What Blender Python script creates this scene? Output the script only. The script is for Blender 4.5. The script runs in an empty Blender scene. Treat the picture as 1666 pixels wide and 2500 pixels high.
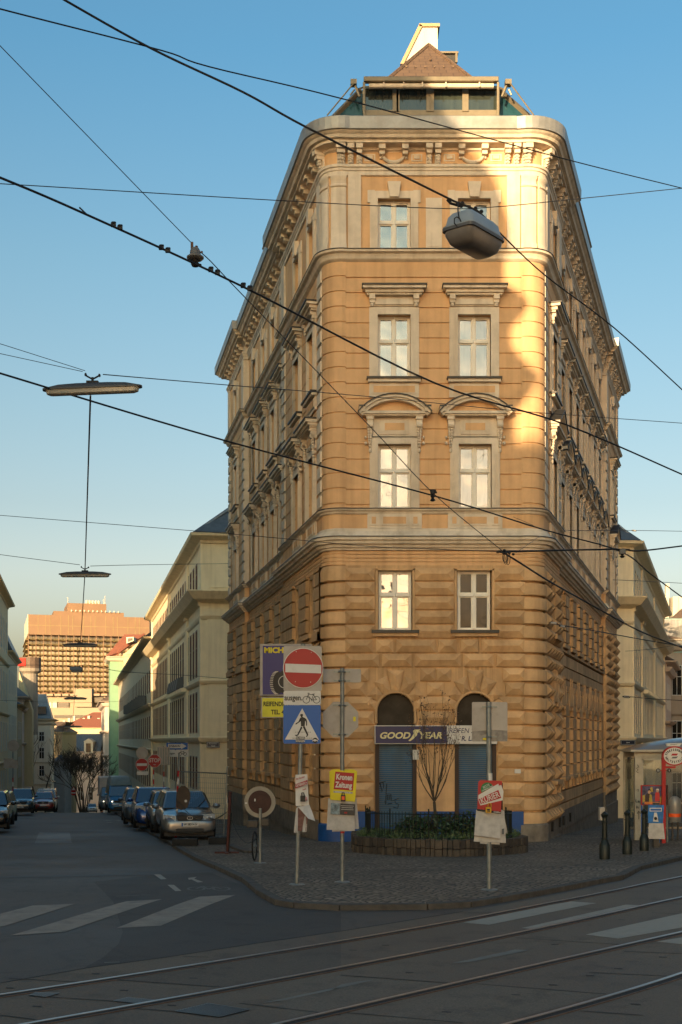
import bpy, bmesh, math, random
import numpy as np
from mathutils import Vector, Matrix
R = math.radians
random.seed(7)
scene = bpy.context.scene
COL = scene.collection

# ---------------------------------------------------------------- camera, sky, sun, exposure
EYE, FPX = 2.55, 3000.0
cd = bpy.data.cameras.new('camera'); cam = bpy.data.objects.new('camera', cd); COL.objects.link(cam)
cam.location = (0, 0, EYE); cam.rotation_euler = (R(90), 0, 0)
cd.sensor_fit = 'HORIZONTAL'; cd.sensor_width = 36; cd.lens = FPX/1666*36
cd.shift_y = 556/1666; cd.clip_start = .1; cd.clip_end = 6000
scene.camera = cam
SUN_EL, SUN_B = 9.0, 20.5          # elevation; degrees left of straight behind the camera
world = bpy.data.worlds.new("World"); scene.world = world; world.use_nodes = True
wn = world.node_tree.nodes; wl = world.node_tree.links
sky = wn.new('ShaderNodeTexSky'); sky.sky_type = 'NISHITA'; sky.sun_disc = False
sky.sun_elevation = R(SUN_EL); sky.sun_rotation = R(180+SUN_B)
sky.air_density = .92; sky.dust_density = 4.2; sky.ozone_density = 1.6
wn['Background'].inputs[1].default_value = .15
tint = wn.new('ShaderNodeMixRGB'); tint.blend_type = 'MULTIPLY'; tint.inputs[0].default_value = 1; 
tco = wn.new('ShaderNodeTexCoord'); sxyz = wn.new('ShaderNodeSeparateXYZ'); ramp = wn.new('ShaderNodeValToRGB')   # evening haze: warmer low, bluer high
wl.new(tco.outputs['Generated'], sxyz.inputs[0]); wl.new(sxyz.outputs[2], ramp.inputs[0]); wl.new(ramp.outputs[0], tint.inputs[2])
el = ramp.color_ramp.elements; el[0].position = .0; el[0].color = (1.30, 1.05, .90, 1); el[1].position = .9; el[1].color = (.60, .90, .93, 1)
for pos_, c_ in ((.13, (1.27, 1.04, .88)), (.185, (1.05, .93, .79)), (.24, (.95, .92, .79)), (.36, (.78, .93, .84)), (.49, (.55, .90, .92))):
    e_ = el.new(pos_); e_.color = (*c_, 1)
wl.new(sky.outputs[0], tint.inputs[1]); wl.new(tint.outputs[0], wn['Background'].inputs[0])
ld = bpy.data.lights.new('sun', 'SUN'); ld.energy = 4.8; ld.angle = R(.4); ld.color = (1, .74, .42)
sun = bpy.data.objects.new('sun', ld); COL.objects.link(sun)
sdir = Vector((-math.sin(R(SUN_B))*math.cos(R(SUN_EL)), -math.cos(R(SUN_B))*math.cos(R(SUN_EL)), math.sin(R(SUN_EL))))
sun.rotation_euler = sdir.to_track_quat('Z', 'Y').to_euler(); sun.location = (-30, -60, 60)
scene.view_settings.view_transform = 'Standard'; scene.view_settings.look = 'None'
scene.view_settings.gamma = 1; scene.view_settings.exposure = 1.05
scene.cycles.max_bounces = 6; scene.cycles.use_denoising = True

# ---------------------------------------------------------------- the lie of the land and the photograph's geometry
TPTS = [(-200, 0), (19, 0), (22, -.05), (26, -.20), (30, -.40), (34, -.55), (38.7, -.68), (60, -1.65), (95, -3.1), (120, -4.75), (150, -6.45), (300, -15.4), (420, -19), (900, -26), (3000, -30)]
def T(y):
    for (a, za), (b, zb) in zip(TPTS, TPTS[1:]):
        if y <= b: return za+(zb-za)*(y-a)/(b-a)
    return TPTS[-1][1]
def P(px, py, Y): return Vector(((px-833)/FPX*Y, Y, EYE+(1806-py)/FPX*Y))
def G(px, py, up=0.0):
    lo, hi = 2.0, 900.0
    k = (py-1806)/FPX
    y = 4.0
    while y < hi:
        if EYE-T(y)-up-k*y <= 0: break
        y *= 1.01
    lo, hi = y/1.01, y
    for _ in range(40):
        m = (lo+hi)/2
        if EYE-T(m)-up-k*m > 0: lo = m
        else: hi = m
    return Vector(((px-833)/FPX*lo, lo, T(lo)+up))
WALK = .085

# ---------------------------------------------------------------- object helpers
PM = {}
def link(o): COL.objects.link(o); return o
def tag(o, label=None, cat=None, group=None, kind=None):
    if label: o['label'] = label
    if cat: o['category'] = cat
    if group: o['group'] = group
    if kind: o['kind'] = kind
    return o
def thing(name, label, cat, loc=(0, 0, 0), rz=0.0, group=None):
    o = link(bpy.data.objects.new(name, None)); o.location = loc; o.rotation_euler = (0, 0, rz)
    o.empty_display_size = .2
    PM[o.name] = Matrix.Translation(Vector(loc)) @ Matrix.Rotation(rz, 4, 'Z')
    return tag(o, label, cat, group)
def pmat(o): return PM.get(o.name, Matrix.Identity(4))
class MB:
    def __init__(s): s.v = []; s.f = []; s.m = []
    def poly(s, pts, mi=0):
        n = len(s.v); s.v += [Vector(p) for p in pts]; s.f.append(list(range(n, n+len(pts)))); s.m.append(mi)
    def add(s, vs, fs, mi=0, M=None):
        n = len(s.v); s.v += [(M @ Vector(p)) if M else Vector(p) for p in vs]
        for f in fs: s.f.append([n+i for i in f]); s.m.append(mi)
    def box(s, x0, x1, y0, y1, z0, z1, mi=0, M=None):
        s.add([(x0, y0, z0), (x1, y0, z0), (x1, y1, z0), (x0, y1, z0), (x0, y0, z1), (x1, y0, z1), (x1, y1, z1), (x0, y1, z1)],
              [(0, 3, 2, 1), (4, 5, 6, 7), (0, 1, 5, 4), (1, 2, 6, 5), (2, 3, 7, 6), (3, 0, 4, 7)], mi, M)
    def tube(s, pts, r, n=6, mi=0, M=None, r1=None):
        pts = [Vector(p) for p in pts]; rings = []; L = len(pts); up = None; vs = []; fs = []
        for i, p in enumerate(pts):
            t = (pts[min(i+1, L-1)]-pts[max(i-1, 0)])
            if t.length < 1e-9: t = Vector((0, 0, 1))
            t.normalize()
            if up is None: up = Vector((0, 0, 1)) if abs(t.z) < .9 else Vector((0, 1, 0))
            a = t.cross(up); a.normalize(); b = t.cross(a); up = -b if b.dot(up) < 0 else b
            rr = r if r1 is None else r+(r1-r)*i/max(1, L-1)
            for k in range(n):
                an = 2*math.pi*k/n; vs.append(p+a*math.cos(an)*rr+b*math.sin(an)*rr)
        for i in range(L-1):
            for k in range(n): fs.append((i*n+k, i*n+(k+1) % n, (i+1)*n+(k+1) % n, (i+1)*n+k))
        fs.append(tuple(range(n))[::-1]); fs.append(tuple((L-1)*n+k for k in range(n)))
        s.add(vs, fs, mi, M)
    def lathe(s, prof, c=(0, 0, 0), n=12, mi=0, M=None, a0=0.0, a1=None, caps=True):
        full = a1 is None; a1 = a0+2*math.pi if full else a1; cols = n if full else n+1; vs = []; fs = []
        for (r, z) in prof:
            for k in range(cols):
                a = a0+(a1-a0)*k/n; vs.append((c[0]+r*math.cos(a), c[1]+r*math.sin(a), c[2]+z))
        for i in range(len(prof)-1):
            for k in range(n):
                k2 = (k+1) % cols; fs.append((i*cols+k, i*cols+k2, (i+1)*cols+k2, (i+1)*cols+k))
        if caps and full: fs += [tuple(range(cols))[::-1], tuple((len(prof)-1)*cols+k for k in range(cols))]
        s.add(vs, fs, mi, M)
    def ball(s, c, rx, ry, rz, n=8, mi=0, M=None):
        vs = []; fs = []; m = max(4, n//2)
        for i in range(m+1):
            th = math.pi*i/m
            for k in range(n): a = 2*math.pi*k/n; vs.append((c[0]+rx*math.sin(th)*math.cos(a), c[1]+ry*math.sin(th)*math.sin(a), c[2]+rz*math.cos(th)))
        for i in range(m):
            for k in range(n): fs.append((i*n+k, (i+1)*n+k, (i+1)*n+(k+1) % n, i*n+(k+1) % n))
        s.add(vs, fs, mi, M)
    def prism(s, pts, y0, y1, mi=0, M=None):     # outline in x,z pushed from y0 to y1
        n = len(pts); vs = [(x, y0, z) for x, z in pts]+[(x, y1, z) for x, z in pts]
        fs = [tuple(range(n)), tuple(range(2*n-1, n-1, -1))]+[(i, i+n, (i+1) % n+n, (i+1) % n) for i in range(n)]
        s.add(vs, fs, mi, M)
    def slab(s, pts, z0, z1, mi=0, M=None):      # outline in x,y pushed from z0 to z1
        n = len(pts); vs = [(x, y, z0) for x, y in pts]+[(x, y, z1) for x, y in pts]
        fs = [tuple(range(n))[::-1], tuple(range(n, 2*n))]+[(i, (i+1) % n, (i+1) % n+n, i+n) for i in range(n)]
        s.add(vs, fs, mi, M)
    def build(s, name, mats, parent=None, world=True, smooth=False, sub=0, bevel=0, fix=True):
        me = bpy.data.meshes.new(name)
        vs = s.v
        if parent is not None and world:
            inv = pmat(parent).inverted(); vs = [inv @ p for p in vs]
        me.from_pydata([tuple(p) for p in vs], [], s.f)
        mats = mats if isinstance(mats, (list, tuple)) else [mats]
        for m_ in mats: me.materials.append(m_)
        me.polygons.foreach_set('material_index', s.m)
        if fix:
            bm = bmesh.new(); bm.from_mesh(me); bmesh.ops.remove_doubles(bm, verts=bm.verts, dist=1e-5) if smooth or sub else None
            bmesh.ops.recalc_face_normals(bm, faces=bm.faces); bm.to_mesh(me); bm.free()
        if smooth:
            me.polygons.foreach_set('use_smooth', [True]*len(me.polygons))
            if not sub:
                try: me.set_sharp_from_angle(angle=R(40))
                except Exception: pass
        me.update()
        o = link(bpy.data.objects.new(name, me))
        if parent is not None: o.parent = parent; PM[o.name] = pmat(parent).copy()
        if bevel: b = o.modifiers.new('bevel', 'BEVEL'); b.width = bevel; b.segments = 2; b.limit_method = 'ANGLE'
        if sub: b = o.modifiers.new('sub', 'SUBSURF'); b.levels = sub; b.render_levels = sub
        return o
def copy_tree(o, parent=None):
    c = link(o.copy())
    if parent is not None: c.parent = parent
    PM[c.name] = pmat(o).copy()
    for ch in list(o.children): copy_tree(ch, c)
    return c
RX90 = Matrix.Rotation(R(90), 4, 'X')
def text_mesh(s, size, mats, name='lettering', bold=0.0, shear=0.0, sx=1.0, align='CENTER', ext=.002, space=1.0):
    c = bpy.data.curves.new(name, 'FONT'); c.body = s; c.size = size; c.offset = bold*size; c.shear = shear; c.align_x = align; c.align_y = 'CENTER'
    c.extrude = ext; c.resolution_u = 3; c.space_character = space
    o = bpy.data.objects.new('tmp', c); COL.objects.link(o)
    me = bpy.data.meshes.new_from_object(o, depsgraph=bpy.context.evaluated_depsgraph_get())
    bpy.data.objects.remove(o); bpy.data.curves.remove(c)
    me.transform(Matrix.Scale(sx, 4, (1, 0, 0)))
    me.materials.clear(); me.materials.append(mats); me.name = name
    return me
def text(s, size, m_, parent, M, world=True, name='lettering', **k):
    me = text_mesh(s, size, m_, name, **k)
    me.transform((pmat(parent).inverted() @ M) if world else M)
    o = link(bpy.data.objects.new(name, me)); o.parent = parent; PM[o.name] = pmat(parent).copy()
    return o

# ---------------------------------------------------------------- materials
def nodes(name):
    m = bpy.data.materials.new(name); m.use_nodes = True
    nt = m.node_tree; return m, nt, nt.nodes['Principled BSDF']
def N(nt, t, **k):
    n = nt.nodes.new('ShaderNode'+t)
    for a, b in k.items(): setattr(n, a, b)
    return n
def rgb(c): return (c[0], c[1], c[2], 1)
def mat(name, col, rough=.6, metal=0.0, var=.12, scale=3.0, bump=0.0, bscale=40.0, spec=.4, streak=0.0, coat=0.0, dirt=None, dscale=.6, damt=.5, isl=0.0):
    m, nt, b = nodes(name); L = nt.links.new
    geo = N(nt, 'NewGeometry')
    b.inputs['Roughness'].default_value = rough; b.inputs['Metallic'].default_value = metal
    b.inputs['Specular IOR Level'].default_value = spec; b.inputs['Coat Weight'].default_value = coat
    n1 = N(nt, 'TexNoise'); n1.inputs['Scale'].default_value = scale; n1.inputs['Detail'].default_value = 6; n1.inputs['Roughness'].default_value = .62
    L(geo.outputs['Position'], n1.inputs['Vector'])
    r = N(nt, 'ValToRGB'); L(n1.outputs[0], r.inputs[0])
    r.color_ramp.elements[0].position = .3; r.color_ramp.elements[1].position = .7
    r.color_ramp.elements[0].color = rgb([c*(1-var) for c in col]); r.color_ramp.elements[1].color = rgb([min(1, c*(1+var)) for c in col])
    out = r.outputs[0]
    if streak:
        mp = N(nt, 'Mapping'); mp.inputs['Scale'].default_value = (2.2, 2.2, .16); L(geo.outputs['Position'], mp.inputs[0])
        n2 = N(nt, 'TexNoise'); n2.inputs['Scale'].default_value = 1.6; n2.inputs['Detail'].default_value = 5; L(mp.outputs[0], n2.inputs['Vector'])
        mr = N(nt, 'MapRange'); mr.inputs[1].default_value = .48; mr.inputs[2].default_value = .75; L(n2.outputs[0], mr.inputs[0])
        mx = N(nt, 'MixRGB', blend_type='MULTIPLY'); ml = N(nt, 'Math', operation='MULTIPLY'); ml.inputs[1].default_value = streak
        L(mr.outputs[0], ml.inputs[0]); L(ml.outputs[0], mx.inputs[0]); L(out, mx.inputs[1]); mx.inputs[2].default_value = (.55, .5, .45, 1); out = mx.outputs[0]
    if dirt:
        n3 = N(nt, 'TexNoise'); n3.inputs['Scale'].default_value = dscale; n3.inputs['Detail'].default_value = 8; n3.inputs['Roughness'].default_value = .7; L(geo.outputs['Position'], n3.inputs['Vector'])
        mr = N(nt, 'MapRange'); mr.inputs[1].default_value = .5; mr.inputs[2].default_value = .68; mr.inputs[4].default_value = damt; L(n3.outputs[0], mr.inputs[0])
        mx = N(nt, 'MixRGB'); L(mr.outputs[0], mx.inputs[0]); L(out, mx.inputs[1]); mx.inputs[2].default_value = rgb(dirt); out = mx.outputs[0]
    if isl:
        ir = N(nt, 'MapRange'); ir.inputs[3].default_value = 1-isl; ir.inputs[4].default_value = 1+isl*.6; L(geo.outputs['Random Per Island'], ir.inputs[0])
        mx = N(nt, 'MixRGB', blend_type='MULTIPLY'); mx.inputs[0].default_value = 1; L(out, mx.inputs[1]); L(ir.outputs[0], mx.inputs[2]); out = mx.outputs[0]
    L(out, b.inputs['Base Color'])
    if bump:
        n4 = N(nt, 'TexNoise'); n4.inputs['Scale'].default_value = bscale; n4.inputs['Detail'].default_value = 4; L(geo.outputs['Position'], n4.inputs['Vector'])
        bp = N(nt, 'Bump'); bp.inputs['Strength'].default_value = bump; bp.inputs['Distance'].default_value = .02; L(n4.outputs[0], bp.inputs['Height']); L(bp.outputs[0], b.inputs['Normal'])
    return m
def glass(name, col, refl=.5, wav=.10, bl=.2):
    m, nt, b = nodes(name); L = nt.links.new
    geo = N(nt, 'NewGeometry'); oi = N(nt, 'ObjectInfo')
    n = N(nt, 'TexNoise'); n.inputs['Scale'].default_value = .9; n.inputs['Detail'].default_value = 2; L(geo.outputs['Position'], n.inputs['Vector'])
    bp = N(nt, 'Bump'); bp.inputs['Strength'].default_value = wav; bp.inputs['Distance'].default_value = .3; L(n.outputs[0], bp.inputs['Height'])
    n2 = N(nt, 'TexNoise'); n2.inputs['Scale'].default_value = 1.6; n2.inputs['Detail'].default_value = 4; mpc = N(nt, 'Mapping'); mpc.inputs['Scale'].default_value = (3.2, 3.2, .45); L(geo.outputs['Position'], mpc.inputs[0]); L(mpc.outputs[0], n2.inputs['Vector'])
    r = N(nt, 'ValToRGB'); r.color_ramp.elements[0].position = .35; r.color_ramp.elements[1].position = .65
    r.color_ramp.elements[0].color = rgb([c*.6 for c in col]); r.color_ramp.elements[1].color = rgb(col); L(n2.outputs[0], r.inputs[0])
    rp = N(nt, 'MapRange'); rp.inputs[1].default_value = .1; rp.inputs[2].default_value = .75; rp.inputs[3].default_value = .22; L(oi.outputs['Random'], rp.inputs[0])
    md = N(nt, 'MixRGB', blend_type='MULTIPLY'); md.inputs[0].default_value = 1; L(r.outputs[0], md.inputs[1]); L(rp.outputs[0], md.inputs[2])
    L(md.outputs[0], b.inputs['Base Color']); b.inputs['Roughness'].default_value = .25; b.inputs['Specular IOR Level'].default_value = .2
    g = N(nt, 'BsdfGlossy'); g.inputs['Roughness'].default_value = .02; L(bp.outputs[0], g.inputs['Normal'])
    fr = N(nt, 'LayerWeight'); fr.inputs[0].default_value = bl; mr = N(nt, 'MapRange'); mr.inputs[3].default_value = refl; mr.inputs[4].default_value = 1.0; L(fr.outputs['Fresnel'], mr.inputs[0])
    mx = N(nt, 'MixShader'); L(mr.outputs[0], mx.inputs[0]); L(b.outputs[0], mx.inputs[1]); L(g.outputs[0], mx.inputs[2])
    L(mx.outputs[0], nt.nodes['Material Output'].inputs[0]); return m
ORANGE = (.68, .415, .215); CREAM = (.69, .58, .45); RUST = (.56, .35, .18)
M_or = mat('ochre_stucco', ORANGE, .85, var=.10, scale=1.3, bump=.25, bscale=60, streak=.5, spec=.2, dirt=(.44, .27, .145), dscale=.7, damt=.35)
M_cr = mat('cream_stucco', CREAM, .85, var=.09, scale=1.6, bump=.2, bscale=60, streak=.6, spec=.2, dirt=(.42, .35, .27), dscale=1.3, damt=.4)
M_ru = mat('brown_ochre_stucco', RUST, .88, isl=.2, var=.15, scale=1.8, bump=.35, bscale=45, streak=.55, spec=.2, dirt=(.33, .205, .12), dscale=1.1, damt=.35)
M_st = mat('plinth_stone', (.20, .165, .13), .85, var=.25, scale=3, bump=.5, bscale=30, spec=.2, dirt=(.08, .065, .055), dscale=1.6, damt=.6)
M_bl = mat('blue_paint', (.005, .055, .21), .55, var=.2, scale=3, bump=.1)
M_cap = mat('dark_sheet_metal', (.05, .045, .04), .5, metal=.4, var=.2)
M_zinc = mat('zinc_sheet', (.30, .29, .27), .45, metal=.35, var=.2, scale=2.2, dirt=(.25, .2, .16), dscale=1.5)
M_win = mat('white_window_paint', (.78, .72, .62), .5, var=.06, scale=4)
M_gl = glass('window_glass', (.30, .28, .25), .30)
M_gld = glass('dark_window_glass', (.03, .026, .022), .015, bl=.08)
M_roof = mat('roof_dark', (.05, .05, .055), .6, var=.2)
# ---------------------------------------------------------------- ground, road, pavements
def cobble_mat():
    m, nt, b = nodes('granite_setts'); L = nt.links.new
    geo = N(nt, 'NewGeometry')
    nz = N(nt, 'TexNoise'); nz.inputs['Scale'].default_value = .55; nz.inputs['Detail'].default_value = 2; L(geo.outputs['Position'], nz.inputs['Vector'])
    sub = N(nt, 'VectorMath', operation='MULTIPLY_ADD'); sub.inputs[1].default_value = (.9, .9, 0); L(nz.outputs['Color'], sub.inputs[0]); L(geo.outputs['Position'], sub.inputs[2])
    mp = N(nt, 'Mapping'); mp.inputs['Rotation'].default_value = (0, 0, R(28)); mp.inputs['Scale'].default_value = (1, 1, 0); L(sub.outputs[0], mp.inputs[0])
    vo = N(nt, 'TexVoronoi', feature='F1'); vo.inputs['Scale'].default_value = 7.8; vo.inputs['Randomness'].default_value = .45; L(mp.outputs[0], vo.inputs['Vector'])
    ve = N(nt, 'TexVoronoi', feature='DISTANCE_TO_EDGE'); ve.inputs['Scale'].default_value = 7.8; ve.inputs['Randomness'].default_value = .45; L(mp.outputs[0], ve.inputs['Vector'])
    bw = N(nt, 'RGBToBW'); L(vo.outputs['Color'], bw.inputs[0])
    r = N(nt, 'ValToRGB'); L(bw.outputs[0], r.inputs[0]); r.color_ramp.elements[0].color = (.17, .13, .098, 1); r.color_ramp.elements[1].color = (.36, .28, .21, 1)
    n2 = N(nt, 'TexNoise'); n2.inputs['Scale'].default_value = .5; n2.inputs['Detail'].default_value = 6; L(geo.outputs['Position'], n2.inputs['Vector'])
    r2 = N(nt, 'ValToRGB'); L(n2.outputs[0], r2.inputs[0]); r2.color_ramp.elements[0].position = .35; r2.color_ramp.elements[1].position = .7
    r2.color_ramp.elements[0].color = (.6, .58, .56, 1); r2.color_ramp.elements[1].color = (1.1, 1.05, 1, 1)
    mu = N(nt, 'MixRGB', blend_type='MULTIPLY'); mu.inputs[0].default_value = 1; L(r.outputs[0], mu.inputs[1]); L(r2.outputs[0], mu.inputs[2])
    mr = N(nt, 'MapRange'); mr.inputs[1].default_value = .05; mr.inputs[2].default_value = .2; L(ve.outputs['Distance'], mr.inputs[0])
    mx = N(nt, 'MixRGB'); L(mr.outputs[0], mx.inputs[0]); mx.inputs[1].default_value = (.045, .037, .030, 1); L(mu.outputs[0], mx.inputs[2]); L(mx.outputs[0], b.inputs['Base Color'])
    bp = N(nt, 'Bump'); bp.inputs['Strength'].default_value = .9; bp.inputs['Distance'].default_value = .03; L(mr.outputs[0], bp.inputs['Height']); L(bp.outputs[0], b.inputs['Normal'])
    b.inputs['Roughness'].default_value = .75; b.inputs['Specular IOR Level'].default_value = .3
    return m
def road_mat(name, col, patch, rough=.62, speck=.35, crack=.3):
    m, nt, b = nodes(name); L = nt.links.new
    geo = N(nt, 'NewGeometry')
    n1 = N(nt, 'TexNoise'); n1.inputs['Scale'].default_value = .28; n1.inputs['Detail'].default_value = 9; n1.inputs['Roughness'].default_value = .6; L(geo.outputs['Position'], n1.inputs['Vector'])
    r1 = N(nt, 'ValToRGB'); L(n1.outputs[0], r1.inputs[0]); r1.color_ramp.elements[0].position = .38; r1.color_ramp.elements[1].position = .62
    r1.color_ramp.elements[0].color = rgb(col); r1.color_ramp.elements[1].color = rgb(patch)
    n2 = N(nt, 'TexNoise'); n2.inputs['Scale'].default_value = 55; n2.inputs['Detail'].default_value = 3; L(geo.outputs['Position'], n2.inputs['Vector'])
    r2 = N(nt, 'ValToRGB'); L(n2.outputs[0], r2.inputs[0]); r2.color_ramp.elements[0].position = .3; r2.color_ramp.elements[1].position = .72
    r2.color_ramp.elements[0].color = (1-speck, 1-speck, 1-speck, 1); r2.color_ramp.elements[1].color = (1+speck, 1+speck, 1+speck, 1)
    mu = N(nt, 'MixRGB', blend_type='MULTIPLY'); mu.inputs[0].default_value = 1; L(r1.outputs[0], mu.inputs[1]); L(r2.outputs[0], mu.inputs[2])
    n5 = N(nt, 'TexNoise'); n5.inputs['Scale'].default_value = 1.7; n5.inputs['Detail'].default_value = 9; n5.inputs['Roughness'].default_value = .68; L(geo.outputs['Position'], n5.inputs['Vector'])
    r5 = N(nt, 'MapRange'); r5.inputs[1].default_value = .52; r5.inputs[2].default_value = .70; r5.inputs[3].default_value = 1.0; r5.inputs[4].default_value = .55; L(n5.outputs[0], r5.inputs[0])
    m5 = N(nt, 'MixRGB', blend_type='MULTIPLY'); m5.inputs[0].default_value = 1; L(mu.outputs[0], m5.inputs[1]); L(r5.outputs[0], m5.inputs[2]); mu = m5
    vo = N(nt, 'TexVoronoi', feature='DISTANCE_TO_EDGE'); vo.inputs['Scale'].default_value = .33
    nz = N(nt, 'TexNoise'); nz.inputs['Scale'].default_value = 1.2; nz.inputs['Detail'].default_value = 5; L(geo.outputs['Position'], nz.inputs['Vector'])
    ad = N(nt, 'VectorMath', operation='MULTIPLY_ADD'); ad.inputs[1].default_value = (.9, .9, .9); L(nz.outputs['Color'], ad.inputs[0]); L(geo.outputs['Position'], ad.inputs[2]); L(ad.outputs[0], vo.inputs['Vector'])
    mr = N(nt, 'MapRange'); mr.inputs[1].default_value = .003; mr.inputs[2].default_value = .018; mr.inputs[3].default_value = .35; L(vo.outputs['Distance'], mr.inputs[0])
    mc = N(nt, 'MixRGB', blend_type='MULTIPLY'); mc.inputs[0].default_value = crack; L(mu.outputs[0], mc.inputs[1]); L(mr.outputs[0], mc.inputs[2]); L(mc.outputs[0], b.inputs['Base Color'])
    rr = N(nt, 'MapRange'); rr.inputs[1].default_value = .35; rr.inputs[2].default_value = .65; rr.inputs[3].default_value = rough-.06; rr.inputs[4].default_value = rough+.08; L(n1.outputs[0], rr.inputs[0]); L(rr.outputs[0], b.inputs['Roughness'])
    bp = N(nt, 'Bump'); bp.inputs['Strength'].default_value = .35; bp.inputs['Distance'].default_value = .01; L(n2.outputs[0], bp.inputs['Height']); L(bp.outputs[0], b.inputs['Normal'])
    return m
M_as = road_mat('asphalt', (.050, .040, .034), (.074, .060, .050), .68)
M_slab = road_mat('tram_concrete', (.094, .067, .047), (.128, .094, .066), .75, .3, .0)
M_cob = cobble_mat()
M_kerb = mat('kerb_granite', (.062, .054, .046), .8, var=.35, scale=4, bump=.4, bscale=30)
M_line = mat('road_paint', (.225, .185, .15), .75, var=.18, scale=3, dirt=(.1, .09, .08), dscale=3.5, damt=.6, bump=.2)
M_joint = mat('joint_tar', (.006, .006, .006), .7, var=.1)

g = MB()
ys = [-200, -60, 0]+[i*1.0 for i in range(4, 130)]+list(range(130, 440, 10))+[500, 700, 900, 1500, 3000]
xs = [-1500, -300, -60, 60, 300, 1500]
g.v = [Vector((x, y, T(y))) for y in ys for x in xs]
for i in range(len(ys)-1):
    for j in range(len(xs)-1):
        a = i*len(xs)+j; g.f.append([a, a+1, a+1+len(xs), a+len(xs)]); g.m.append(0)
tag(g.build('ground', M_as, fix=False), kind='structure')

def sheet(name, polys, m_, up=.004, kind='structure', step=.5):   # image outlines of flat marks, laid on the real ground and cut so that they follow it
    mb = MB()
    for poly in polys:
        pts = [G(x, y) for x, y in poly]
        bm = bmesh.new(); f = bm.faces.new([bm.verts.new((p.x, p.y, 0)) for p in pts])
        y0 = min(p.y for p in pts); y1 = max(p.y for p in pts); y = math.ceil(y0/step)*step
        while y < y1:
            bmesh.ops.bisect_plane(bm, geom=bm.verts[:]+bm.edges[:]+bm.faces[:], plane_co=(0, y, 0), plane_no=(0, 1, 0)); y += step
        for f in bm.faces: mb.poly([(v.co.x, v.co.y, T(v.co.y)+up) for v in f.verts])
        bm.free()
    o = mb.build(name, m_, fix=False); return tag(o, kind=kind) if kind else o

# tram road paving (concrete slabs) and its joints
z4 = lambda *p: [(x*.53125, y*.53125+2000) for x, y in p]
z5 = lambda *p: [(x*.53125+833, y*.53125+1950) for x, y in p]
slab = [(-600, 2475), (0, 2402), (224, 2363), (404, 2339), (617, 2306), (833, 2275), (1130, 2227), (1226, 2210), (1311, 2194), (1417, 2174), (1524, 2153), (1566, 2131), (1700, 2098), (2100, 2032), (2900, 2180), (2900, 3900), (-2600, 3900), (-2600, 2700)]
# the near edge runs below the frame, to just in front of the camera
sheet('tram_road_paving', [slab], M_slab, .004)
def strip(pts, w): # a thin band along an image line, w in metres
    out = []
    for a, b in zip(pts, pts[1:]):
        A, B = G(*a), G(*b); t = (B-A).xy.normalized(); n = Vector((-t.y, t.x))*w/2
        out.append([(A.x-n.x, A.y-n.y), (B.x-n.x, B.y-n.y), (B.x+n.x, B.y+n.y), (A.x+n.x, A.y+n.y)])
    return out
def wsheet(name, polys, m_, up, kind='structure'):
    mb = MB()
    for p in polys: mb.poly([(x, y, T(y)+up) for x, y in p])
    return tag(mb.build(name, m_, fix=False), kind=kind)
joints = []
for l in [z5((0, 815), (510, 852)), z5((570, 527), (690, 528)), z5((800, 642), (1300, 675)), z5((620, 855), (1220, 902)), z5((0, 985), (560, 1035)), z5((1300, 705), (1568, 716)), z5((1140, 802), (1520, 820)), z5((1100, 980), (1390, 1000)), z5((1430, 527), (1568, 533)),
          z4((40, 735), (360, 752)), z4((130, 815), (520, 840)), z4((510, 740), (1010, 775)), z4((840, 635), (960, 638)), z4((0, 905), (160, 925)), z4((1100, 850), (1568, 905)), z4((560, 870), (900, 895))]:
    joints += strip(l, .022)
for (x, y) in z4((45, 780), (170, 865), (440, 714), (570, 791), (890, 735), (790, 860), (930, 690))+z5((55, 700), (315, 803), (205, 677), (485, 985), (805, 906), (975, 860), (1145, 817), (1355, 949), (985, 673), (1275, 785), (1480, 732), (1290, 560)):
    p = G(x, y); a = math.radians(-12); dx, dy = math.cos(a)*.045, math.sin(a)*.045
    joints.append([(p.x-dx, p.y-dy-.02), (p.x+dx, p.y+dy-.02), (p.x+dx, p.y+dy+.02), (p.x-dx, p.y-dy+.02)])
wsheet('paving_joints', joints, M_joint, .008)
edge = []
for l in [[(-300, 2440), (0, 2402), (224, 2363), (404, 2339), (617, 2306), (833, 2275), (1130, 2227)]]: edge += strip(l, .03)
wsheet('road_seam', edge, mat('seam', (.014, .013, .012), .8), .006)
# painted marks
sheet('zebra_crossing', [z4((535, 503), (740, 492), (1085, 350), (920, 358)), z4((50, 537), (300, 520), (745, 370), (580, 380)), [(-60, 2270), (12, 2262), (183, 2208), (80, 2212), (-10, 2235)]], M_line, .006)
M_line2 = mat('road_paint_bright', (.27, .24, .20), .75, var=.15, scale=3, dirt=(.12, .11, .1), dscale=3, damt=.5)
sheet('tram_stop_crossing', [z5((560, 572), (680, 583), (1175, 483), (1060, 475)), z5((830, 598), (890, 604), (1390, 493), (1310, 490)), z5((1125, 628), (1275, 647), (1700, 572), (1700, 508), (1568, 530)), z5((1450, 660), (1620, 678), (1800, 640), (1700, 620))], M_line2, .008)
sheet('lane_marks', [z5((510, 760), (590, 755), (865, 700), (800, 697)), z5((-40, 884), (20, 868), (150, 838), (90, 842), (0, 858)), z4((1200, 850), (1300, 838), (1600, 775), (1510, 785))], mat('worn_paint', (.15, .14, .122), .8, var=.2, scale=4), .008)
sheet('cycle_lane_marks', [z4((708, 256), (737, 256), (766, 277), (740, 279)), z4((770, 304), (800, 304), (834, 332), (806, 333)), z4((865, 272), (905, 267), (893, 276), (935, 291), (908, 293), (880, 279), (868, 281))], M_line2, .006)
bikes = []
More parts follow.
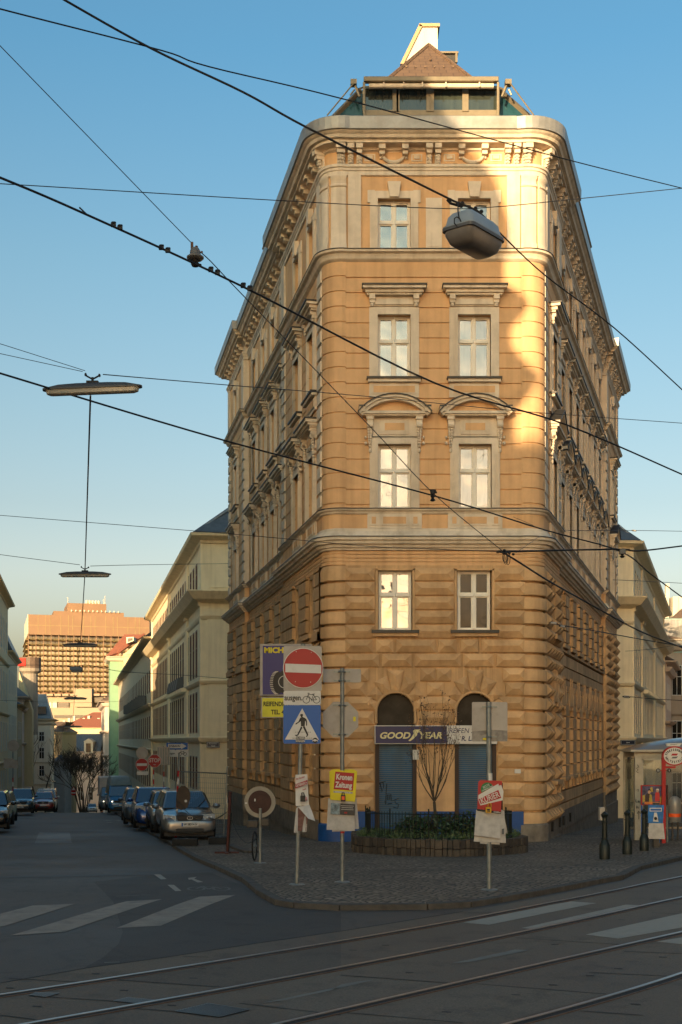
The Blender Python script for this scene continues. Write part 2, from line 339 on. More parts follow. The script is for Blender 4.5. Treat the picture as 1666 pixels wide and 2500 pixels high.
for (cx, cy) in ((902, 322), (1018, 322)):
    r_ = [(cx+38*math.cos(a*.45), cy+8*math.sin(a*.45)) for a in range(15)]; bikes += strip(z4(*r_), .045)
bikes += strip(z4((902, 322), (930, 310), (985, 314), (960, 324), (930, 310)), .045)+strip(z4((985, 314), (1018, 322)), .045)+strip(z4((975, 310), (1000, 309)), .045)
bikes += strip(z4((535, 356), (640, 352)), .05)+strip(z4((650, 351), (692, 350)), .04)+strip(z4((480, 662), (550, 660)), .05)
wsheet('cycle_symbol', bikes, mat('faded_paint', (.12, .115, .105), .8), .006)
sheet('asphalt_patch', [z4((-200, 268), (400, 256), (960, 232), (965, 246), (700, 258), (410, 265), (0, 272))], mat('tar_band', (.017, .017, .019), .6), .005)
sheet('asphalt_patch', [z4((700, 258), (965, 246), (1110, 305), (1250, 400), (1330, 420), (1568, 430), (1568, 518), (760, 640), (330, 715), (470, 640), (545, 575), (565, 520), (520, 380), (430, 290))], road_mat('new_asphalt', (.034, .028, .025), (.048, .041, .036), .72), .0028)
sheet('asphalt_patch', [z4((180, 60), (320, 62), (330, 110), (160, 112))], road_mat('worn_asphalt', (.07, .06, .054), (.085, .073, .066), .6), .0028)
sheet('slab_patch', [z5((0, 817), (510, 855), (0, 978), (-240, 1030), (-300, 862)), z5((645, 858), (1210, 903), (760, 1030), (150, 1035), (310, 940))], road_mat('pale_slab', (.105, .079, .058), (.135, .103, .076), .8, .3, .0), .0062)
sheet('slab_patch', [z4((510, 742), (1010, 777), (1568, 695), (1568, 575), (850, 683))], road_mat('dark_slab', (.075, .056, .042), (.10, .076, .057), .8, .3, .0), .0062)
# left street, other markings far down
wsheet('parking_marks', strip([(258, 2003), (268, 2004)], .3)+strip([(264, 2008), (270, 2009)], .3)+strip([(286, 2003), (296, 2004)], .3), M_line, .006)

# tram rails
M_rail = mat('rail_steel', (.34, .34, .34), .38, metal=.95, var=.12, scale=5)
M_railr = mat('rail_rust', (.10, .06, .042), .6, metal=.3, var=.25, scale=6)
M_grv = mat('rail_groove', (.008, .007, .007), .8)
RAILS = [[(0, 2437), (212, 2396), (451, 2361), (833, 2299), (1152, 2247.5), (1311, 2213), (1470, 2179), (1666, 2142)],
         [(90, 2500), (372, 2451.5), (531, 2418), (833, 2364), (992, 2332.5), (1284, 2279), (1417, 2247.5), (1666, 2191.7)],
         [(680, 2500), (833, 2473), (1099, 2404), (1311, 2359), (1524, 2310), (1666, 2278)],
         [(1253, 2500), (1417, 2457), (1577, 2407), (1666, 2380)]]
RL = ['tram rail nearest the kerb with a polished silver running edge', 'second tram rail from the kerb, brownish with a dark groove', 'third tram rail from the kerb crossing the lower right corner', 'tram rail closest to the viewer at the bottom right']
for pts, lab in zip(RAILS, RL):
    w = [G(*p) for p in pts]; co = np.polyfit([p.y for p in w], [p.x for p in w], 2); w = [Vector((float(np.polyval(co, y_)), float(y_), 0)) for y_ in np.linspace(w[0].y, w[-1].y, 14)]; d0 = (w[0]-w[1]).normalized(); d1 = (w[-1]-w[-2]).normalized()
    w = [w[0]+d0*9]+w+[w[-1]+d1*14]
    w = [a.lerp(b, i/max(1, int((b-a).length/.6))) for a, b in zip(w, w[1:]) for i in range(max(1, int((b-a).length/.6)))]+[w[-1]]
    t = thing('tram_rail', lab, 'rail', (w[15].x, w[15].y, T(w[15].y)), group='tram rails in the road')
    for nm, o0, o1, h0, h1, mm in (('rail_head', -.028, .018, .004, .018, M_rail), ('groove', .018, .095, .004, .0115, M_grv), ('rail_web', -.06, -.028, .004, .0125, M_railr), ('rail_lip', .095, .11, .004, .013, M_railr)):
        mb = MB(); ring = []
        for i, p in enumerate(w):
            tt = (w[min(i+1, len(w)-1)]-w[max(i-1, 0)]).xy.normalized(); n = Vector((tt.y, -tt.x))
            ring.append([(p.x+n.x*o, p.y+n.y*o, T(p.y)+h) for o, h in ((o0, h0), (o0, h1), (o1, h1), (o1, h0))])
        for a, b in zip(ring, ring[1:]):
            for k in range(3): mb.poly([a[k], a[k+1], b[k+1], b[k]])
        mb.build(nm, mm, t, fix=False)
M_gr = mat('cast_grate', (.10, .115, .125), .4, metal=.6, var=.2)
for q, lab in ((z4((800, 890), (960, 852), (1150, 882), (1010, 917)), 'large ribbed steel drain cover between the rails near the bottom'), (z4((520, 842), (590, 825), (720, 838), (650, 856)), 'ribbed steel cover close against the second rail'), (z4((135, 815), (165, 802), (275, 806), (210, 825)), 'small steel cover beside the silver rail at lower left')):
    w = [G(*p) for p in q]; c = sum(w, Vector())/4
    t = thing('drain_cover', lab, 'drain cover', (c.x, c.y, T(c.y)), group='drain covers in the tram road')
    a, b, c_, d = w; fr = MB(); pl = MB()
    pl.poly([(p.x, p.y, T(p.y)+.0095) for p in w])
    for i in range(13):
        f0, f1 = (i+.1)/13, (i+.6)/13
        q4 = [a.lerp(b, f0), a.lerp(b, f1), d.lerp(c_, f1), d.lerp(c_, f0)]
        fr.poly([(p.x, p.y, T(p.y)+.016) for p in q4])
    for i in range(4):
        A, B = w[i], w[(i+1) % 4]; cc = sum(w, Vector())/4
        fr.poly([(A.x, A.y, T(A.y)+.014), (B.x, B.y, T(B.y)+.014), tuple(B.lerp(cc, .06).xy)+(T(B.y)+.0145,), tuple(A.lerp(cc, .06).xy)+(T(A.y)+.0145,)])
    pl.build('plate', M_joint, t, fix=False); fr.build('ribs', M_gr, t, fix=False)

# pavement of setts at the corner, with its granite kerb
TL, TR = .214, .309
LB = [G(829, 2224), G(717, 2218), G(669, 2210), G(627, 2186), G(590, 2154), G(510, 2117), G(446, 2085), G(390, 2050)]
LB = [(p.x, p.y) for p in LB]; x0, y0 = LB[-1]
for Y in (45, 50, 56, 62, 67.5): LB.append((x0-TL*(Y-y0), Y))
RB = [G(829, 2224), G(1045, 2222), G(1152, 2216), G(1226, 2204), G(1311, 2189), G(1417, 2169), G(1524, 2148), G(1566, 2125), G(1666, 2101)]
RB = [(p.x, p.y) for p in RB]; x0, y0 = RB[-1]; RB += [(x0+2.1, y0+2.6), (x0+3.6, y0+5.6)]
x0, y0 = RB[-1]
for Y in (40, 50, 60, 67.5): RB.append((x0+TR*(Y-y0), Y))
def at(B, Y):
    for (xa, ya), (xb, yb) in zip(B, B[1:]):
        if ya <= Y <= yb+1e-6: return xa+(xb-xa)*(Y-ya)/max(1e-6, yb-ya)
    return B[-1][0]
def mono(B):
    out = [B[0]]
    for x, y in B[1:]: out.append((x, max(y, out[-1][1]+.004)))
    return out
LB, RB = mono(LB), mono(RB)
def walk(name, LB, RB, kerbs=(True, True)):
    Ys = sorted(set([round(y, 3) for _, y in LB+RB if LB[0][1] <= y <= LB[-1][1]]+[LB[0][1]+i*.5 for i in range(int((LB[-1][1]-LB[0][1])/.5))]))
    mb = MB(); rows = [((at(LB, Y), Y, T(Y)+WALK), (at(RB, Y), Y, T(Y)+WALK)) for Y in Ys]
    for (a, b), (c, d) in zip(rows, rows[1:]): mb.poly([a, b, d, c])
    tag(mb.build(name, M_cob, fix=False), kind='structure')
    kb = MB()
    for side, B, on in ((1, LB, kerbs[0]), (-1, RB, kerbs[1])):
        if not on: continue
        pts = []
        for (xa, ya), (xb, yb) in zip(B, B[1:]):
            n = max(1, int(math.hypot(xb-xa, yb-ya)/.9)); pts += [(xa+(xb-xa)*i/n, ya+(yb-ya)*i/n) for i in range(n)]
        pts.append(B[-1]); nr = []
        for i, p in enumerate(pts):
            t = (Vector(pts[min(i+1, len(pts)-1)])-Vector(pts[max(i-1, 0)])).normalized(); nr.append(Vector((t.y, -t.x))*side)
        for i in range(len(pts)-1):
            a, b = Vector(pts[i]), Vector(pts[i+1]); gap = (b-a).normalized()*.008; a = a+gap; b = b-gap
            q = [a, b, b+nr[i+1]*.17, a+nr[i]*.17]; h = .004+.004*random.random()
            vs = [(p.x, p.y, T(p.y)-.1) for p in q]+[(p.x, p.y, T(p.y)+WALK+h) for p in q]
            kb.add(vs, [(4, 5, 6, 7), (0, 1, 5, 4), (1, 2, 6, 5), (2, 3, 7, 6), (3, 0, 4, 7)])
    tag(kb.build('kerb', M_kerb, fix=True, bevel=.012), kind='structure')
walk('corner_pavement', LB, RB)
x0, y0 = LB[-1]
walk('side_pavement', [(x0-TL*(Y-y0), Y) for Y in (72, 95, 125, 200, 290)], [(x0+5-TL*(Y-y0), Y) for Y in (72, 95, 125, 200, 290)], (True, False))
walk('far_side_pavement', [(-TL*Y-8.8, Y) for Y in (24, 60, 95, 150, 290)], [(-TL*Y-5.2, Y) for Y in (24, 60, 95, 150, 290)], (False, True))
# ---------------------------------------------------------------- facade tools
class Fr:     # a wall plane: a along, z up, d outward
    def __init__(s, o, u, n): s.o = Vector(o); s.u = Vector(u); s.n = Vector(n)
    def p(s, a, z, d=0.0): q = s.o+s.u*a+s.n*d; return (q.x, q.y, z)
    def box(s, mb, a0, a1, z0, z1, d0, d1, mi=0):
        c = [s.p(a, z, d) for z in (z0, z1) for a, d in ((a0, d0), (a1, d0), (a1, d1), (a0, d1))]
        mb.add(c, [(0, 3, 2, 1), (4, 5, 6, 7), (0, 1, 5, 4), (1, 2, 6, 5), (2, 3, 7, 6), (3, 0, 4, 7)], mi)
    def hip(s, mb, a0, a1, z0, z1, d0, d1, mi=0, e=.03, k=1.0):   # diamond-faced block
        zm = (z0+z1)/2; h = min((z1-z0)/2*k, (a1-a0)/2-.001)
        V = [s.p(a, z, d) for d in (d0, d0+e) for a, z in ((a0, z0), (a1, z0), (a1, z1), (a0, z1))]+[s.p(a0+h, zm, d1), s.p(a1-h, zm, d1)]
        mb.add(V, [(0, 1, 5, 4), (1, 2, 6, 5), (2, 3, 7, 6), (3, 0, 4, 7), (4, 5, 9, 8), (6, 7, 8, 9), (5, 6, 9), (7, 4, 8)], mi)
    def rot(s): return math.atan2(s.n.x, -s.n.y)
def grid(mb, fr, us, zs, dfn, mfn=None, rec=.28, e=1e-5):
    us = sorted(set(round(u, 4) for u in us)); zs = sorted(set(round(z, 4) for z in zs)); nu, nz = len(us)-1, len(zs)-1
    D = [[dfn((us[i]+us[i+1])/2, (zs[j]+zs[j+1])/2) for j in range(nz)] for i in range(nu)]
    Mi = [[(mfn((us[i]+us[i+1])/2, (zs[j]+zs[j+1])/2) if mfn else 0) for j in range(nz)] for i in range(nu)]
    val = lambda v: v if not isinstance(v, tuple) else v[1]
    for i in range(nu):
        j = 0
        while j < nz:
            d = D[i][j]
            if not isinstance(d, tuple):
                k = j
                while k+1 < nz and D[i][k+1] == d and Mi[i][k+1] == Mi[i][j]: k += 1
                mb.poly([fr.p(us[i], zs[j], d), fr.p(us[i+1], zs[j], d), fr.p(us[i+1], zs[k+1], d), fr.p(us[i], zs[k+1], d)], Mi[i][j]); j = k
            j += 1
    for j in range(nz):
        for i in range(nu-1):
            a, b = val(D[i][j]), val(D[i+1][j])
            if abs(a-b) > e: mb.poly([fr.p(us[i+1], zs[j], a), fr.p(us[i+1], zs[j], b), fr.p(us[i+1], zs[j+1], b), fr.p(us[i+1], zs[j+1], a)], Mi[i][j] if a > b else Mi[i+1][j])
    for i in range(nu):
        for j in range(nz-1):
            a, b = val(D[i][j]), val(D[i][j+1])
            if abs(a-b) > e: mb.poly([fr.p(us[i], zs[j+1], a), fr.p(us[i+1], zs[j+1], a), fr.p(us[i+1], zs[j+1], b), fr.p(us[i], zs[j+1], b)], Mi[i][j] if a > b else Mi[i][j+1])
def sweep(mb, path, prof, mi=0, closed=False):     # path runs with the outside on its right
    n = len(path); pts = [Vector(p) for p in path]; off = []
    for i in range(n):
        if closed: a, b = pts[i]-pts[i-1], pts[(i+1) % n]-pts[i]
        else: a = pts[i]-pts[max(i-1, 0)] if i else pts[1]-pts[0]; b = pts[min(i+1, n-1)]-pts[i] if i < n-1 else pts[-1]-pts[-2]
        a.normalize(); b.normalize(); na, nb = Vector((a.y, -a.x)), Vector((b.y, -b.x)); m = na+nb
        if m.length < 1e-6: m = na
        m.normalize(); off.append(m/max(.35, m.dot(na)))
    rows = [[(p.x+o.x*d, p.y+o.y*d, z) for d, z in prof] for p, o in zip(pts, off)]
    rng = range(n) if closed else range(n-1)
    for i in rng:
        A, B = rows[i], rows[(i+1) % n]
        for k in range(len(prof)-1): mb.poly([A[k], B[k], B[k+1], A[k+1]], mi)

# ---------------------------------------------------------------- the corner building
CB = thing('corner_building', 'tall ochre and cream corner house with round corner columns and a glazed rooftop storey', 'building', (2.9, 37.5, T(38)))
aL, aR = math.atan(TL), math.atan(TR)
RLc, RRc = .59, .646                        # rounded corners
cL = Vector((-.007, 37.47+RLc)); cR = Vector((5.677, 37.47+RRc))
arcL = [Vector((cL.x+RLc*math.cos(a), cL.y+RLc*math.sin(a))) for a in [R(180)+aL+(R(105)-aL)*i/10 for i in range(11)]]
arcR = [Vector((cR.x+RRc*math.cos(a), cR.y+RRc*math.sin(a))) for a in [R(255)+(R(360)-aR-R(255))*i/10 for i in range(11)]]
uL = Vector((-math.sin(aL), math.cos(aL))); nL = Vector((-math.cos(aL), -math.sin(aL)))
uR = Vector((math.sin(aR), math.cos(aR))); nR = Vector((math.cos(aR), -math.sin(aR)))
FF = Fr((0, 37.5), (1, 0), (0, -1)); FL = Fr(arcL[0], uL, nL); FRt = Fr(arcR[-1], uR, nR)
AL = lambda Y: (Y-arcL[0].y)/math.cos(aL)
AR = lambda Y: (Y-arcR[-1].y)/math.cos(aR)
fx = lambda d: (d*1.0625-833)/80.0
fz = lambda d: 2.55+(1806-1.0625*d)/80.0
REC = -.2
L1, L2, LE = AL(45.2), AL(55.6), AL(61.3)
R1, R2, RE = AR(41.4), AR(58.0), AR(64.3)
ZB = -2.4                                  # walls go below the falling street
lq = lambda fr, a, d: Vector(fr.p(a, 0, d)[:2])
PATH = [lq(FL, LE, -6), lq(FL, LE, 0), lq(FL, L2, 0), lq(FL, L2, REC), lq(FL, L1, REC), lq(FL, L1, 0)]+arcL+[Vector((.2, 37.5)), Vector((5.5, 37.5))]+arcR+[lq(FRt, R1, 0), lq(FRt, R1, REC), lq(FRt, R2, REC), lq(FRt, R2, 0), lq(FRt, RE, 0), lq(FRt, RE, -6)]
# sweep wants the outside on the right of the way: left end -> front -> right end
FLOORS = [(17.46, 19.09, 'attic'), (13.61, 15.54, 'third'), (9.62, 11.58, 'second'), (5.93, 7.73, 'mezzanine'), (1.3, 3.9, 'ground')]
WL = [39.58, 42.13, 46.1, 48.5, 51.0, 53.6, 58.4]
WR = [39.75]+[43.3+2.2*k for k in range(7)]+[61.1]
WW = 1.02
def openings(front, cols, floors):
    return [(a-WW/2, a+WW/2, z0, z1) for a in cols for (z0, z1, _) in floors]
def inside(ops, a, z):
    for (a0, a1, z0, z1) in ops:
        if a0 < a < a1 and z0 < z < z1: return True
    return False
def cuts(zlo, zhi, pitch, gap):
    out = []; z = zhi
    while z > zlo: out += [z, z-gap]; z -= pitch
    return out
ROW = .4375; ZR = 7.79
def groove(z):      # True in a joint of the courses
    if 9.62 < z < 17.1: return ((17.14-z) % .4625) < .045
    if 7.87 < z < 8.33: return ((8.33-z) % .115) < .02
    return False
mats5 = [M_or, M_cr, M_ru, M_st, M_bl]
wall = MB()
# front
fops = [(fx(868), fx(944), fz(580), fz(457)), (fx(1052), fx(1128), fz(580), fz(457)), (fx(868), fx(944), fz(867), fz(724)), (fx(1051), fx(1129), fz(867), fz(724)),
        (fx(869), fx(945), fz(1168), fz(1021)), (fx(1053), fx(1131), fz(1168), fz(1021)), (fx(869), fx(948), fz(1448), fz(1311)), (fx(1050), fx(1131), fz(1448), fz(1311)),
        (fx(864), fx(956), fz(1900), 3.41), (fx(1047), fx(1139), fz(1900), 3.41)]
arches = [(fx(909.5), .545), (fx(1092), .545)]
def fd(a, z):
    if inside(fops, a, z): return ('h', -.3)
    for c, r in arches:
        if 3.4 <= z <= 3.41+r+.001 and abs(a-c) < .02+r and (z-3.41) < math.sqrt(max(0, r*r-max(0, abs(a-c)-.045)**2)): return ('h', -.3)
    if groove(z): return -.04
    if z > 17.46 and z < 19.8:
        if fx(800) < a < fx(830) or fx(1165) < a < fx(1195): return .07
    if z < .36 and not (fx(956) < a < fx(1047)): return .12 if (fx(795) < a < fx(862) or fx(1141) < a < fx(1205)) else 0
    return 0
def fm(a, z):
    if z > 17.46 and z < 19.8 and (fx(800) < a < fx(830) or fx(1165) < a < fx(1195)): return 1
    if 20.62 < z: return 1
    if z < .36: return 4
    if z < 7.87: return 2
    return 0
us = [.14, fx(795), .2, 5.5, 5.56, fx(800), fx(830), fx(1165), fx(1195), fx(862), fx(1141), fx(1205), fx(956), fx(1047)]
zs = [ZB, .36, 3.41, 7.87, 8.33, 9.0, 9.6, 17.12, 17.46, 19.8, 20.05, 20.62, 21.2]
for a0, a1, z0, z1 in fops: us += [a0, a1]; zs += [z0, z1]
for c, r in arches: us += [c-r+i*r/9 for i in range(19)]
zs += [3.41+i*.545/12 for i in range(13)]
for z in cuts(9.62, 17.14, .4625, .045): zs.append(z)
for z in cuts(7.87, 8.33, .115, .02): zs.append(z)
us = [u for u in us if .13 < u < 5.57]
grid(wall, FF, us, zs, fd, fm, .3)
# side walls
def side(fr, cols, E1, E2, EE, right):
    fl = FLOORS
    ops = openings(fr, cols, fl)
    strips = [(0.02, .6), (E1-.62, E1), (E2, E2+.6), (EE-.62, EE)]
    piers = [(c0+WW/2+.16, c1-WW/2-.16) for c0, c1 in zip(cols, cols[1:])]
    def base(a): return REC if E1 < a < E2 else 0.0
    def dfn(a, z):
        b = base(a)
        if inside(ops, a, z): return ('h', b-.3)
        st = any(s0 < a < s1 for s0, s1 in strips)
        if 9.62 < z < 17.1:
            gz = ((17.14-z) % .4625)
            if st: return b+((.02 if right and a < 1 else .055) if gz > .12 else .0)
            return b-(.025 if gz < .04 else 0)
        if z < .05+T(38): return b+.06
        if z < 7.87:
            if right and not (E1 < a < E2): return b
            gz = ((ZR-z) % ROW); h = gz < .055
            wz = any(abs(a-c) < WW/2+.1 for c in cols) and not (4.35 < z < 5.7) and z > 1.1
            if wz: return b-.02
            if abs(z-5.75) < .13: return b+.16
            return b+(-.0 if h else .10)
        if groove(z): return b-.025
        if 17.5 < z < 19.75 and st: return b+.07
        return b
    def mfn(a, z):
        st = any(s0 < a < s1 for s0, s1 in strips)
        if z < T(38)+.72: return 3
        if z < 7.87: return 2
        if 8.98 < z < 9.5 and any(abs(a-c) < .75 for c in cols): return 1
        if (st and z > 9.6) or z > 20.62: return 1
        if 17.46 < z < 19.8: return 0
        return 0
    us = [0, EE, E1, E2]+[x for s in strips for x in s]
    zs = [ZB, T(38)+.72, T(38)+.05, 1.1, 4.35, 5.7, 5.62, 5.88, 7.87, 8.33, 9.0, 9.5, 9.6, 17.12, 17.46, 17.5, 19.75, 19.8, 20.62, 21.2]
    for a0, a1, z0, z1 in ops: us += [a0, a1]; zs += [z0, z1]
    for c in cols: us += [c-WW/2-.1, c+WW/2+.1, c-.75, c+.75]
    for z in cuts(9.62, 17.14, .4625, .04): zs.append(z)
    for z in cuts(9.62, 17.14, .4625, .12): zs.append(z)
    for z in cuts(7.87, 8.33, .115, .02): zs.append(z)
    for z in cuts(.05, ZR, ROW, .055): zs.append(z)
    us = [u for u in us if 0 <= u <= EE]
    grid(wall, fr, us, zs, dfn, mfn)
cl = [AL(y) for y in WL]; cr = [AR(y) for y in WR]
side(FL, cl, L1, L2, LE, False); side(FRt, cr, R1, R2, RE, True)
# back and end walls, flat roof
a = FL.p(LE, 0); b = FRt.p(RE, 0); 
for z0, z1 in ((ZB, 21.2),):
    wall.poly([(a[0], a[1], z0), (b[0], b[1], z0), (b[0], b[1], z1), (a[0], a[1], z1)], 0)
wall.build('wall', mats5, CB, fix=False)
rf = MB(); poly = [lq(FL, LE, .2)]+[lq(FL, L1, 0)]+arcL+arcR+[lq(FRt, RE, .2)]
rf.poly([(p.x, p.y, 21.15) for p in poly])
rf.build('roof', M_roof, CB, fix=False)
# rounded corner columns
def drum(c, r, a0, a1, nm, pl=3):
    mb = MB(); A0, A1 = a0, a1
    pr = []; z = 7.8
    while z > .0:       # bulging courses below
        pr += [(r+.045, z-.05), (r+.06, z-.1), (r+.06, z-ROW+.05), (r+.035, z-ROW+.025), (r-.06, z-ROW+.02), (r-.06, z-ROW-.04)]; z -= ROW
    pr = [(r, 7.86)]+pr+[(r+.03, z)]
    mb.lathe(pr, (c.x, c.y, 0), 20, 2, a0=A0, a1=A1)
    mb.lathe([(r+.12, T(38)+.6), (r+.13, T(38)+.55), (r+.13, T(38)-1)], (c.x, c.y, 0), 20, pl, a0=A0, a1=A1)
    mb.lathe([(r, z+.1), (r+.12, T(38)+.6)], (c.x, c.y, 0), 20, pl, a0=A0, a1=A1)
    pr = [(r, 8.33)]
    for k in range(4): zz = 8.33-.115*k; pr += [(r, zz-.095), (r-.02, zz-.1), (r-.02, zz-.11), (r, zz-.115)]
    mb.lathe(pr, (c.x, c.y, 0), 20, 0, a0=A0, a1=A1)
    mb.lathe([(r, 9.5), (r, 8.98)], (c.x, c.y, 0), 20, 0, a0=A0, a1=A1)
    pr = [(r, 17.14)]; z = 17.14
    while z-.4625 > 9.5: pr += [(r, z-.42), (r-.035, z-.425), (r-.035, z-.458), (r, z-.4625)]; z -= .4625
    pr.append((r, 9.55))
    mb.lathe(pr, (c.x, c.y, 0), 20, 0, a0=A0, a1=A1)
    mb.lathe([(r, 20.7), (r, 17.44)], (c.x, c.y, 0), 20, 0, a0=A0, a1=A1)
    sp = (A1-A0)
    for f0, f1 in ((.0, .44), (.54, 1.0)):     # cream pilaster strips on the curve
        q0, q1 = A0+sp*f0, A0+sp*f1
        pp = [(r-.01, 17.46), (r+.1, 17.46), (r+.1, 17.62), (r+.06, 17.72), (r+.05, 19.4), (r+.09, 19.42), (r+.09, 19.47), (r+.05, 19.5), (r+.05, 19.62), (r+.1, 19.68), (r+.1, 19.76), (r-.01, 19.78)]
        mb.lathe(pp, (c.x, c.y, 0), 10, 1, a0=q0, a1=q1)
        for q in (q0, q1): mb.poly([(c.x+rr*math.cos(q), c.y+rr*math.sin(q), z) for rr, z in pp], 1)
    return mb.build(nm, mats5, CB, fix=False, smooth=True)
drum(cL, RLc, R(180)+aL, R(285), 'corner_column', 4); drum(cR, RRc, R(255), R(360)-aR, 'corner_column')
# cornices and string courses
mb = MB()
sweep(mb, PATH, [(.60, 20.88), (.56, 20.84), (.5, 20.8), (.46, 20.72), (.36, 20.70), (.36, 20.62), (.08, 20.60), (.08, 20.52), (.03, 20.5), (0, 20.48)])
mb.build('main_cornice', M_cr, CB, fix=False)
mb = MB(); sweep(mb, PATH, [(-.6, 21.24), (.64, 21.28), (.66, 21.26), (.65, 20.9), (.58, 20.88)]); mb.build('roof_gutter', M_zinc, CB, fix=False)
mb = MB(); sweep(mb, PATH, [(.0, 20.09), (.13, 20.07), (.13, 19.99), (.09, 19.97), (.09, 19.9), (.06, 19.88), (.06, 19.76), (0, 19.74)]); mb.build('architrave', M_cr, CB, fix=False)
mb = MB(); sweep(mb, PATH, [(.26, 17.43), (.25, 17.37), (.16, 17.33), (.12, 17.26), (.10, 17.2), (.05, 17.16), (.0, 17.13)]); mb.build('string_course', M_cr, CB, fix=False)
mb = MB(); sweep(mb, PATH, [(-.05, 17.48), (.27, 17.46), (.28, 17.432)]); mb.build('cornice_flashing', M_cap, CB, fix=False)
mb = MB(); sweep(mb, PATH, [(.16, 9.57), (.15, 9.53), (.08, 9.5), (.06, 9.45), (.0, 9.42)]); mb.build('string_course', M_cr, CB, fix=False)
mb = MB(); sweep(mb, PATH, [(-.05, 9.62), (.17, 9.60), (.18, 9.572)]); mb.build('cornice_flashing', M_cap, CB, fix=False)
mb = MB(); sweep(mb, PATH, [(.0, 9.0), (.07, 8.98), (.09, 8.9), (.2, 8.76), (.22, 8.74)]); mb.build('string_course', M_cr, CB, fix=False)
mb = MB(); sweep(mb, PATH, [(.35, 8.69), (.34, 8.61), (.28, 8.58), (.25, 8.5), (.17, 8.48), (.14, 8.4), (.08, 8.38), (.07, 8.33), (.0, 8.32)]); mb.build('main_cornice', M_cr, CB, fix=False)
mb = MB(); sweep(mb, PATH, [(.2, 8.74), (.36, 8.72), (.37, 8.69)]); mb.build('cornice_flashing', M_cap, CB, fix=False)
# frieze: consoles, garlands, panels
orn = MB(); pan = MB()
def console(fr, a, big=True, mb=None, w=.2, z=20.5):
    mb = mb or orn
    fr.box(mb, a-w/2, a+w/2, z-.03, z+.11, .0, .34 if big else .3); fr.box(mb, a-w/2+.02, a+w/2-.02, z-.15, z-.03, .0, .27 if big else .2)
    if big:
        for k, (zz, dd, ww) in enumerate(((.2, .25, .9), (.28, .23, .8), (.36, .18, .7), (.43, .13, .5))):
            c = fr.p(a, z-zz, dd*.55); mb.ball(c, w*.5*ww, w*.5*ww, .055, 6)
            for sx in (-1, 1): mb.ball(fr.p(a+sx*w*.3*ww, z-zz-.02, dd*.7), .035, .035, .04, 5)
        fr.box(mb, a-w/2+.015, a+w/2-.015, 20.09, z-.15, .0, .06)
for d in (787, 806, 826, 986, 1006, 1166, 1187, 1207):
    orn = MB(); console(FF, fx(d), True, w=.21); orn.build('cornice_bracket', M_cr, CB, smooth=True)
for d in (878, 931, 1060, 1113): orn = MB(); console(FF, fx(d), False, w=.2); orn.build('cornice_bracket', M_cr, CB)
for c, rr, an in ((cL, RLc, R(205)), (cR, RRc, R(325)), (cL, RLc, R(268)), (cR, RRc, R(272))):
    n = Vector((math.cos(an), math.sin(an))); fr = Fr((c.x+n.x*rr, c.y+n.y*rr), (-n.y, n.x), n); orn = MB(); console(fr, 0, True, w=.22); orn.build('cornice_bracket', M_cr, CB, smooth=True)
for d in (850, 958, 1033, 1140):
    pan = MB(); orn = MB(); FF.box(pan, fx(d)-.24, fx(d)+.24, 20.13, 20.46, 0, .03, 0); FF.box(orn, fx(d)-.17, fx(d)+.17, 20.19, 20.41, 0, .05, 0); FF.box(pan, fx(d)-.13, fx(d)+.13, 20.225, 20.375, 0, .055, 0); FF.box(orn, fx(d)-.09, fx(d)+.09, 20.25, 20.35, 0, .085, 0); o = pan.build('frieze_panel', M_or, CB); orn.build('panel_moulding', M_cr, o)
for d in (904.5, 1086.5):
    orn = MB()
    for k in range(17):
        t = R(200+140*k/16); q = 1+.5*math.sin(math.pi*k/16)
        orn.ball(FF.p(fx(d)+.34*math.cos(t), 20.42+.27*math.sin(t), .05), .045*q, .05*q, .045*q, 6)
    for sx in (-1, 1):
        for k in range(4): orn.ball(FF.p(fx(d)+sx*(.33+.02*k), 20.42-.07*k+.08, .05), .045, .05, .04, 5)
    orn.build('garland', M_cr, CB, smooth=True)
BF = Fr((0, 0), (1, 0), (0, -1)); BP = {}
def bracket(big, w):
    if big not in BP:
        m_ = MB(); console(BF, 0, big, m_, w=w); BP[big] = m_.build('cornice_bracket', M_cr, CB, world=False, smooth=big); return BP[big]
    return copy_tree(BP[big], CB)
def put(o, fr, a, d):
    q = pmat(CB).inverted() @ Vector(fr.p(a, 0, d)); o.location = (q.x, q.y, q.z); o.rotation_euler = (0, 0, fr.rot())
a = .7
while a < LE: put(bracket(False, .26), FL, a, REC if L1 < a < L2 else 0); a += .78
a = .6; k = 0
while a < RE: put(bracket(k % 3 != 2, .3) if k % 3 != 2 else bracket(False, .26), FRt, a, REC if R1 < a < R2 else 0); a += .66; k += 1
# wall panel between the attic windows
mb = MB(); FF.box(mb, fx(979), fx(1016), fz(572), fz(455), 0, .03); FF.box(mb, fx(983), fx(1012), fz(567), fz(460), .0, .045); FF.box(mb, fx(985), fx(1010), fz(564), fz(463), 0, .03); mb.build('wall_panel', M_cr, CB)

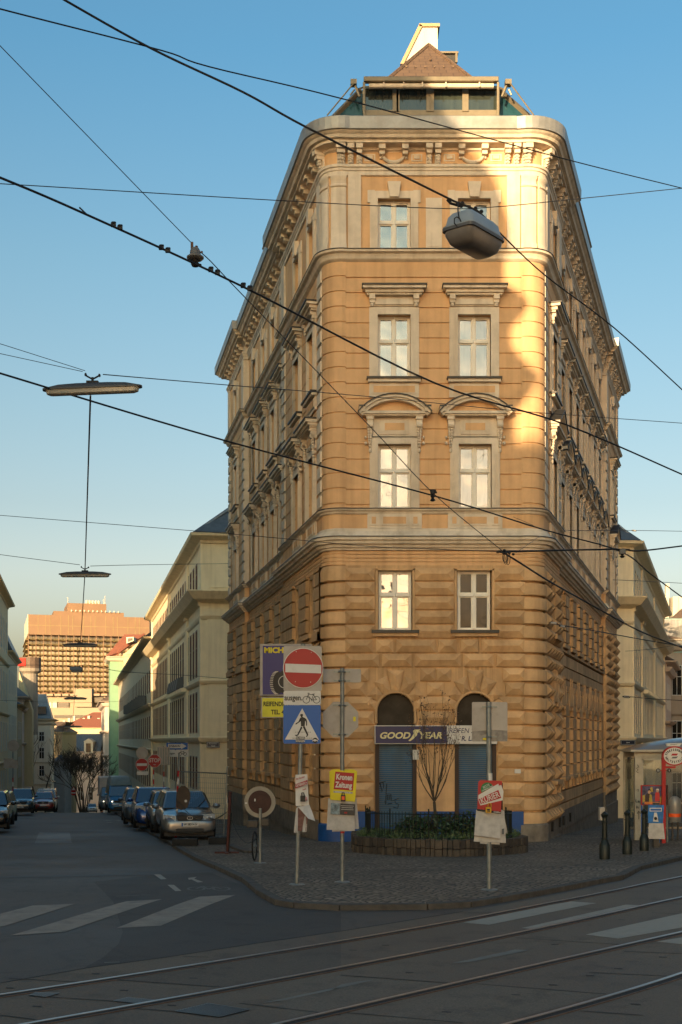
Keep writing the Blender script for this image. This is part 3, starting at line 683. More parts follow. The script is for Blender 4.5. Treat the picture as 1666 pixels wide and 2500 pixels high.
# diamond rustication of the lower storeys
dm = MB()
rows = [ZR-ROW*i for i in range(19)]
XL, XM0, XM1, XR = fx(797), fx(949), fx(1049), fx(1203)
def blk(x0, x1, z1, fr=FF, z0=None, d=.17): fr.hip(dm, x0+.012, x1-.012, (z1-ROW if z0 is None else z0)+.05, z1-.0, 0, d, 0, .07)
for i in range(5):
    z = rows[i]; blk(XL-.06, fx(862), z); blk(fx(953), fx(1044), z); blk(fx(1135), XR+.06, z)
z = rows[5]
for x0, x1 in ((XL-.06, fx(858)), (fx(863), fx(905)), (fx(910), fx(1002)), (fx(1007), fx(1050)), (fx(1058), fx(1100)), (fx(1106), XR+.06)): blk(x0, x1, z)
z = rows[6]
for x0, x1 in ((XL-.06, fx(872)), (fx(877), fx(947)), (fx(953), fx(1060)), (fx(1065), fx(1135)), (fx(1140), XR+.06)): blk(x0, x1, z)
for i in (7, 8, 9):
    z = rows[i]; e = (.0, .25, .05)[i-7]
    if i > 7: blk(XL-.06, fx(862)-(.0, .28, .06)[i-7], z); blk(fx(1140)+(.0, .28, .06)[i-7], XR+.06, z); blk(fx(962)+e, fx(1040)-e, z)
    else: blk(XL-.06, fx(848), z); blk(fx(1155), XR+.06, z); blk(fx(965), fx(1002), z); blk(fx(1003), fx(1038), z)
for i in range(10, 17):
    z = rows[i]; blk(XL-.06, fx(860), z); blk(fx(1143), XR+.06, z)
    if i == 10: blk(fx(962), fx(1041), z)
for c, r in arches:       # voussoirs round the arches
    FFp = lambda t, rr, d: FF.p(c+rr*math.cos(t), 3.41+rr*math.sin(t), d)
    for k in range(7):
        t0, t1 = R(4+172*k/7+1.2), R(4+172*(k+1)/7-1.2); ro = (1.02, .98, 1.12, 1.28, 1.12, .98, 1.02)[k]; ri = .63
        tm = (t0+t1)/2; V = [FFp(t0, ri, 0), FFp(t1, ri, 0), FFp(t1, ro, 0), FFp(t0, ro, 0)]
        V2 = [FFp(t0, ri, .07), FFp(t1, ri, .07), FFp(t1, ro, .07), FFp(t0, ro, .07), FFp(tm, ri+.17, .16), FFp(tm, ro-.22, .16)]
        dm.add(V+V2, [(0, 1, 5, 4), (1, 2, 6, 5), (2, 3, 7, 6), (3, 0, 4, 7), (4, 5, 8), (5, 6, 9, 8), (6, 7, 9), (7, 4, 8, 9)])
    pts = [FF.p(c+.6*math.cos(R(a)), 3.41+.6*math.sin(R(a)), .03) for a in range(0, 181, 12)]
    dm.tube([FF.p(c+.6, 2.4+.65, .03)]+pts+[FF.p(c-.6, 2.4+.65, .03)], .05, 6)
# right facade: diamond blocks on the end bays, flat blocks between
for (e0, e1, b) in ((.05, R1, 0), (R2, RE, 0)):
    cc = [c for c in cr if e0 < c < e1][0]
    for i in range(18):
        z = rows[i]; zc = z-ROW/2
        win = (5.9 < zc < 7.8 or 1.2 < zc < 4.1)
        if win:
            for x0, x1 in ((e0, cc-WW/2-.06), (cc+WW/2+.06, e1)):
                n = max(1, round((x1-x0)/.55)); [FRt.hip(dm, x0+(x1-x0)*k/n+.01, x0+(x1-x0)*(k+1)/n-.01, z-ROW+.03, z, b, b+.2) for k in range(n)]
        else:
            n = round((e1-e0)/.62); o = .0 if i % 2 else .3
            for k in range(n): FRt.hip(dm, e0+(e1-e0)*k/n+.01, e0+(e1-e0)*(k+1)/n-.01, z-ROW+.03, z, b, b+.2)
dm.build('diamond_blocks', M_ru, CB)
# pointed keystones over the side street ground windows, sills with brackets
for fr, cols, E1, E2 in ((FL, cl, L1, L2), (FRt, cr, R1, R2)):
    for c in cols:
        b = REC if E1 < c < E2 else 0; ks = MB(); sl = MB(); sm = MB()
        for dx, w, h in ((-.55, .34, .62), (-.19, .36, .95), (.19, .36, .95), (.55, .34, .62)):
            ks.add([fr.p(c+dx-w/2, 3.85-abs(dx)*.4, b), fr.p(c+dx+w/2, 3.85-abs(dx)*.4, b), fr.p(c+dx*1.4, 3.85+h, b), fr.p(c+dx-w/2, 3.85-abs(dx)*.4, b+.13), fr.p(c+dx+w/2, 3.85-abs(dx)*.4, b+.13), fr.p(c+dx*1.4, 3.85+h, b+.13)],
                   [(3, 4, 5), (0, 1, 4, 3), (1, 2, 5, 4), (2, 0, 3, 5)])
        fr.box(sl, c-.75, c+.75, 1.12, 1.24, b, b+.26); fr.box(sl, c-.62, c-.42, .82, 1.12, b, b+.2); fr.box(sl, c+.42, c+.62, .82, 1.12, b, b+.2)
        fr.box(sm, c-.7, c+.7, 5.76, 5.9, b, b+.24)
        if fr is FL: fr.box(sm, c-.55, c-.38, 5.5, 5.76, b, b+.16); fr.box(sm, c+.38, c+.55, 5.5, 5.76, b, b+.16)
        ks.build('keystone_arch', M_ru, CB, fix=False); sl.build('window_sill', M_ru, CB); sm.build('window_sill', M_ru, CB)
# plinth slits
for a in (1.5, 3.4, 4.4, 6.4): sp = MB(); FRt.box(sp, a, a+.09, T(39)+.3, T(39)+.62, .0, .07); sp.build('vent_slit', M_joint, CB)

# ---------------------------------------------------------------- windows of the corner building
def frame_box(mb, w, h, t, y0, y1, mi=0, z0=0):
    mb.box(-w/2, -w/2+t, y0, y1, z0, z0+h, mi); mb.box(w/2-t, w/2, y0, y1, z0, z0+h, mi); mb.box(-w/2+t, w/2-t, y0, y1, z0, z0+t, mi); mb.box(-w/2+t, w/2-t, y0, y1, z0+h-t, z0+h, mi)
def sash(w, h, tr=.6):
    mb = MB(); frame_box(mb, w, h, .055, .16, .30)
    zt = h*tr
    mb.box(-w/2+.05, w/2-.05, .14, .29, zt-.045, zt+.045); mb.box(-.045, .045, .15, .28, .05, zt-.04); mb.box(-.04, .04, .15, .28, zt+.04, h-.05)
    for x0, x1, z0, z1 in ((-w/2+.055, -.045, .055, zt-.045), (.045, w/2-.055, .055, zt-.045), (-w/2+.055, -.04, zt+.045, h-.055), (.04, w/2-.055, zt+.045, h-.055)):
        t = .035
        mb.box(x0, x0+t, .19, .27, z0, z1); mb.box(x1-t, x1, .19, .27, z0, z1); mb.box(x0+t, x1-t, .19, .27, z0, z0+t); mb.box(x0+t, x1-t, .19, .27, z1-t, z1)
    for z in (zt*.03+.03, zt-.02, zt+.02, h-.03): mb.ball((0, .145, z), .03, .03, .04, 5)
    return mb
def panes(w, h): mb = MB(); mb.box(-w/2+.04, w/2-.04, .23, .245, .04, h-.04); return mb
def surround(kind, w, h):
    s = MB(); cap = MB()
    if kind == 'attic':
        for t, d in ((.24, .04), (.2, .06), (.1, .08)):
            s.box(-w/2-t, -w/2, -d, 0, -.02, h+t); s.box(w/2, w/2+t, -d, 0, -.02, h+t); s.box(-w/2, w/2, -d, 0, h, h+t)
        for sx in (-1, 1): s.box(sx*(w/2+.2)-.11, sx*(w/2+.2)+.11, -.05, 0, h-.12, h+.26)
        s.prism([(-.14, h+.02), (.14, h+.02), (.2, h+.48), (-.2, h+.48)], -.16, 0)
    else:
        for t, d in ((.26, .05), (.2, .07), (.1, .09)):
            s.box(-w/2-t, -w/2, -d, 0, 0 if t < .25 else -.02, h+t*.9); s.box(w/2, w/2+t, -d, 0, 0 if t < .25 else -.02, h+t*.9); s.box(-w/2, w/2, -d, 0, h, h+t*.9)
    if kind == 'third':
        s.box(-w/2-.24, w/2+.24, -.05, 0, h+.26, h+.56); s.prism([(-w/2-.1, h+.3), (w/2+.1, h+.3), (w/2-.05, h+.46), (-w/2+.05, h+.46)], -.1, 0)
        for sx in (-1, 1):
            x = sx*(w/2+.17); s.box(x-.09, x+.09, -.2, 0, h+.44, h+.56); s.box(x-.08, x+.08, -.15, 0, h+.34, h+.44); s.ball((x, -.1, h+.29), .07, .06, .07, 6)
        for z0, z1, e, d in ((.56, .62, .34, .2), (.62, .72, .38, .26), (.72, .80, .46, .36)): s.box(-w/2-e, w/2+e, -d, 0, h+z0, h+z1)
        cap.box(-w/2-.49, w/2+.49, -.4, 0, h+.8, h+.845)
    if kind in ('second', 'triangle', 'straight'):
        s.box(-w/2-.26, w/2+.26, -.05, 0, h+.2, h+.82)
        s.box(-.45, .45, -.085, 0, h+.3, h+.74); s.box(-.36, .36, -.1, 0, h+.36, h+.68); s.box(-.3, .3, -.05-.06, 0, h+.41, h+.63, 1)
        for sx in (-1, 1):
            x = sx*(w/2+.25)
            s.box(x-.11, x+.11, -.24, 0, h+.72, h+.82); s.box(x-.09, x+.09, -.2, 0, h+.5, h+.72); s.tube([(x-.09, -.16, h+.55), (x+.09, -.16, h+.55)], .08, 8)
            for k in range(7):
                q = 1-.09*k
                for dx in (-.045, .045): s.ball((x+dx*q, -.1*q-.03, h+.44-.085*k), .055*q, .05, .05, 5)
            s.ball((x, -.08, h-.2), .05, .05, .08, 5); s.ball((x+sx*.13, -.07, h+.02), .055, .06, .055, 6); s.ball((x+sx*.13, -.07, h+.2), .04, .05, .05, 6)
            for t in (.05, .12, .2): s.box(sx*(w/2+t)-.012, sx*(w/2+t)+.012, -.11, -.05, 0, h-.3)
        for z0, z1, e, d in ((.82, .87, .42, .26), (.87, .95, .46, .32)): s.box(-w/2-e, w/2+e, -d, 0, h+z0, h+z1)
        W = w/2+.5; zb = h+.95
        if kind == 'second':
            ri = W*1.28; zc = zb+.36-ri; n = 14
            out = []; a0 = math.asin(min(1, W/ri))
            for k in range(n+1):
                a = -a0+2*a0*k/n; out.append((math.sin(a), math.cos(a)))
            for (e0, e1, d, mm) in ((-.03, .06, .3, 0), (.06, .13, .36, 0), (.13, .165, .4, 2)):
                o = [(x*(ri+e1), zc+c*(ri+e1)) for x, c in out]; i_ = [(x*(ri+e0), zc+c*(ri+e0)) for x, c in out]
                for k in range(n):
                    (cap if mm == 2 else s).prism([i_[k], i_[k+1], o[k+1], o[k]], -d, 0)
            s.prism([(x*(ri-.03), max(zb-.01, zc+c*(ri-.03))) for x, c in out], -.09, 0, 1)
            for sx in (-1, 1): s.box(sx*W-.09, sx*W+.09, -.36, 0, zb-.02, zb+.12); cap.box(sx*W-.1, sx*W+.1, -.4, 0, zb+.12, zb+.16)
        elif kind == 'triangle':
            for e0, e1, d, c_ in ((0, .09, .36, s), (.09, .13, .4, cap)):
                for sx in (-1, 1):
                    c_.prism([(sx*W, zb+e0), (0, zb+.55+e0), (0, zb+.55+e1), (sx*(W+.02), zb+e1)][::sx], -d, 0)
            s.prism([(-W, zb), (W, zb), (0, zb+.52)], -.1, 0, 1)
        else:
            s.box(-W, W, -.4, 0, zb, zb+.1); cap.box(-W-.02, W+.02, -.44, 0, zb+.1, zb+.145)
    if kind in ('third',):
        cap.box(-w/2-.34, w/2+.34, -.22, 0, -.08, -.02); s.box(-w/2-.3, w/2+.3, -.17, 0, -.17, -.08)
        s.box(-w/2-.26, w/2+.26, -.05, 0, -.62, -.17); s.box(-w/2-.17, w/2+.17, -.075, 0, -.52, -.24); s.box(-w/2-.13, w/2+.13, -.085, 0, -.48, -.28, 1)
    if kind in ('second', 'triangle', 'straight'):
        s.box(-w/2-.33, w/2+.33, -.05, 0, -.62, -.15)
        for x0, x1 in ((-w/2-.25, -w/2-.02), (-w/2+.1, w/2-.1), (w/2+.02, w/2+.25)): s.box(x0, x1, -.075, 0, -.53, -.22); s.box(x0+.05, x1-.05, -.085, 0, -.48, -.27, 1)
    return s, cap
def make_window(kind, w, h, dark=False):
    o = sash(w, h, .6).build('window', M_win, CB, world=False)
    panes(w, h).build('pane', M_gld if dark else M_gl, o, world=False)
    if kind:
        s, c = surround(kind, w, h)
        s.build('surround', [M_cr, M_or], o, world=False)
        if c.v: c.build('hood_flashing', M_cap, o, world=False)
    return o
inv = pmat(CB).inverted()
def place(o, fr, a, z, d=0, rz=None):
    p = inv @ Vector(fr.p(a, z, d)); o.location = p; o.rotation_euler = (0, 0, fr.rot() if rz is None else rz); return o
protos = {}
def win(kind, w, h, dark=False):
    k = (kind, round(w, 2), round(h, 2), dark)
    if k not in protos: protos[k] = make_window(kind, w, h, dark); return protos[k]
    return copy_tree(protos[k], CB)
for i, (a0, a1, z0, z1) in enumerate(fops[:8]):
    kd = ('attic', 'attic', 'third', 'third', 'second', 'second', None, None)[i]
    place(win(kd, 1.0, round(z1-z0, 2), i == 7), FF, (a0+a1)/2, z0)
for a0, a1, z0, z1 in fops[6:8]:
    ms = MB(); mc = MB()
    FF.box(ms, a0-.16, a1+.16, z0-.2, z0-.1, 0, .16); FF.box(mc, a0-.2, a1+.2, z0-.1, z0-.01, 0, .22)
    FF.box(ms, a0-.07, a0, z0, z1+.05, 0, .05); FF.box(ms, a1, a1+.07, z0, z1+.05, 0, .05); FF.box(ms, a0-.07, a1+.07, z1, z1+.06, 0, .05)
    o = ms.build('window_sill', M_ru, CB); mc.build('sill_flashing', M_cap, o)
for fr, cols, E1, E2, right in ((FL, cl, L1, L2, 0), (FRt, cr, R1, R2, 1)):
    for i, c in enumerate(cols):
        b = REC if E1 < c < E2 else 0
        for z0, z1, nm in FLOORS:
            kd = {'attic': 'attic', 'third': 'third', 'second': ('straight' if not right else ('triangle' if i in (0, len(cols)-1) else 'second')), 'mezzanine': None, 'ground': None}[nm]
            place(win(kd, WW, round(z1-z0, 2), nm in ('ground', 'mezzanine')), fr, c, z0, b)
# arched shop lights and roller shutters
M_sh = mat('blue_shutter_paint', (.012, .085, .17), .45, var=.25, scale=2.2, streak=.5, dirt=(.02, .045, .08), dscale=1.4, damt=.6, spec=.5)
M_arch = mat('dusty_dark_glass', (.022, .018, .014), .4, var=.6, scale=2.5, spec=.15)
M_br = mat('brown_frame', (.035, .018, .012), .6)
for i, (c, r) in enumerate(arches):
    pts = [(c-r-.02, 2.95)]+[(c+(r+.02)*math.cos(R(180-a)), 3.41+(r+.02)*math.sin(R(180-a))) for a in range(0, 181, 10)]+[(c+r+.02, 2.95)]
    mb = MB(); mb.prism(pts, 37.72, 37.74); o = mb.build('arched_window', M_arch, CB)
    f = MB()
    for k in range(1, len(pts)-2): f.tube([(pts[k][0], 37.7, pts[k][1]), (pts[k+1][0], 37.7, pts[k+1][1])], .03, 5)
    f.build('window_frame', M_br, o)
    x0, x1 = fops[8+i][0]+.1, fops[8+i][1]-.1
    mb = MB(); z = 2.44
    while z > (.42 if i else -.3): mb.prism([(0, 0)]*0 or [(x0, z), (x1, z), (x1, z-.052), (x0, z-.052)], 37.60, 37.66); mb.box(x0, x1, 37.585, 37.60, z-.045, z-.012); z -= .062
    if i: mb.box(x0, x1, 37.57, 37.66, T(38), .42, 1); mb.box(x0, x1, 37.56, 37.57, .05, .3, 1)
    s = mb.build('roller_shutter', [M_sh, M_bl], CB)
    mb = MB()
    mb.box(x0-.12, x0, 37.46, 37.7, T(38), 2.44); mb.box(x1, x1+.12, 37.46, 37.7, T(38), 2.44); mb.build('shutter_rail', M_br, s)
    if i == 0:
        gm = MB()
        X = lambda px: (900+px/3.564-833)/80; Z = lambda py: 2.55+(1806-(1740+py/3.564))/80
        for st in ([(100, 610), (120, 690), (135, 640), (125, 605), (100, 615)], [(160, 620), (150, 800), (142, 770)], [(165, 720), (180, 715), (185, 755), (168, 760), (165, 720)], [(195, 710), (200, 770), (225, 765)], [(265, 750), (230, 760), (235, 790), (265, 800), (255, 835), (215, 825)], [(85, 620), (150, 600)], [(165, 800), (210, 790)]):
            gm.tube([(X(a), 37.58, Z(b)) for a, b in st], .014, 4)
        gm.build('graffiti', M_joint, s)
mb = MB(); pc = FF; x0 = (900+385/3.564-833)/80; mb.box(x0, x0+.19, 37.43, 37.46, 2.55+(1806-1855)/80, 2.55+(1806-1831)/80); mb.build('paper_notice', mat('paper', (.55, .52, .47), .7), CB)
mb = MB(); FF.box(mb, (1255-833)/80, (1270-833)/80, 2.55+(1806-1888)/80, 2.55+(1806-1878)/80, .17, .19); mb.build('house_number_plate', mat('enamel', (.5, .48, .45), .4), CB)

# rooftop storey
M_bronze = mat('bronze_frame', (.20, .16, .105), .45, metal=.3, var=.15)
M_pgl = glass('roof_glass', (.05, .06, .045), .07, .02, bl=.12)
Y0 = 39.6; S = FPX/Y0
px_ = lambda d: (d*1.0625-833)/S; pz_ = lambda d: EYE+(1806-d*1.0625)/S
mb = MB(); xs = [837, 911, 989, 1070, 1145]; gl = MB()
zt, zb = pz_(206), 21.2
mb.box(px_(835), px_(1147), Y0-.05, Y0+.1, zb, pz_(258)); mb.box(px_(835), px_(1147), Y0-.06, Y0+.1, zt, zt+.1)
for d, w in ((837, .05), (909, .09), (915, .05), (984, .06), (993, .06), (1066, .05), (1073, .05), (1145, .05)): mb.box(px_(d)-w, px_(d)+w, Y0-.08, Y0+.1, pz_(258), zt)
mb.box(px_(835), px_(1147), Y0-.03, Y0+.06, pz_(258), pz_(258)+.07)
gl.box(px_(837), px_(1145), Y0, Y0+.02, pz_(258), zt)
o = mb.build('rooftop_glazing', M_bronze, CB); gl.build('pane', M_pgl, o)
M_teal = mat('teal_roof_glass', (.015, .055, .065), .15, var=.4, scale=1.5, spec=.35)
for sx, t, b in ((-1, 828, 772), (1, 1150, 1213)):
    mb = MB(); gl = MB()
    A, B = Vector((px_(t), Y0+.05, zt)), Vector((px_(b), Y0+.05, pz_(262))); C = Vector((px_(837 if sx < 0 else 1145), Y0+.05, zt)); D = Vector((C.x, C.y, B.z))
    low = B+(B-A).normalized()*1.6; 
    gl.poly([A, low, (C.x, C.y, low.z), C]); back = Vector((-TL*8, 8, 0)) if sx < 0 else Vector((TR*8, 8, 0))
    gl.poly([A, low, low+back, A+back])
    mb.tube([A, low], .09, 4); mb.tube([low, low+back], .06, 4); mb.tube([A, A+back], .09, 4)
    for f in (.5,): mb.tube([A.lerp(low, f), Vector((C.x, C.y, A.lerp(low, f).z))], .02, 4)
    o = mb.build('sloping_roof_glazing', M_bronze, CB); gl.build('pane', M_teal, o, fix=False)
# inner walls seen through the glass are dark; awning case in front of the glazing, with its arms
mb = MB(); Ya = 39.2; S2 = FPX/Ya; ax = lambda d: (d*1.0625-833)/S2; az = lambda d: EYE+(1806-d*1.0625)/S2
mb.box(ax(836), ax(1146), Ya-.1, Ya+.1, az(189), az(178)); 
for d in (837, 1145): mb.box(ax(d)-.04, ax(d)+.04, Ya-.06, Ya, az(266)-.3, az(189))
o = mb.build('awning_case', M_bronze, CB, bevel=.02)
mb = MB(); mb.tube([(ax(848), Ya+.05, az(195)), (ax(1135), Ya+.05, az(195))], .075, 8)
for d in (882, 928, 971, 1025, 1102): mb.box(ax(d)-.02, ax(d)+.02, Ya-.07, Ya+.1, az(201), az(190))
mb.build('awning_roll', M_cr, o)
mb = MB()
for p0, p1, p2, kx in ((813, 815, 752, -1), (1168, 1170, 1226, 1)):
    mb.tube([(ax(p0), Ya, az(187)), (ax(p0+kx*-14), Ya, az(222))], .045, 5); mb.tube([(ax(p1), Ya-.1, az(192)), (ax(p2), Ya-.1, az(268))], .024, 5); mb.tube([(ax(p1), Ya, az(205)), (ax(p0+kx*8), Ya, az(218))], .03, 5)
    mb.box(ax(p0)-.1, ax(p0)+.1, Ya-.12, Ya+.12, az(196), az(185)); mb.tube([(ax(p0+kx*-22), Ya, az(200)), (ax(p0+kx*-8), Ya, az(205))], .03, 4)
mb.build('awning_arm', M_bronze, CB)
def tile_mat():
    m, nt, b = nodes('brown_roof_tiles'); L = nt.links.new; geo = N(nt, 'NewGeometry'); mp = N(nt, 'Mapping'); mp.inputs['Scale'].default_value = (1, .5, 1.15); L(geo.outputs['Position'], mp.inputs[0])
    cx = N(nt, 'SeparateXYZ'); L(mp.outputs[0], cx.inputs[0]); cb = N(nt, 'CombineXYZ'); L(cx.outputs[0], cb.inputs[0]); L(cx.outputs[2], cb.inputs[1])
    br = N(nt, 'TexBrick'); br.inputs['Scale'].default_value = 1; br.inputs['Brick Width'].default_value = .42; br.inputs['Row Height'].default_value = .3; br.inputs['Mortar Size'].default_value = .016
    br.inputs['Color1'].default_value = (.14, .085, .05, 1); br.inputs['Color2'].default_value = (.16, .098, .058, 1); br.inputs['Mortar'].default_value = (.095, .058, .036, 1); L(cb.outputs[0], br.inputs['Vector']); L(br.outputs['Color'], b.inputs['Base Color'])
    bp = N(nt, 'Bump'); bp.inputs['Strength'].default_value = .5; bp.inputs['Distance'].default_value = .02; L(br.outputs['Fac'], bp.inputs['Height']); bp.invert = True; L(bp.outputs[0], b.inputs['Normal']); b.inputs['Roughness'].default_value = .7
    return m
M_tile = tile_mat()
zt2 = az(178)+.02; A = Vector((px_(866), 39.9, zt2)); B = Vector((px_(1116), 39.9, zt2)); Yp = 44.5; C = Vector(((985*1.0625-833)/FPX*Yp, Yp, EYE+(1806-103*1.0625)/FPX*Yp))
bk = Vector((.3, 7, 0)); mb = MB()
A2, B2, C2 = A+Vector((-.6, 9, 0)), B+Vector((.8, 9, 0)), C+Vector((.2, 4.5, 0))
mb.poly([A, B, C]); mb.poly([B, B2, C2, C]); mb.poly([A2, A, C, C2]); mb.poly([B2, A2, C2]); mb.poly([A, A2, B2, B])
for p in (A, B): mb.tube([p, C], .075, 5)
for k in range(1, 12):
    for f in (.12, .45):
        a_, b_ = A.lerp(C, f), B.lerp(C, f); q = a_.lerp(b_, k/12)
        if k % 2 == (f > .2): mb.box(q.x-.02, q.x+.02, q.y-.07, q.y-.02, q.z-.02, q.z+.06)
mb.tube([A.lerp(B, .5).lerp(C, .62)+Vector((.02, -.12, -.06)), A.lerp(B, .5).lerp(C, .62)+Vector((.06, -.05, .1))], .03, 5)
mb.build('tiled_roof', M_tile, CB, fix=False)
mb = MB(); mb.box(A.x+.1, B.x-.1, 40.0, 48.5, 21.2, zt2-.02); mb.build('rooftop_wall', mat('dark_render', (.06, .055, .05), .8), CB)
M_chw = mat('white_render', (.62, .57, .48), .85, var=.06, scale=1.5, streak=.3)
Yc = 46.5; S3 = FPX/Yc; qx = lambda d: (d*1.0625-833)/S3; qz = lambda d: EYE+(1806-d*1.0625)/S3
mb = MB(); mb.prism([(qx(925), qz(145)), (qx(969), qz(63)), (qx(1006), qz(63)), (qx(1006), qz(190)), (qx(925), qz(190))], Yc, Yc+.7); o = mb.build('chimney', M_chw, CB)
mb = MB(); mb.prism([(qx(920), qz(148)), (qx(964), qz(56)), (qx(971), qz(60)), (qx(928), qz(148))], Yc-.07, Yc+.77); mb.box(qx(964), qx(1011), Yc-.07, Yc+.77, qz(62), qz(55)); mb.build('chimney_coping', mat('coping', (.45, .32, .18), .8), o)
mb = MB(); mb.box(qx(1016), qx(1050), Yc+.1, Yc+1.4, qz(142), qz(121)); o = mb.build('roof_hatch', M_cap, CB)
mb = MB(); mb.box(qx(1011), qx(1054), Yc, Yc+1.5, qz(121), qz(117)); mb.box(qx(1047), qx(1052), Yc, Yc+.1, qz(142), qz(121)); mb.build('hatch_rim', M_bronze, o)
# ---------------------------------------------------------------- the other buildings
M_ws = mat('window_wood', (.10, .045, .028), .5, var=.2)
M_ws2 = mat('window_white', (.5, .48, .44), .5)
def gen_window(parent, w, h, fm, gm, rec=.04):
    mb = MB(); frame_box(mb, w, h, .08, rec-.06, rec); mb.box(-.03, .03, rec-.06, rec, .08, h-.08); mb.box(-w/2+.08, w/2-.08, rec-.06, rec, h*.62-.035, h*.62+.035)
    o = mb.build('window', fm, parent, world=False)
    mb = MB(); mb.box(-w/2+.02, w/2-.02, rec-.02, rec, .03, h-.03); mb.build('pane', gm, o, world=False)
    return o
def building(name, label, cat, pts, z1, rows, wallm, sides, roofm=None, eave=.5, fm=None, gm=None, roof=2.5, inset=3.0, trim=None, trimm=None, zb=None, ww=1.0, pitch=2.6, group=None, start=1.0, nwin=100, corn=None, frames=True):
    """footprint pts run so that the outside is on the right of the way; sides lists the walls that carry windows"""
    c = sum((Vector(p) for p in pts), Vector((0, 0)))/len(pts)
    zb = T(c.y)-4 if zb is None else zb
    t = thing(name, label, cat, (c.x, c.y, T(c.y)), group=group)
    w = MB(); n = len(pts); cnt = 0; pr = {}; M_ = pmat(t).inverted()
    for i in range(n):
        a, b = Vector(pts[i]), Vector(pts[(i+1) % n]); L_ = (b-a).length; u = (b-a)/L_; nn = Vector((u.y, -u.x)); fr = Fr(a, u, nn)
        if i in sides:
            k = max(1, int((L_-2*start+.01)/pitch)); off = (L_-k*pitch)/2; cols = [off+pitch*(q+.5) for q in range(k)]
            ops = [(q-ww/2, q+ww/2, r0, r1) for q in cols for r0, r1 in rows]
            us = [0, L_]; zs = [zb, z1]
            for o in ops: us += [o[0], o[1]]; zs += [o[2], o[3]]
            grid(w, fr, us, zs, lambda a_, z_: ('h', -.05) if inside(ops, a_, z_) else 0.0, None)
            for o in ops:
                key = (round(o[1]-o[0], 2), round(o[3]-o[2], 2)); cnt += 1
                if cnt > nwin: continue
                if key not in pr: ob = pr[key] = gen_window(t, key[0], key[1], fm or M_ws2, gm or M_gld)
                else: ob = copy_tree(pr[key], t)
                ob.location = M_ @ Vector(fr.p((o[0]+o[1])/2, o[2])); ob.rotation_euler = (0, 0, fr.rot())
        else: w.poly([fr.p(0, zb), fr.p(L_, zb), fr.p(L_, z1), fr.p(0, z1)])
    w.build('wall', wallm, t, fix=False)
    P2 = [Vector(p) for p in pts]
    tr = MB(); cp = [(0.02, z1-.55), (.1, z1-.5), (.12, z1-.35), (eave*.6, z1-.22), (eave*.9, z1-.16), (eave, z1), (-.3, z1+.08)]
    sweep(tr, P2, cp, closed=True)
    for zt, d, h in (trim or []): sweep(tr, P2, [(0, zt-h), (d*.6, zt-h*.7), (d, zt-.06), (d, zt), (0, zt+.03)], closed=True)
    tr.build('cornice', trimm or wallm, t, fix=False)
    if roofm:
        r = MB()
        def off(k, d):
            a, b, c2 = P2[k-1], P2[k], P2[(k+1) % n]; e, f = (b-a).normalized(), (c2-b).normalized(); m = Vector((e.y, -e.x))+Vector((f.y, -f.x)); m.normalize(); return b+m*d/max(.5, m.dot(Vector((e.y, -e.x))))
        o = [off(k, eave*.8) for k in range(n)]; q = [off(k, -inset) for k in range(n)]
        for k in range(n): r.poly([(o[k].x, o[k].y, z1+.05), (o[(k+1) % n].x, o[(k+1) % n].y, z1+.05), (q[(k+1) % n].x, q[(k+1) % n].y, z1+roof), (q[k].x, q[k].y, z1+roof)])
        r.poly([(p.x, p.y, z1+roof) for p in q]); r.build('roof', roofm, t, fix=False)
    return t
M_school = mat('pale_yellow_render', (.80, .66, .44), .85, var=.07, scale=1.2, streak=.35, bump=.1)
M_slate = mat('slate_roof', (.08, .09, .10), .5, var=.25, scale=3)
M_grn = mat('celadon_render', (.20, .33, .21), .85, var=.06, scale=1, streak=.2)
M_pink = mat('pale_pink_render', (.58, .46, .38), .85, var=.06, scale=1, streak=.3)
M_olive = mat('grey_yellow_render', (.72, .54, .31), .85, var=.08, scale=1, streak=.4)
M_grey = mat('grey_render', (.32, .26, .205), .85, var=.08, scale=1, streak=.3)
M_white = mat('off_white_render', (.55, .50, .40), .85, var=.06, scale=1, streak=.3)
M_orr = mat('red_roof_tiles', (.24, .085, .05), .7, var=.25, scale=4)
M_brr = mat('brown_roof', (.13, .085, .06), .7, var=.25, scale=4)
M_yel = mat('warm_yellow_render', (.58, .45, .26), .85, var=.06, scale=1, streak=.25)

sch_rows = [(11.75, 13.45), (6.4, 9.35), (2.95, 5.5), (-.6, 1.5)]
pA, pB = (-8.25, 73), (18.0, 76)
SL, SR = (-8.25-TL*50, 123), (18.0+TR*43, 119)
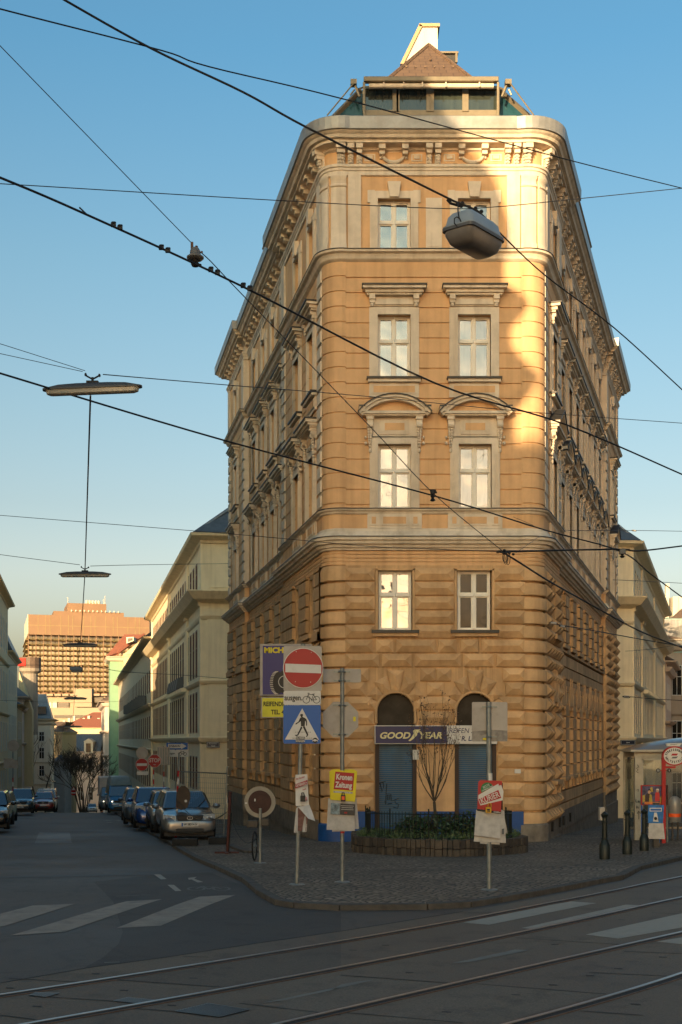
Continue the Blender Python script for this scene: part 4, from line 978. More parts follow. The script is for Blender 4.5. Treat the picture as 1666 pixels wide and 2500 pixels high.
# outside on the right of the way: left back corner -> left front corner -> right front -> right back
sch = building('school_building', 'long pale yellow block with rows of dark wooden windows behind the corner house', 'building', [SL, pA, pB, SR], 14.75, sch_rows, M_school, (0, 1, 2), M_slate, .75, fm=M_ws, gm=M_gld, roof=3.4, inset=3.5,
               trim=[(11.35, .95, .7), (9.95, .16, .3), (6.1, .22, .3), (2.7, .3, .4)], ww=1.05, pitch=2.0, start=2.2, nwin=100)
mb = MB()
for (o_, u_, n_, L_) in ((Vector(pA), (Vector(SL)-Vector(pA)).normalized(), None, (Vector(SL)-Vector(pA)).length), (Vector(pB), (Vector(SR)-Vector(pB)).normalized(), None, (Vector(SR)-Vector(pB)).length)):
    n_ = Vector((-u_.y, u_.x)) if u_.x < 0 else Vector((u_.y, -u_.x)); fr = Fr(o_, u_, n_)
    for a in (.05, 9.2, 9.9, 26.0, 26.7, L_-1.2):
        if a+.5 < L_: mb = MB(); fr.box(mb, a, a+.55, -2, 11, 0, .14); fr.box(mb, a-.05, a+.6, 10.5, 10.9, 0, .24); fr.box(mb, a, a+.5, 11.5, 14.3, 0, .1); mb.build('pilaster', M_school, sch)
    for a in (10.4, 11.3): mb = MB(); fr.box(mb, a, a+.4, 2.9, 9.4, 0, .1); mb.build('pilaster', M_school, sch)
    k = 0; a = 9.5; mb = MB()
    while a < 24: fr.box(mb, a, a+.28, 5.75, 6.0, 0, .5); a += .8
    mb.build('cornice_dentils', M_school, sch)

mb = MB(); frp = Fr(pA, (Vector(pB)-Vector(pA)).normalized(), (Vector(pB)-Vector(pA)).normalized().yx*Vector((1, -1)))
frp.box(mb, .5, 3.0, 11.6, 14.0, 0, .06); frp.box(mb, .0, 3.2, 9.9, 10.3, 0, .2); frp.box(mb, .3, 2.9, -2, 9.8, 0, .06)
for z in (1.9, 1.1, .3, -.5): frp.box(mb, 0, 3.3, z, z+.04, 0, .012)
mb.build('end_wall_panels', M_school, sch)
M_box = mat('blinds_grey', (.08, .085, .09), .6)
frs = Fr(pA, (Vector(SL)-Vector(pA)).normalized(), (-math.cos(aL), -math.sin(aL)))
for k in range(5): a = 13.2+k*2.0; mb = MB(); mb.add([frs.p(a, 7.0-.95, 0), frs.p(a+1.3, 7.0-.95, 0), frs.p(a+1.3, 6.05, .55), frs.p(a, 6.05, .55), frs.p(a, 7.0, 0), frs.p(a+1.3, 7.0, 0), frs.p(a+1.3, 6.85, .4), frs.p(a, 6.85, .4)], [(0, 1, 2, 3), (4, 5, 6, 7), (0, 1, 5, 4), (1, 2, 6, 5), (2, 3, 7, 6), (3, 0, 4, 7)]); mb.build('window_hood', M_box, sch)
mb = MB()   # roof rails and skylight edge on the slate roof
for k in range(9): mb.tube([(-7.6+k*.5, 73.3+k*.55, 15.1+k*.42), (-7.6+k*.5+2, 73.3+k*.55, 15.1+k*.42)], .04, 4)
mb.tube([(-8.2, 73, 15.2), (-5.2, 76.2, 18.0)], .07, 4); mb.tube([(17.9, 76, 15.2), (15.6, 78, 17.9)], .07, 4); mb.build('roof_rails', M_zinc, sch)
# street name plates on it
M_np = mat('name_plate_blue', (.008, .014, .035), .35); M_wh = mat('white_enamel', (.62, .60, .56), .4, var=.04)
def plate(loc_px, Y, w, h, s, label, rz=0, lines=None):
    p = P(loc_px[0], loc_px[1], Y); t = thing('street_name_plate', label, 'street sign', p, rz)
    mb = MB(); mb.box(-w/2, w/2, -.02, .01, -h/2, h/2); mb.build('board', M_np, t, world=False)
    mb = MB(); frame_box(mb, w-.06, h-.06, .02, -.024, -.02, z0=-h/2+.03); mb.build('border', M_wh, t, world=False)
    for k, l in enumerate(lines): text(l, h*.36, M_wh, t, Matrix.Translation((0, -.024, h*.2-k*h*.4 if len(lines) > 1 else 0)) @ RX90, world=False, bold=.02, sx=.95)
    return t
plate((520.5, 1818.5), 72.9, .78, .34, '', 'small dark street name plate on the pale yellow wall left of the corner house', R(6), ['8.Laudon-', 'gasse'])
plate((1534, 1813), 75.6, .95, .32, '', 'small dark street name plate right of the corner house, above the shelter', R(6), ['gasse'])

# left street, right-hand side
def lat(l, Y): return (-TL*Y+l, Y)     # position by distance from the line of sight down the street
M_low = mat('beige_render', (.62, .52, .37), .85, var=.07, scale=1, streak=.35)
lw = building('eaves_building', 'lower beige house with a heavy dark overhanging eave beyond the pale yellow block', 'building', [lat(7.5, 228), lat(7.5, 124), lat(20, 124), lat(20, 228)], 12.9, [(7.5, 9.8), (2.6, 5.0), (-2.6, .2)], M_low, (0,), M_roof, 1.0, fm=M_ws, pitch=4.2, ww=1.5, trim=[(6.2, .5, .5), (1.6, .4, .4)], nwin=99, zb=-16, roof=3)
for k in range(9):
    mb = MB(); p = lat(6.9, 135+k*5.2); mb.box(p[0]-.4, p[0]+.5, p[1], p[1]+3, 6.2, 7.4); mb.build('window_hood', M_box, lw)
mb = MB(); mb.box(*[lat(7.6, 131)[0], lat(7.6, 131)[0]+2], 131, 134, 12.9, 15.2); mb.build('dormer', M_grey, lw)
gb = building('green_building', 'mint green house end wall with white framed windows under a red roof', 'building', [lat(6.8, 273), lat(6.8, 262), lat(16, 264), lat(16, 275)], 20.3, [(14.5, 18.2), (7.6, 11), (1, 4.5), (-5, -1.8)], M_grn, (1,), None, .9, fm=M_ws2, pitch=8, ww=1.7, start=1.6, zb=-20, trim=[(20.0, 1.0, .8)], trimm=M_white)
mb = MB(); q4 = [P(256, 1605, 261), P(288, 1594, 262), P(352, 1549, 268), P(304, 1549, 268)]; mb.poly(q4); mb.poly([q4[0], q4[3], q4[3]+Vector((-1, 9, 0)), q4[0]+Vector((-2, 9, 0))]); mb.poly([p-Vector((0, 0, .4)) for p in q4]); mb.tube([q4[1], q4[2]], .35, 5); mb.build('roof', M_orr, gb, fix=False)
p = P(319, 1564, 263.5); mb = MB(); mb.prism([(p.x-.8, p.z-.7), (p.x+.75, p.z-.1), (p.x+.75, p.z+.75), (p.x-.8, p.z+.7)], 263, 268); o = mb.build('dormer', M_white, gb); mb = MB(); mb.prism([(p.x-.5, p.z-.35), (p.x+.5, p.z+.05), (p.x+.5, p.z+.5), (p.x-.5, p.z+.45)], 262.9, 263); mb.build('window', M_gld, o)
gbl = building('gable_building', 'tall cream house with a plain gable wall below the red roof', 'building', [lat(9.6, 264), lat(9.6, 260), lat(22, 262), lat(22, 266)], 20.6, [], M_yel, (), None, .1, zb=-16)
mb = MB(); a = lat(9.6, 259.9); b = lat(18, 261); mb.prism([(a[0], 20.6), (b[0], 20.6), (b[0], 26.4), (a[0]+5.6, 25.2)], 259.9, 262); mb.build('gable_wall', M_yel, gbl)
building('ornate_building', 'pale house with projecting cornices beyond the mint green wall', 'building', [lat(6.2, 330), lat(6.2, 285), lat(25, 285), lat(25, 330)], 11.5, [(6, 9), (0, 3.5), (-6, -3)], M_pink, (0, 1), M_brr, 1.4, pitch=3.4, ww=1.3, trim=[(4.6, .7, .6), (-1, .6, .6), (11, .9, .9)], zb=-25)

# left street, left-hand side (walls face the street)
def leftb(name, label, Y0, Y1, z1, m, rows, roofm=M_slate, l=-8.7, deep=14, **k):
    return building(name, label, 'building', [lat(l-deep, Y0), lat(l, Y0), lat(l, Y1), lat(l-deep, Y1)], z1, rows, m, (1,), roofm, k.pop('eave', .85), zb=T(Y1)-3, **k)
leftb('eaves_house', 'grey yellow house with a curved eave at the left edge of the picture', 96, 152, 19.2, M_olive, [(13, 16.8), (7, 10.6), (1.2, 4.6), (-4, -1)], pitch=3.4, ww=1.3, trim=[(11.7, .3, .3), (5.6, .3, .3), (0, .3, .3)], roof=3.2)
leftb('parapet_house', 'grey green house with a metal clad roof edge next to the curved eave', 152.2, 175, 13.6, mat('grey_green_render', (.70, .56, .36), .85, var=.08, scale=1, streak=.3), [(8.3, 11.4), (2.6, 5.8), (-3, -.2)], pitch=3.2, ww=1.2, roof=4.6, inset=1.6, eave=.7)
leftb('narrow_brown_house', 'narrow brownish house between the grey green and the pink one', 175.2, 190, 7.6, mat('tan_render', (.38, .28, .16), .85, var=.1, scale=1), [(2.6, 5.2), (-3, 0)], pitch=3.4, ww=1.3, roof=2.4, inset=4)
pk = leftb('pink_house', 'pale pink house with a roof terrace and a red awning on a round turret', 190.2, 232, 9.2, M_pink, [(3.6, 6.6), (-1.6, 1.6), (-7, -4)], pitch=3.6, ww=1.3, trim=[(7.6, .7, .7), (2, .4, .4)], roof=6, inset=6, eave=1.2)
q = P(74, 1660, 205); mb = MB(); mb.lathe([(1.25, -8), (1.25, 2.2), (1.75, 2.6), (1.85, 3.1)], (q.x, q.y, q.z-1.2), 14); o = mb.build('turret', M_grey, pk)
mb = MB(); mb.lathe([(1.8, 3.1), (1.8, 4.9)], (q.x, q.y, q.z-1.2), 14, caps=False); mb.build('turret_railing', M_brr, o)
mb = MB(); mb.box(q.x-1.6, q.x-.3, q.y-1.9, q.y-.9, q.z+2.2, q.z+3.5); mb.build('red_awning', mat('red_cloth', (.55, .03, .02), .8), o)
mb = MB(); a = P(54, 1640, 200); b = P(86, 1735, 200); mb.add([(a.x, 198, a.z), (b.x, 198, b.z), (b.x, 198, -5), (a.x, 198, -5), (a.x, 199, a.z), (b.x, 199, b.z), (b.x, 199, -5), (a.x, 199, -5)], [(0, 1, 2, 3), (4, 5, 6, 7), (0, 1, 5, 4), (1, 2, 6, 5), (2, 3, 7, 6), (3, 0, 4, 7)]); mb.build('fire_wall', M_yel, pk)
# white house facing us with a blue grey mansard
wA, wB = P(80, 1900, 240), P(123.5, 1900, 240)
wh = building('mansard_house', 'narrow off white house with a bluish mansard roof facing down the street', 'building', [(wA.x, wA.y), (wB.x, wB.y), (wB.x-3, wB.y+16), (wA.x-3, wA.y+16)], 6.6, [(2.2, 4.1), (-1.2, 1), (-4.6, -2.5), (-9.2, -7)], M_white, (0,), None, .9, pitch=2.2, ww=1.05, start=.35, trim=[(5.9, .5, .5), (-1.8, .25, .25), (-6, .3, .4)], zb=-20)
mb = MB(); x0, x1 = wA.x-.3, wB.x+.4
mb.add([(x0, 239.4, 6.7), (x1, 239.4, 6.7), (x1-3, 254, 6.7), (x0-3, 254, 6.7), (x0, 241.5, 11.5), (x1-1.8, 241.5, 11.5), (x1-4, 252, 11.5), (x0-2, 252, 11.5)], [(0, 1, 5, 4), (1, 2, 6, 5), (2, 3, 7, 6), (3, 0, 4, 7), (4, 5, 6, 7)]); o = mb.build('mansard_roof', mat('blue_slate', (.10, .13, .17), .45, var=.2, scale=2), wh)
mb = MB(); mb.box(x0+.7, x1-1.1, 239.3, 239.7, 7.6, 9.0); mb.build('roof_window', M_gl, wh)
building('plain_gable_house', 'beige house with a stepped gable between the white house and the blue grey roof', 'building', [tuple(P(120, 1900, 262).xy), tuple(P(152, 1900, 262).xy), (P(152, 1900, 262).x, 276), (P(120, 1900, 262).x, 276)], 4.2, [], mat('sand_render', (.42, .33, .20), .85, var=.08, scale=1), (), M_brr, .3, zb=-20, roof=2.2, inset=3)
building('grey_side_wall', 'low grey rendered house end wall left of the bare tree', 'building', [tuple(P(121, 1900, 255).xy), tuple(P(158, 1900, 255).xy), (P(158, 1900, 255).x, 261.5), (P(121, 1900, 255).x, 261.5)], -1.9, [], mat('cool_grey_render', (.22, .22, .225), .85, var=.1, scale=1), (), M_slate, .2, zb=-22, roof=1.2, inset=2)
# closing the street: blue grey standing seam roof with dormers
eA, eB = P(148, 1900, 305), P(245, 1900, 305)
en = building('street_end_house', 'pinkish house with a blue grey seamed roof closing the far end of the street', 'building', [(eA.x, 305), (eB.x, 305), (eB.x, 325), (eA.x, 325)], -.4, [(-5.5, -2.6), (-12.5, -9.2)], M_pink, (0,), None, .5, pitch=2.6, ww=1.1, start=.4, zb=-22, trim=[(-7, .3, .4)])
mb = MB(); mb.add([(eA.x, 304.6, -.3), (eB.x, 304.6, -.3), (eB.x, 311, 4.0), (eA.x, 311, 4.0), (eA.x, 325, -.3), (eB.x, 325, -.3)], [(0, 1, 2, 3), (3, 2, 5, 4), (0, 3, 4), (1, 5, 2)])
for k in range(14): x = eA.x+.4+k*.7; mb.tube([(x, 304.5, -.25), (x, 310.9, 4.05)], .05, 4)
mb.build('roof', mat('blue_grey_metal', (.11, .135, .16), .45, metal=.2, var=.15), en, fix=False)
for px in (153, 216):
    p = P(px, 1822, 304.4); mb = MB(); mb.box(p.x-1.1, p.x+1.1, 304.3, 308, p.z-1.9, p.z+1.1); mb.prism([(p.x-1.3, p.z+1.1), (p.x+1.3, p.z+1.1), (p.x, p.z+1.9)], 304.2, 308.5); o = mb.build('dormer', M_white, en)
    mb = MB(); mb.box(p.x-.6, p.x+.6, 304.2, 304.3, p.z-1.5, p.z+.7); mb.build('window', M_gld, o)
rr_ = building('red_roof_house', 'house with a broad reddish brown roof and small chimneys below the tower', 'building', [tuple(P(150, 1800, 420).xy), tuple(P(300, 1800, 420).xy), (P(300, 1800, 420).x, 450), (P(150, 1800, 420).x, 450)], 6.6, [(1, 4)], M_yel, (0,), M_orr, .5, zb=-30, roof=5.5, inset=9, pitch=3, ww=1.2)
for k in range(9):
    p = P(158+k*12, 1790, 426); mb = MB(); mb.box(p.x-.4, p.x+.4, 425, 426, 6.8, 9.2+.8*(k % 3)); mb.build('chimney', M_white, rr_)
# far hospital-like tower block
tA = P(69, 1500, 690); ru = Vector((math.cos(R(16)), math.sin(R(16)))); rn = Vector((ru.y, -ru.x))
FT = Fr(tA.xy, ru, rn); tl = 71.0; K = 690/FPX; Zt = lambda y: EYE+(1806-y)*K
M_tor = mat('orange_panels', (.22, .13, .075), .7, var=.08, scale=.15); M_tfl = mat('balcony_olive', (.32, .24, .11), .7, var=.2, scale=.3); M_tgl = glass('tower_glass', (.46, .38, .26), .12, .02)
M_tlt = mat('pale_concrete', (.31, .24, .165), .8, var=.06, scale=.05)
tw = thing('tower_block', 'huge orange tower block with stacked balcony floors rising beyond the street', 'tower', (tA.x+33, tA.y+9, T(690)))
def tb(mb, a0, a1, y1, y0, d0=-70, d1=0, mi=0): FT.box(mb, a0, a1, Zt(y0), Zt(y1), d0, d1, mi)
mb = MB(); tb(mb, 0, tl, 1500, 1549); tb(mb, 14, 53.5, 1488.5, 1500, -60, -3); tb(mb, 22, 44, 1465.5, 1488.5, -40, -8); tb(mb, .8, tl-.8, 1549, 1700, -69, -4)
mb.build('wall', M_tor, tw)
mb = MB(); FT.box(mb, -.3, 0, Zt(1549), Zt(1500), -70, -.2); mb.build('side_wall', M_white, tw)
mb = MB()
for k in range(1, 17): a = tl*k/17+(1.2 if k % 3 else -.6); FT.box(mb, a-.09, a+.09, Zt(1549), Zt(1500), 0, .12)
FT.box(mb, 0, tl, Zt(1526)-.1, Zt(1526)+.1, 0, .12); mb.build('panel_joints', M_tfl, tw)
for k in range(11):
    y = 1550+k*12.55
    mb = MB(); FT.box(mb, .3, tl-.3, Zt(y+8.2), Zt(y+1.5), -3.9, -3.4)
    o = mb.build('window_band', M_tgl, tw)
    mb = MB()
    for q in range(35): FT.box(mb, .3+q*2.06, .55+q*2.06, Zt(y+9), Zt(y+.5), -3.4, -3.2)
    mb.build('mullions', M_tor, o)
    mb = MB(); FT.box(mb, -1.2, tl+1.2, Zt(y+9.8), Zt(y+9.2), -70, .2); FT.box(mb, -1.2, tl+1.2, Zt(y+9.2)+.5, Zt(y+9.2)+.62, .1, .25); FT.box(mb, -1.2, tl+1.2, Zt(y+11.6), Zt(y+9.8), -3.4, -1.2)
    FT.box(mb, -1.35, -1.2, Zt(y+9.6), Zt(y+8), -70, .2)
    mb.build('balcony', M_tfl, tw)
mb = MB()
for q in range(18): FT.box(mb, q*tl/17-.22, q*tl/17+.22, Zt(1690), Zt(1547), -.5, .35)
mb.build('fins', M_tor, tw)
mb = MB()
for a, z0, z1 in ((22.4, 1465.5, 1450), (43.4, 1465.5, 1444), (42.6, 1465.5, 1452)): p = FT.p(a, Zt(z0), -10); mb.tube([p, (p[0], p[1], Zt(z1))], .18, 4)
for k in range(12): mb.ball(FT.p(24+k*2.4, Zt(1487), -2), .5, .5, .6, 5)
for k in range(5): mb.ball(FT.p(33+k*1.7, Zt(1462), -9), 1, 1, 1.4, 6)
mb.build('antennas', M_white, tw)
pd = thing('podium_block', 'wide pale yellow concrete base building in front of the tower block', 'building', (tA.x+33, tA.y-18, T(660)))
mb = MB()
def pb(x0, x1, y0, y1, Y, dd=14, mi=0):
    a, b = P(x0, y1, Y), P(x1, y0, Y); mb.box(a.x, b.x, Y, Y+dd, a.z, b.z, mi)
pb(84, 262, 1698, 1762, 640); pb(80, 270, 1728, 1860, 632, 8); pb(180, 224, 1682, 1726, 634, 6)
for k in range(9): pb(95+k*19, 110+k*19, 1694, 1699, 636, 3)
mb.build('wall', M_tlt, pd)
mb = MB(); pb(132, 250, 1746, 1753, 631.5, .6); pb(142, 168, 1716, 1728, 639, 1.2); pb(224, 252, 1703, 1716, 637, 2); mb.build('window_band', M_gld, pd)
mb = MB(); pb(100, 111, 1714, 1728, 639, 1.5); pb(113, 126, 1714, 1728, 639, 1.5); pb(128, 139, 1714, 1728, 639, 1.5); mb.build('roof_plant', M_white, pd)

# right street
building('rose_house', 'narrow rose coloured house with ornate hoods beyond the pale yellow block at right', 'building', [(SR[0]-8, 119.4), (SR[0]+.3, 119.4), (SR[0]+.3+TR*13, 132.4), (SR[0]-4, 134)], 10.2, [(5.5, 8.2), (1, 3.8), (-3, -.4)], M_pink, (1,), M_brr, 1.0, pitch=2.6, ww=1.1, trim=[(9.6, .6, .6), (4.4, .5, .4), (-.1, .4, .4)], zb=-9)
gA = P(1640, 1700, 132); gB = (gA.x+22, 137)
gr = building('grey_house', 'grey house with white framed windows and a brown roof at the right edge', 'building', [(gA.x-2, 132), gB, (gB[0]+3, 150), (gA.x, 147)], 13.4, [(7.3, 10.6), (1.0, 4.6), (-3.9, -1)], M_grey, (0,), M_brr, .5, pitch=2.7, ww=1.2, start=.7, trim=[(5.4, .25, .3), (12.6, .5, .6)], zb=-9, roof=5.2, inset=5.5)
mb = MB()
for k in range(4): x = gA.x+1.4+k*2.7; mb.box(x-.95, x+.95, 131.9+k*.55, 132.3+k*.55, 7.0, 11.0)
mb = MB(); p = P(1655, 1545, 133); mb.box(p.x-2.6, p.x+3, 132.5, 138, p.z-2.2, p.z+1.5); mb.build('dormer', mat('patina', (.2, .3, .27), .5), gr)
mb = MB(); p = P(1655, 1540, 132.4); mb.box(p.x-2.2, p.x+1.0, 132.3, 132.5, p.z-1.6, p.z+1.2); mb.build('roof_window', M_gl, gr)
mb = MB()
for px in (1622, 1645, 1660): p = P(px, 1468, 141); mb.box(p.x-.33, p.x+.33, 140, 142, p.z-2, p.z+.4)
p = P(1628, 1452, 141); mb.box(p.x-.2, p.x+.2, 140.5, 141, p.z-1, p.z+1.2); mb.build('chimney', M_white, gr)

# ---- unseen houses behind and beside the viewer, sized for their shade: they close the square and cast the long evening shadows
zoc = math.tan(R(SUN_EL))
ca = thing('shadow_outline_house', 'tall house with a steep mansard roof across the junction, behind the viewer', 'building', (-22, -18, 0))
def ray(X, z, Y):     # where the light that falls on the front wall at X, z passes depth Y
    t = (37.5-Y)/math.cos(R(SUN_B)); return Vector((X-math.sin(R(SUN_B))*t, Y, z+t*zoc))
SHX, SHS = 5.08, 2.35
pr = []
for X, z in [(SHX, -30), (SHX, 12.6), (SHX+.5, 13.2), (SHX+.78, 13.75), (SHX+.42, 14.1), (SHX-.1, 14.7), (SHX-.12, 15.2), (SHX+.35, 15.7), (SHX+.5, 16.0), (SHX+.2, 16.3), (SHX-.3, 16.6), (SHX-.28, 17.3), (SHX-.02, 17.5), (4.95, 18.5), (4.5, 19.8), (3.9, 20.5), (3.2, 21.3), (2.2, 23.5), (1.4, 25), (-8, 26), (-14, 27)]: q = ray(X, z, -12); pr.append((q.x, max(q.z, -.5)))
mb = MB(); L_ = pr[-1][0]-1
sec = pr+[(L_, pr[-1][1]), (L_, -.5)]
mb.prism(sec, -12, -12.6); sd = Vector((-math.sin(R(SUN_B)), -math.cos(R(SUN_B))))/math.cos(R(SUN_B))
o = mb.build('gable_wall', M_ru, ca)  # added slab, outlined so its shadow edge lands on the front wall
mb = MB(); mb.prism([(L_, -.5), (pr[0][0]-7, -.5), (pr[0][0]-7, 22), (pr[0][0]-11, 29), (L_, 31)], -12.6, -24); mb.build('wall', M_or, ca)
def backb(name, label, pts, z1, m=M_low, sides=(0,), **k):
    return building(name, label, 'building', pts, z1, k.pop('rows', [(z, z+2) for z in (1.2, 5, 9, 13) if z+3 < z1]), m, sides, M_brr, .6, pitch=3.4, ww=1.2, roof=3, zb=k.pop('zb', -5), **k)
zB = ray(6, 12.2, -62).z-3; xB = ray(6, 12, -62).x  # roof height and place of an added house that shades the lower front
backb('facade_shade_house', 'long beige house across the square behind the viewer', [(xB+15, -62), (xB-9, -62), (xB-9, -74), (xB+15, -74)], zB, M_low, (0,))
backb('street_end_shade_house', 'house behind the left terrace of the side street, outside the view', [(-118, 232), (-79, 232), (-79, 252), (-118, 252)], 17, M_low, (0,), zb=-26)  # added out of view only to shade the street end house
backb('left_terrace', 'tall house on the near left corner of the side street, outside the view', [(-25, 23), (-13.9, 23), (-17.3, 38), (-28, 38)], 26.5, M_olive, (0, 1))  # unseen; height chosen so the left facade stays in shade
backb('left_terrace', 'lower house behind the tall one on the near left corner, outside the view', [(-27, 38.3), (-17.4, 38.3), (-23.2, 64), (-32, 64)], 18.0, M_olive, (1,))  # unseen; height chosen to shade the near end of the yellow block
backb('left_low_house', 'house in the left terrace before the curved eave', [(-32.6, 64.3), (-23.3, 64.3), (-25.6, 75), (-33, 75)], 15, M_low, (1,))
backb('left_gap_house', 'low house in a gap of the left terrace', [(-44, 75.3), (-25.7, 75.3), (-29.3, 95.7), (-40, 95.7)], 10, M_pink, (1,))  # unseen; low height lets evening sun reach the far yellow block
backb('right_terrace', 'row of houses on the right hand side of the tram street, outside the view', [(58, 140), (20.5, 24), (48, 18), (86, 140)], 15, M_grey, (0,))
backb('near_right_house', 'house beside the viewer on the right, outside the view', [(30, 12), (26, -40), (45, -44), (50, 8)], 11, M_low, (0,))
# ---------------------------------------------------------------- street furniture
M_gal = mat('galvanised_steel', (.20, .215, .21), .45, metal=.6, var=.2, scale=8)
M_alu = mat('sign_back_aluminium', (.33, .30, .27), .55, metal=.25, var=.12, scale=2.5, dirt=(.2, .17, .14), dscale=3, damt=.5)
M_red = mat('sign_red', (.33, .004, .006), .45, var=.06)
M_wht = mat('sign_white', (.56, .53, .49), .5, var=.05, dirt=(.4, .36, .3), dscale=5, damt=.4)
M_blu = mat('sign_blue', (.004, .085, .33), .45, var=.05)
M_navy = mat('sign_navy', (.003, .006, .07), .4, var=.05)
M_ylw = mat('sign_yellow', (.62, .50, .006), .5, var=.05)
M_blk = mat('black_paint', (.008, .008, .009), .5, var=.1)
M_gre = mat('sign_green', (.004, .14, .035), .5)
M_crm = mat('cream_lettering', (.62, .55, .30), .5, var=.03)
M_pap = mat('newsprint', (.42, .39, .36), .75, var=.18, scale=9)
M_dred = mat('dark_red_paint', (.045, .007, .005), .6, var=.3, scale=5)
M_org = mat('orange_band', (.75, .09, .012), .45)
M_rub = mat('rubber', (.010, .010, .010), .8, var=.2)
M_cpr = mat('plastic_pouch', (.45, .42, .39), .35, var=.2, scale=6)
M_iron = mat('black_iron', (.012, .016, .013), .45, metal=.2, var=.2)
M_bark = mat('bark', (.055, .042, .03), .9, var=.3, scale=9, bump=.5)

def disc(mb, c, r, y0, y1, n=32, mi=0, sx=1.0): mb.prism([(c[0]+r*sx*math.cos(2*math.pi*k/n), c[1]+r*math.sin(2*math.pi*k/n)) for k in range(n)], y0, y1, mi)
def rrect(x0, x1, z0, z1, r=.04, n=4):
    out = []
    for cx, cz, a in ((x1-r, z0+r, -90), (x1-r, z1-r, 0), (x0+r, z1-r, 90), (x0+r, z0+r, 180)):
        for k in range(n+1): t = R(a+90*k/n); out.append((cx+r*math.cos(t), cz+r*math.sin(t)))
    return out
def ring(mb, c, r, w, y, n=24, M=None):
    for k in range(n):
        a, b = 2*math.pi*k/n, 2*math.pi*(k+1)/n
        mb.add([(c[0]+q*math.cos(t), y, c[1]+q*math.sin(t)) for q, t in ((r, a), (r, b), (r-w, b), (r-w, a))], [(0, 1, 2, 3)], 0, M)
def seg(mb, a, b, w, y):
    d = Vector((b[0]-a[0], b[1]-a[1])); d.normalize(); n = Vector((-d.y, d.x))*w/2
    mb.poly([(a[0]-n.x, y, a[1]-n.y), (b[0]-n.x, y, b[1]-n.y), (b[0]+n.x, y, b[1]+n.y), (a[0]+n.x, y, a[1]+n.y)])
def bicycle_mark(mb, cx, cz, s, y, w=.09):   # drawn bicycle, s = wheel distance
    r = s*.36; A, B = (cx-s/2, cz), (cx+s/2, cz)
    ring(mb, A, r, s*w, y); ring(mb, B, r, s*w, y); w_ = s*.06
    H = (cx-s*.3, cz+s*.52); S = (cx+s*.2, cz+s*.5); K = (cx+s*.02, cz-s*.02)
    for a, b in ((A, H), (H, S), (S, K), (K, (cx-s*.32, cz+s*.42)), (K, B), (S, B), ((cx+s*.1, cz+s*.56), (cx+s*.34, cz+s*.56)), (H, (cx-s*.33, cz+s*.64)), ((cx-s*.36, cz+s*.66), (cx-s*.16, cz+s*.62)), (K, (cx+s*.06, cz-s*.16))): seg(mb, a, b, w_, y)
def flat(name, mb, m_, t): return mb.build(name, m_, t, world=False, fix=False)
class SignPole:
    def __init__(s, label, base, top_px, lab_group='sign poles on the corner pavement', r=.036, bend=0, name='sign_pole', n=10, scale=None):
        g = G(base[0], base[1], WALK); s.g = g; s.Y = g.y; s.k = g.y/FPX
        s.t = thing(name, label, 'sign pole', g, group=lab_group)
        mb = MB(); top = s.l(*top_px); mb.tube([(0, 0, 0), (top[0]*.5, 0, top[1]*.5), (top[0], 0, top[1])], r, n); mb.lathe([(.14, 0), (.13, .012), (r, .02)], n=14)
        mb.build('pole', M_gal, s.t, world=False, smooth=True)
    def l(s, px, py):  # local x, z of a picture point at the pole's distance
        p = P(px, py, s.Y); return (p.x-s.g.x, p.z-s.g.z)
    def at(s, px, py, dy=0): p = P(px, py, s.Y); return Vector((p.x, s.Y+dy, p.z))
    def clamp(s, mb, px, py, w, y0=-.06, y1=.045):
        x, z = s.l(px, py); mb.box(x-w, x+w, y0, y0+.02, z-.02, z+.02); mb.tube([(x-.06, -.0, z), (x-.03, y0-.005, z), (x+.03, y0-.005, z), (x+.06, 0, z)], .014, 4)
# --- pole 1: no entry, "ausgen." plate, pedestrian crossing
A = SignPole('galvanised pole with a no entry sign, a bicycle plate and a pedestrian crossing sign', (725, 2160), (741, 1572))
def sign(name, label, sp, px, py, cat='traffic sign', dy=-.06, rz=0, group=None):
    return thing(name, label, cat, sp.at(px, py, dy), rz, group)
k = A.k
s1 = sign('no_entry_sign', 'large round red no entry sign with a white bar on a grey square backing plate', A, 741, 1634)
W = 46*k; mb = MB(); mb.prism(rrect(-48*k, 45*k, -54*k, 56*k, .03), -.004, .01); mb.build('backing_plate', M_alu, s1, world=False)
mb = MB(); disc(mb, (0, 2*k), 49*k, -.02, -.004, 48); mb.build('white_edge', M_wht, s1, world=False)
mb = MB(); disc(mb, (0, 2*k), 47.3*k, -.024, -.02, 48); mb.build('disc', M_red, s1, world=False)
mb = MB(); mb.add([(-43.5*k, -.028, 13*k), (-43.5*k, -.028, -8*k), (44*k, -.028, -11*k), (44*k, -.028, 9.5*k)], [(0, 1, 2, 3)]); mb.build('bar', M_wht, s1, world=False, fix=False)
mb = MB()
for x, z in ((-17, 42), (20, 40), (-19, -31), (18, -32)): mb.ball((x*k, -.026, z*k), .008, .004, .008, 6)
mb.build('bolts', M_wht, s1, world=False)
s2 = sign('bicycle_plate', 'white plate reading ausgen. with a black bicycle under the no entry disc', A, 739, 1704.5)
mb = MB(); mb.prism(rrect(-46*k, 45*k, -17*k, 17*k, .03), -.006, .01); mb.build('board', M_wht, s2, world=False)
text('ausgen.', 19*k, M_blk, s2, Matrix.Translation((-22*k, -.008, 0)) @ RX90, world=False, bold=.022, sx=.78)
mb = MB(); bicycle_mark(mb, 22*k, -4.5*k, 25*k, -.0085, .06); flat('bicycle_symbol', mb, M_blk, s2)
s3 = sign('pedestrian_crossing_sign', 'blue square sign with a black walking man in a white triangle', A, 738.5, 1769)
mb = MB(); mb.prism(rrect(-46*k, 45*k, -47*k, 47*k, .03), -.006, .01); mb.build('board', M_blu, s3, world=False)
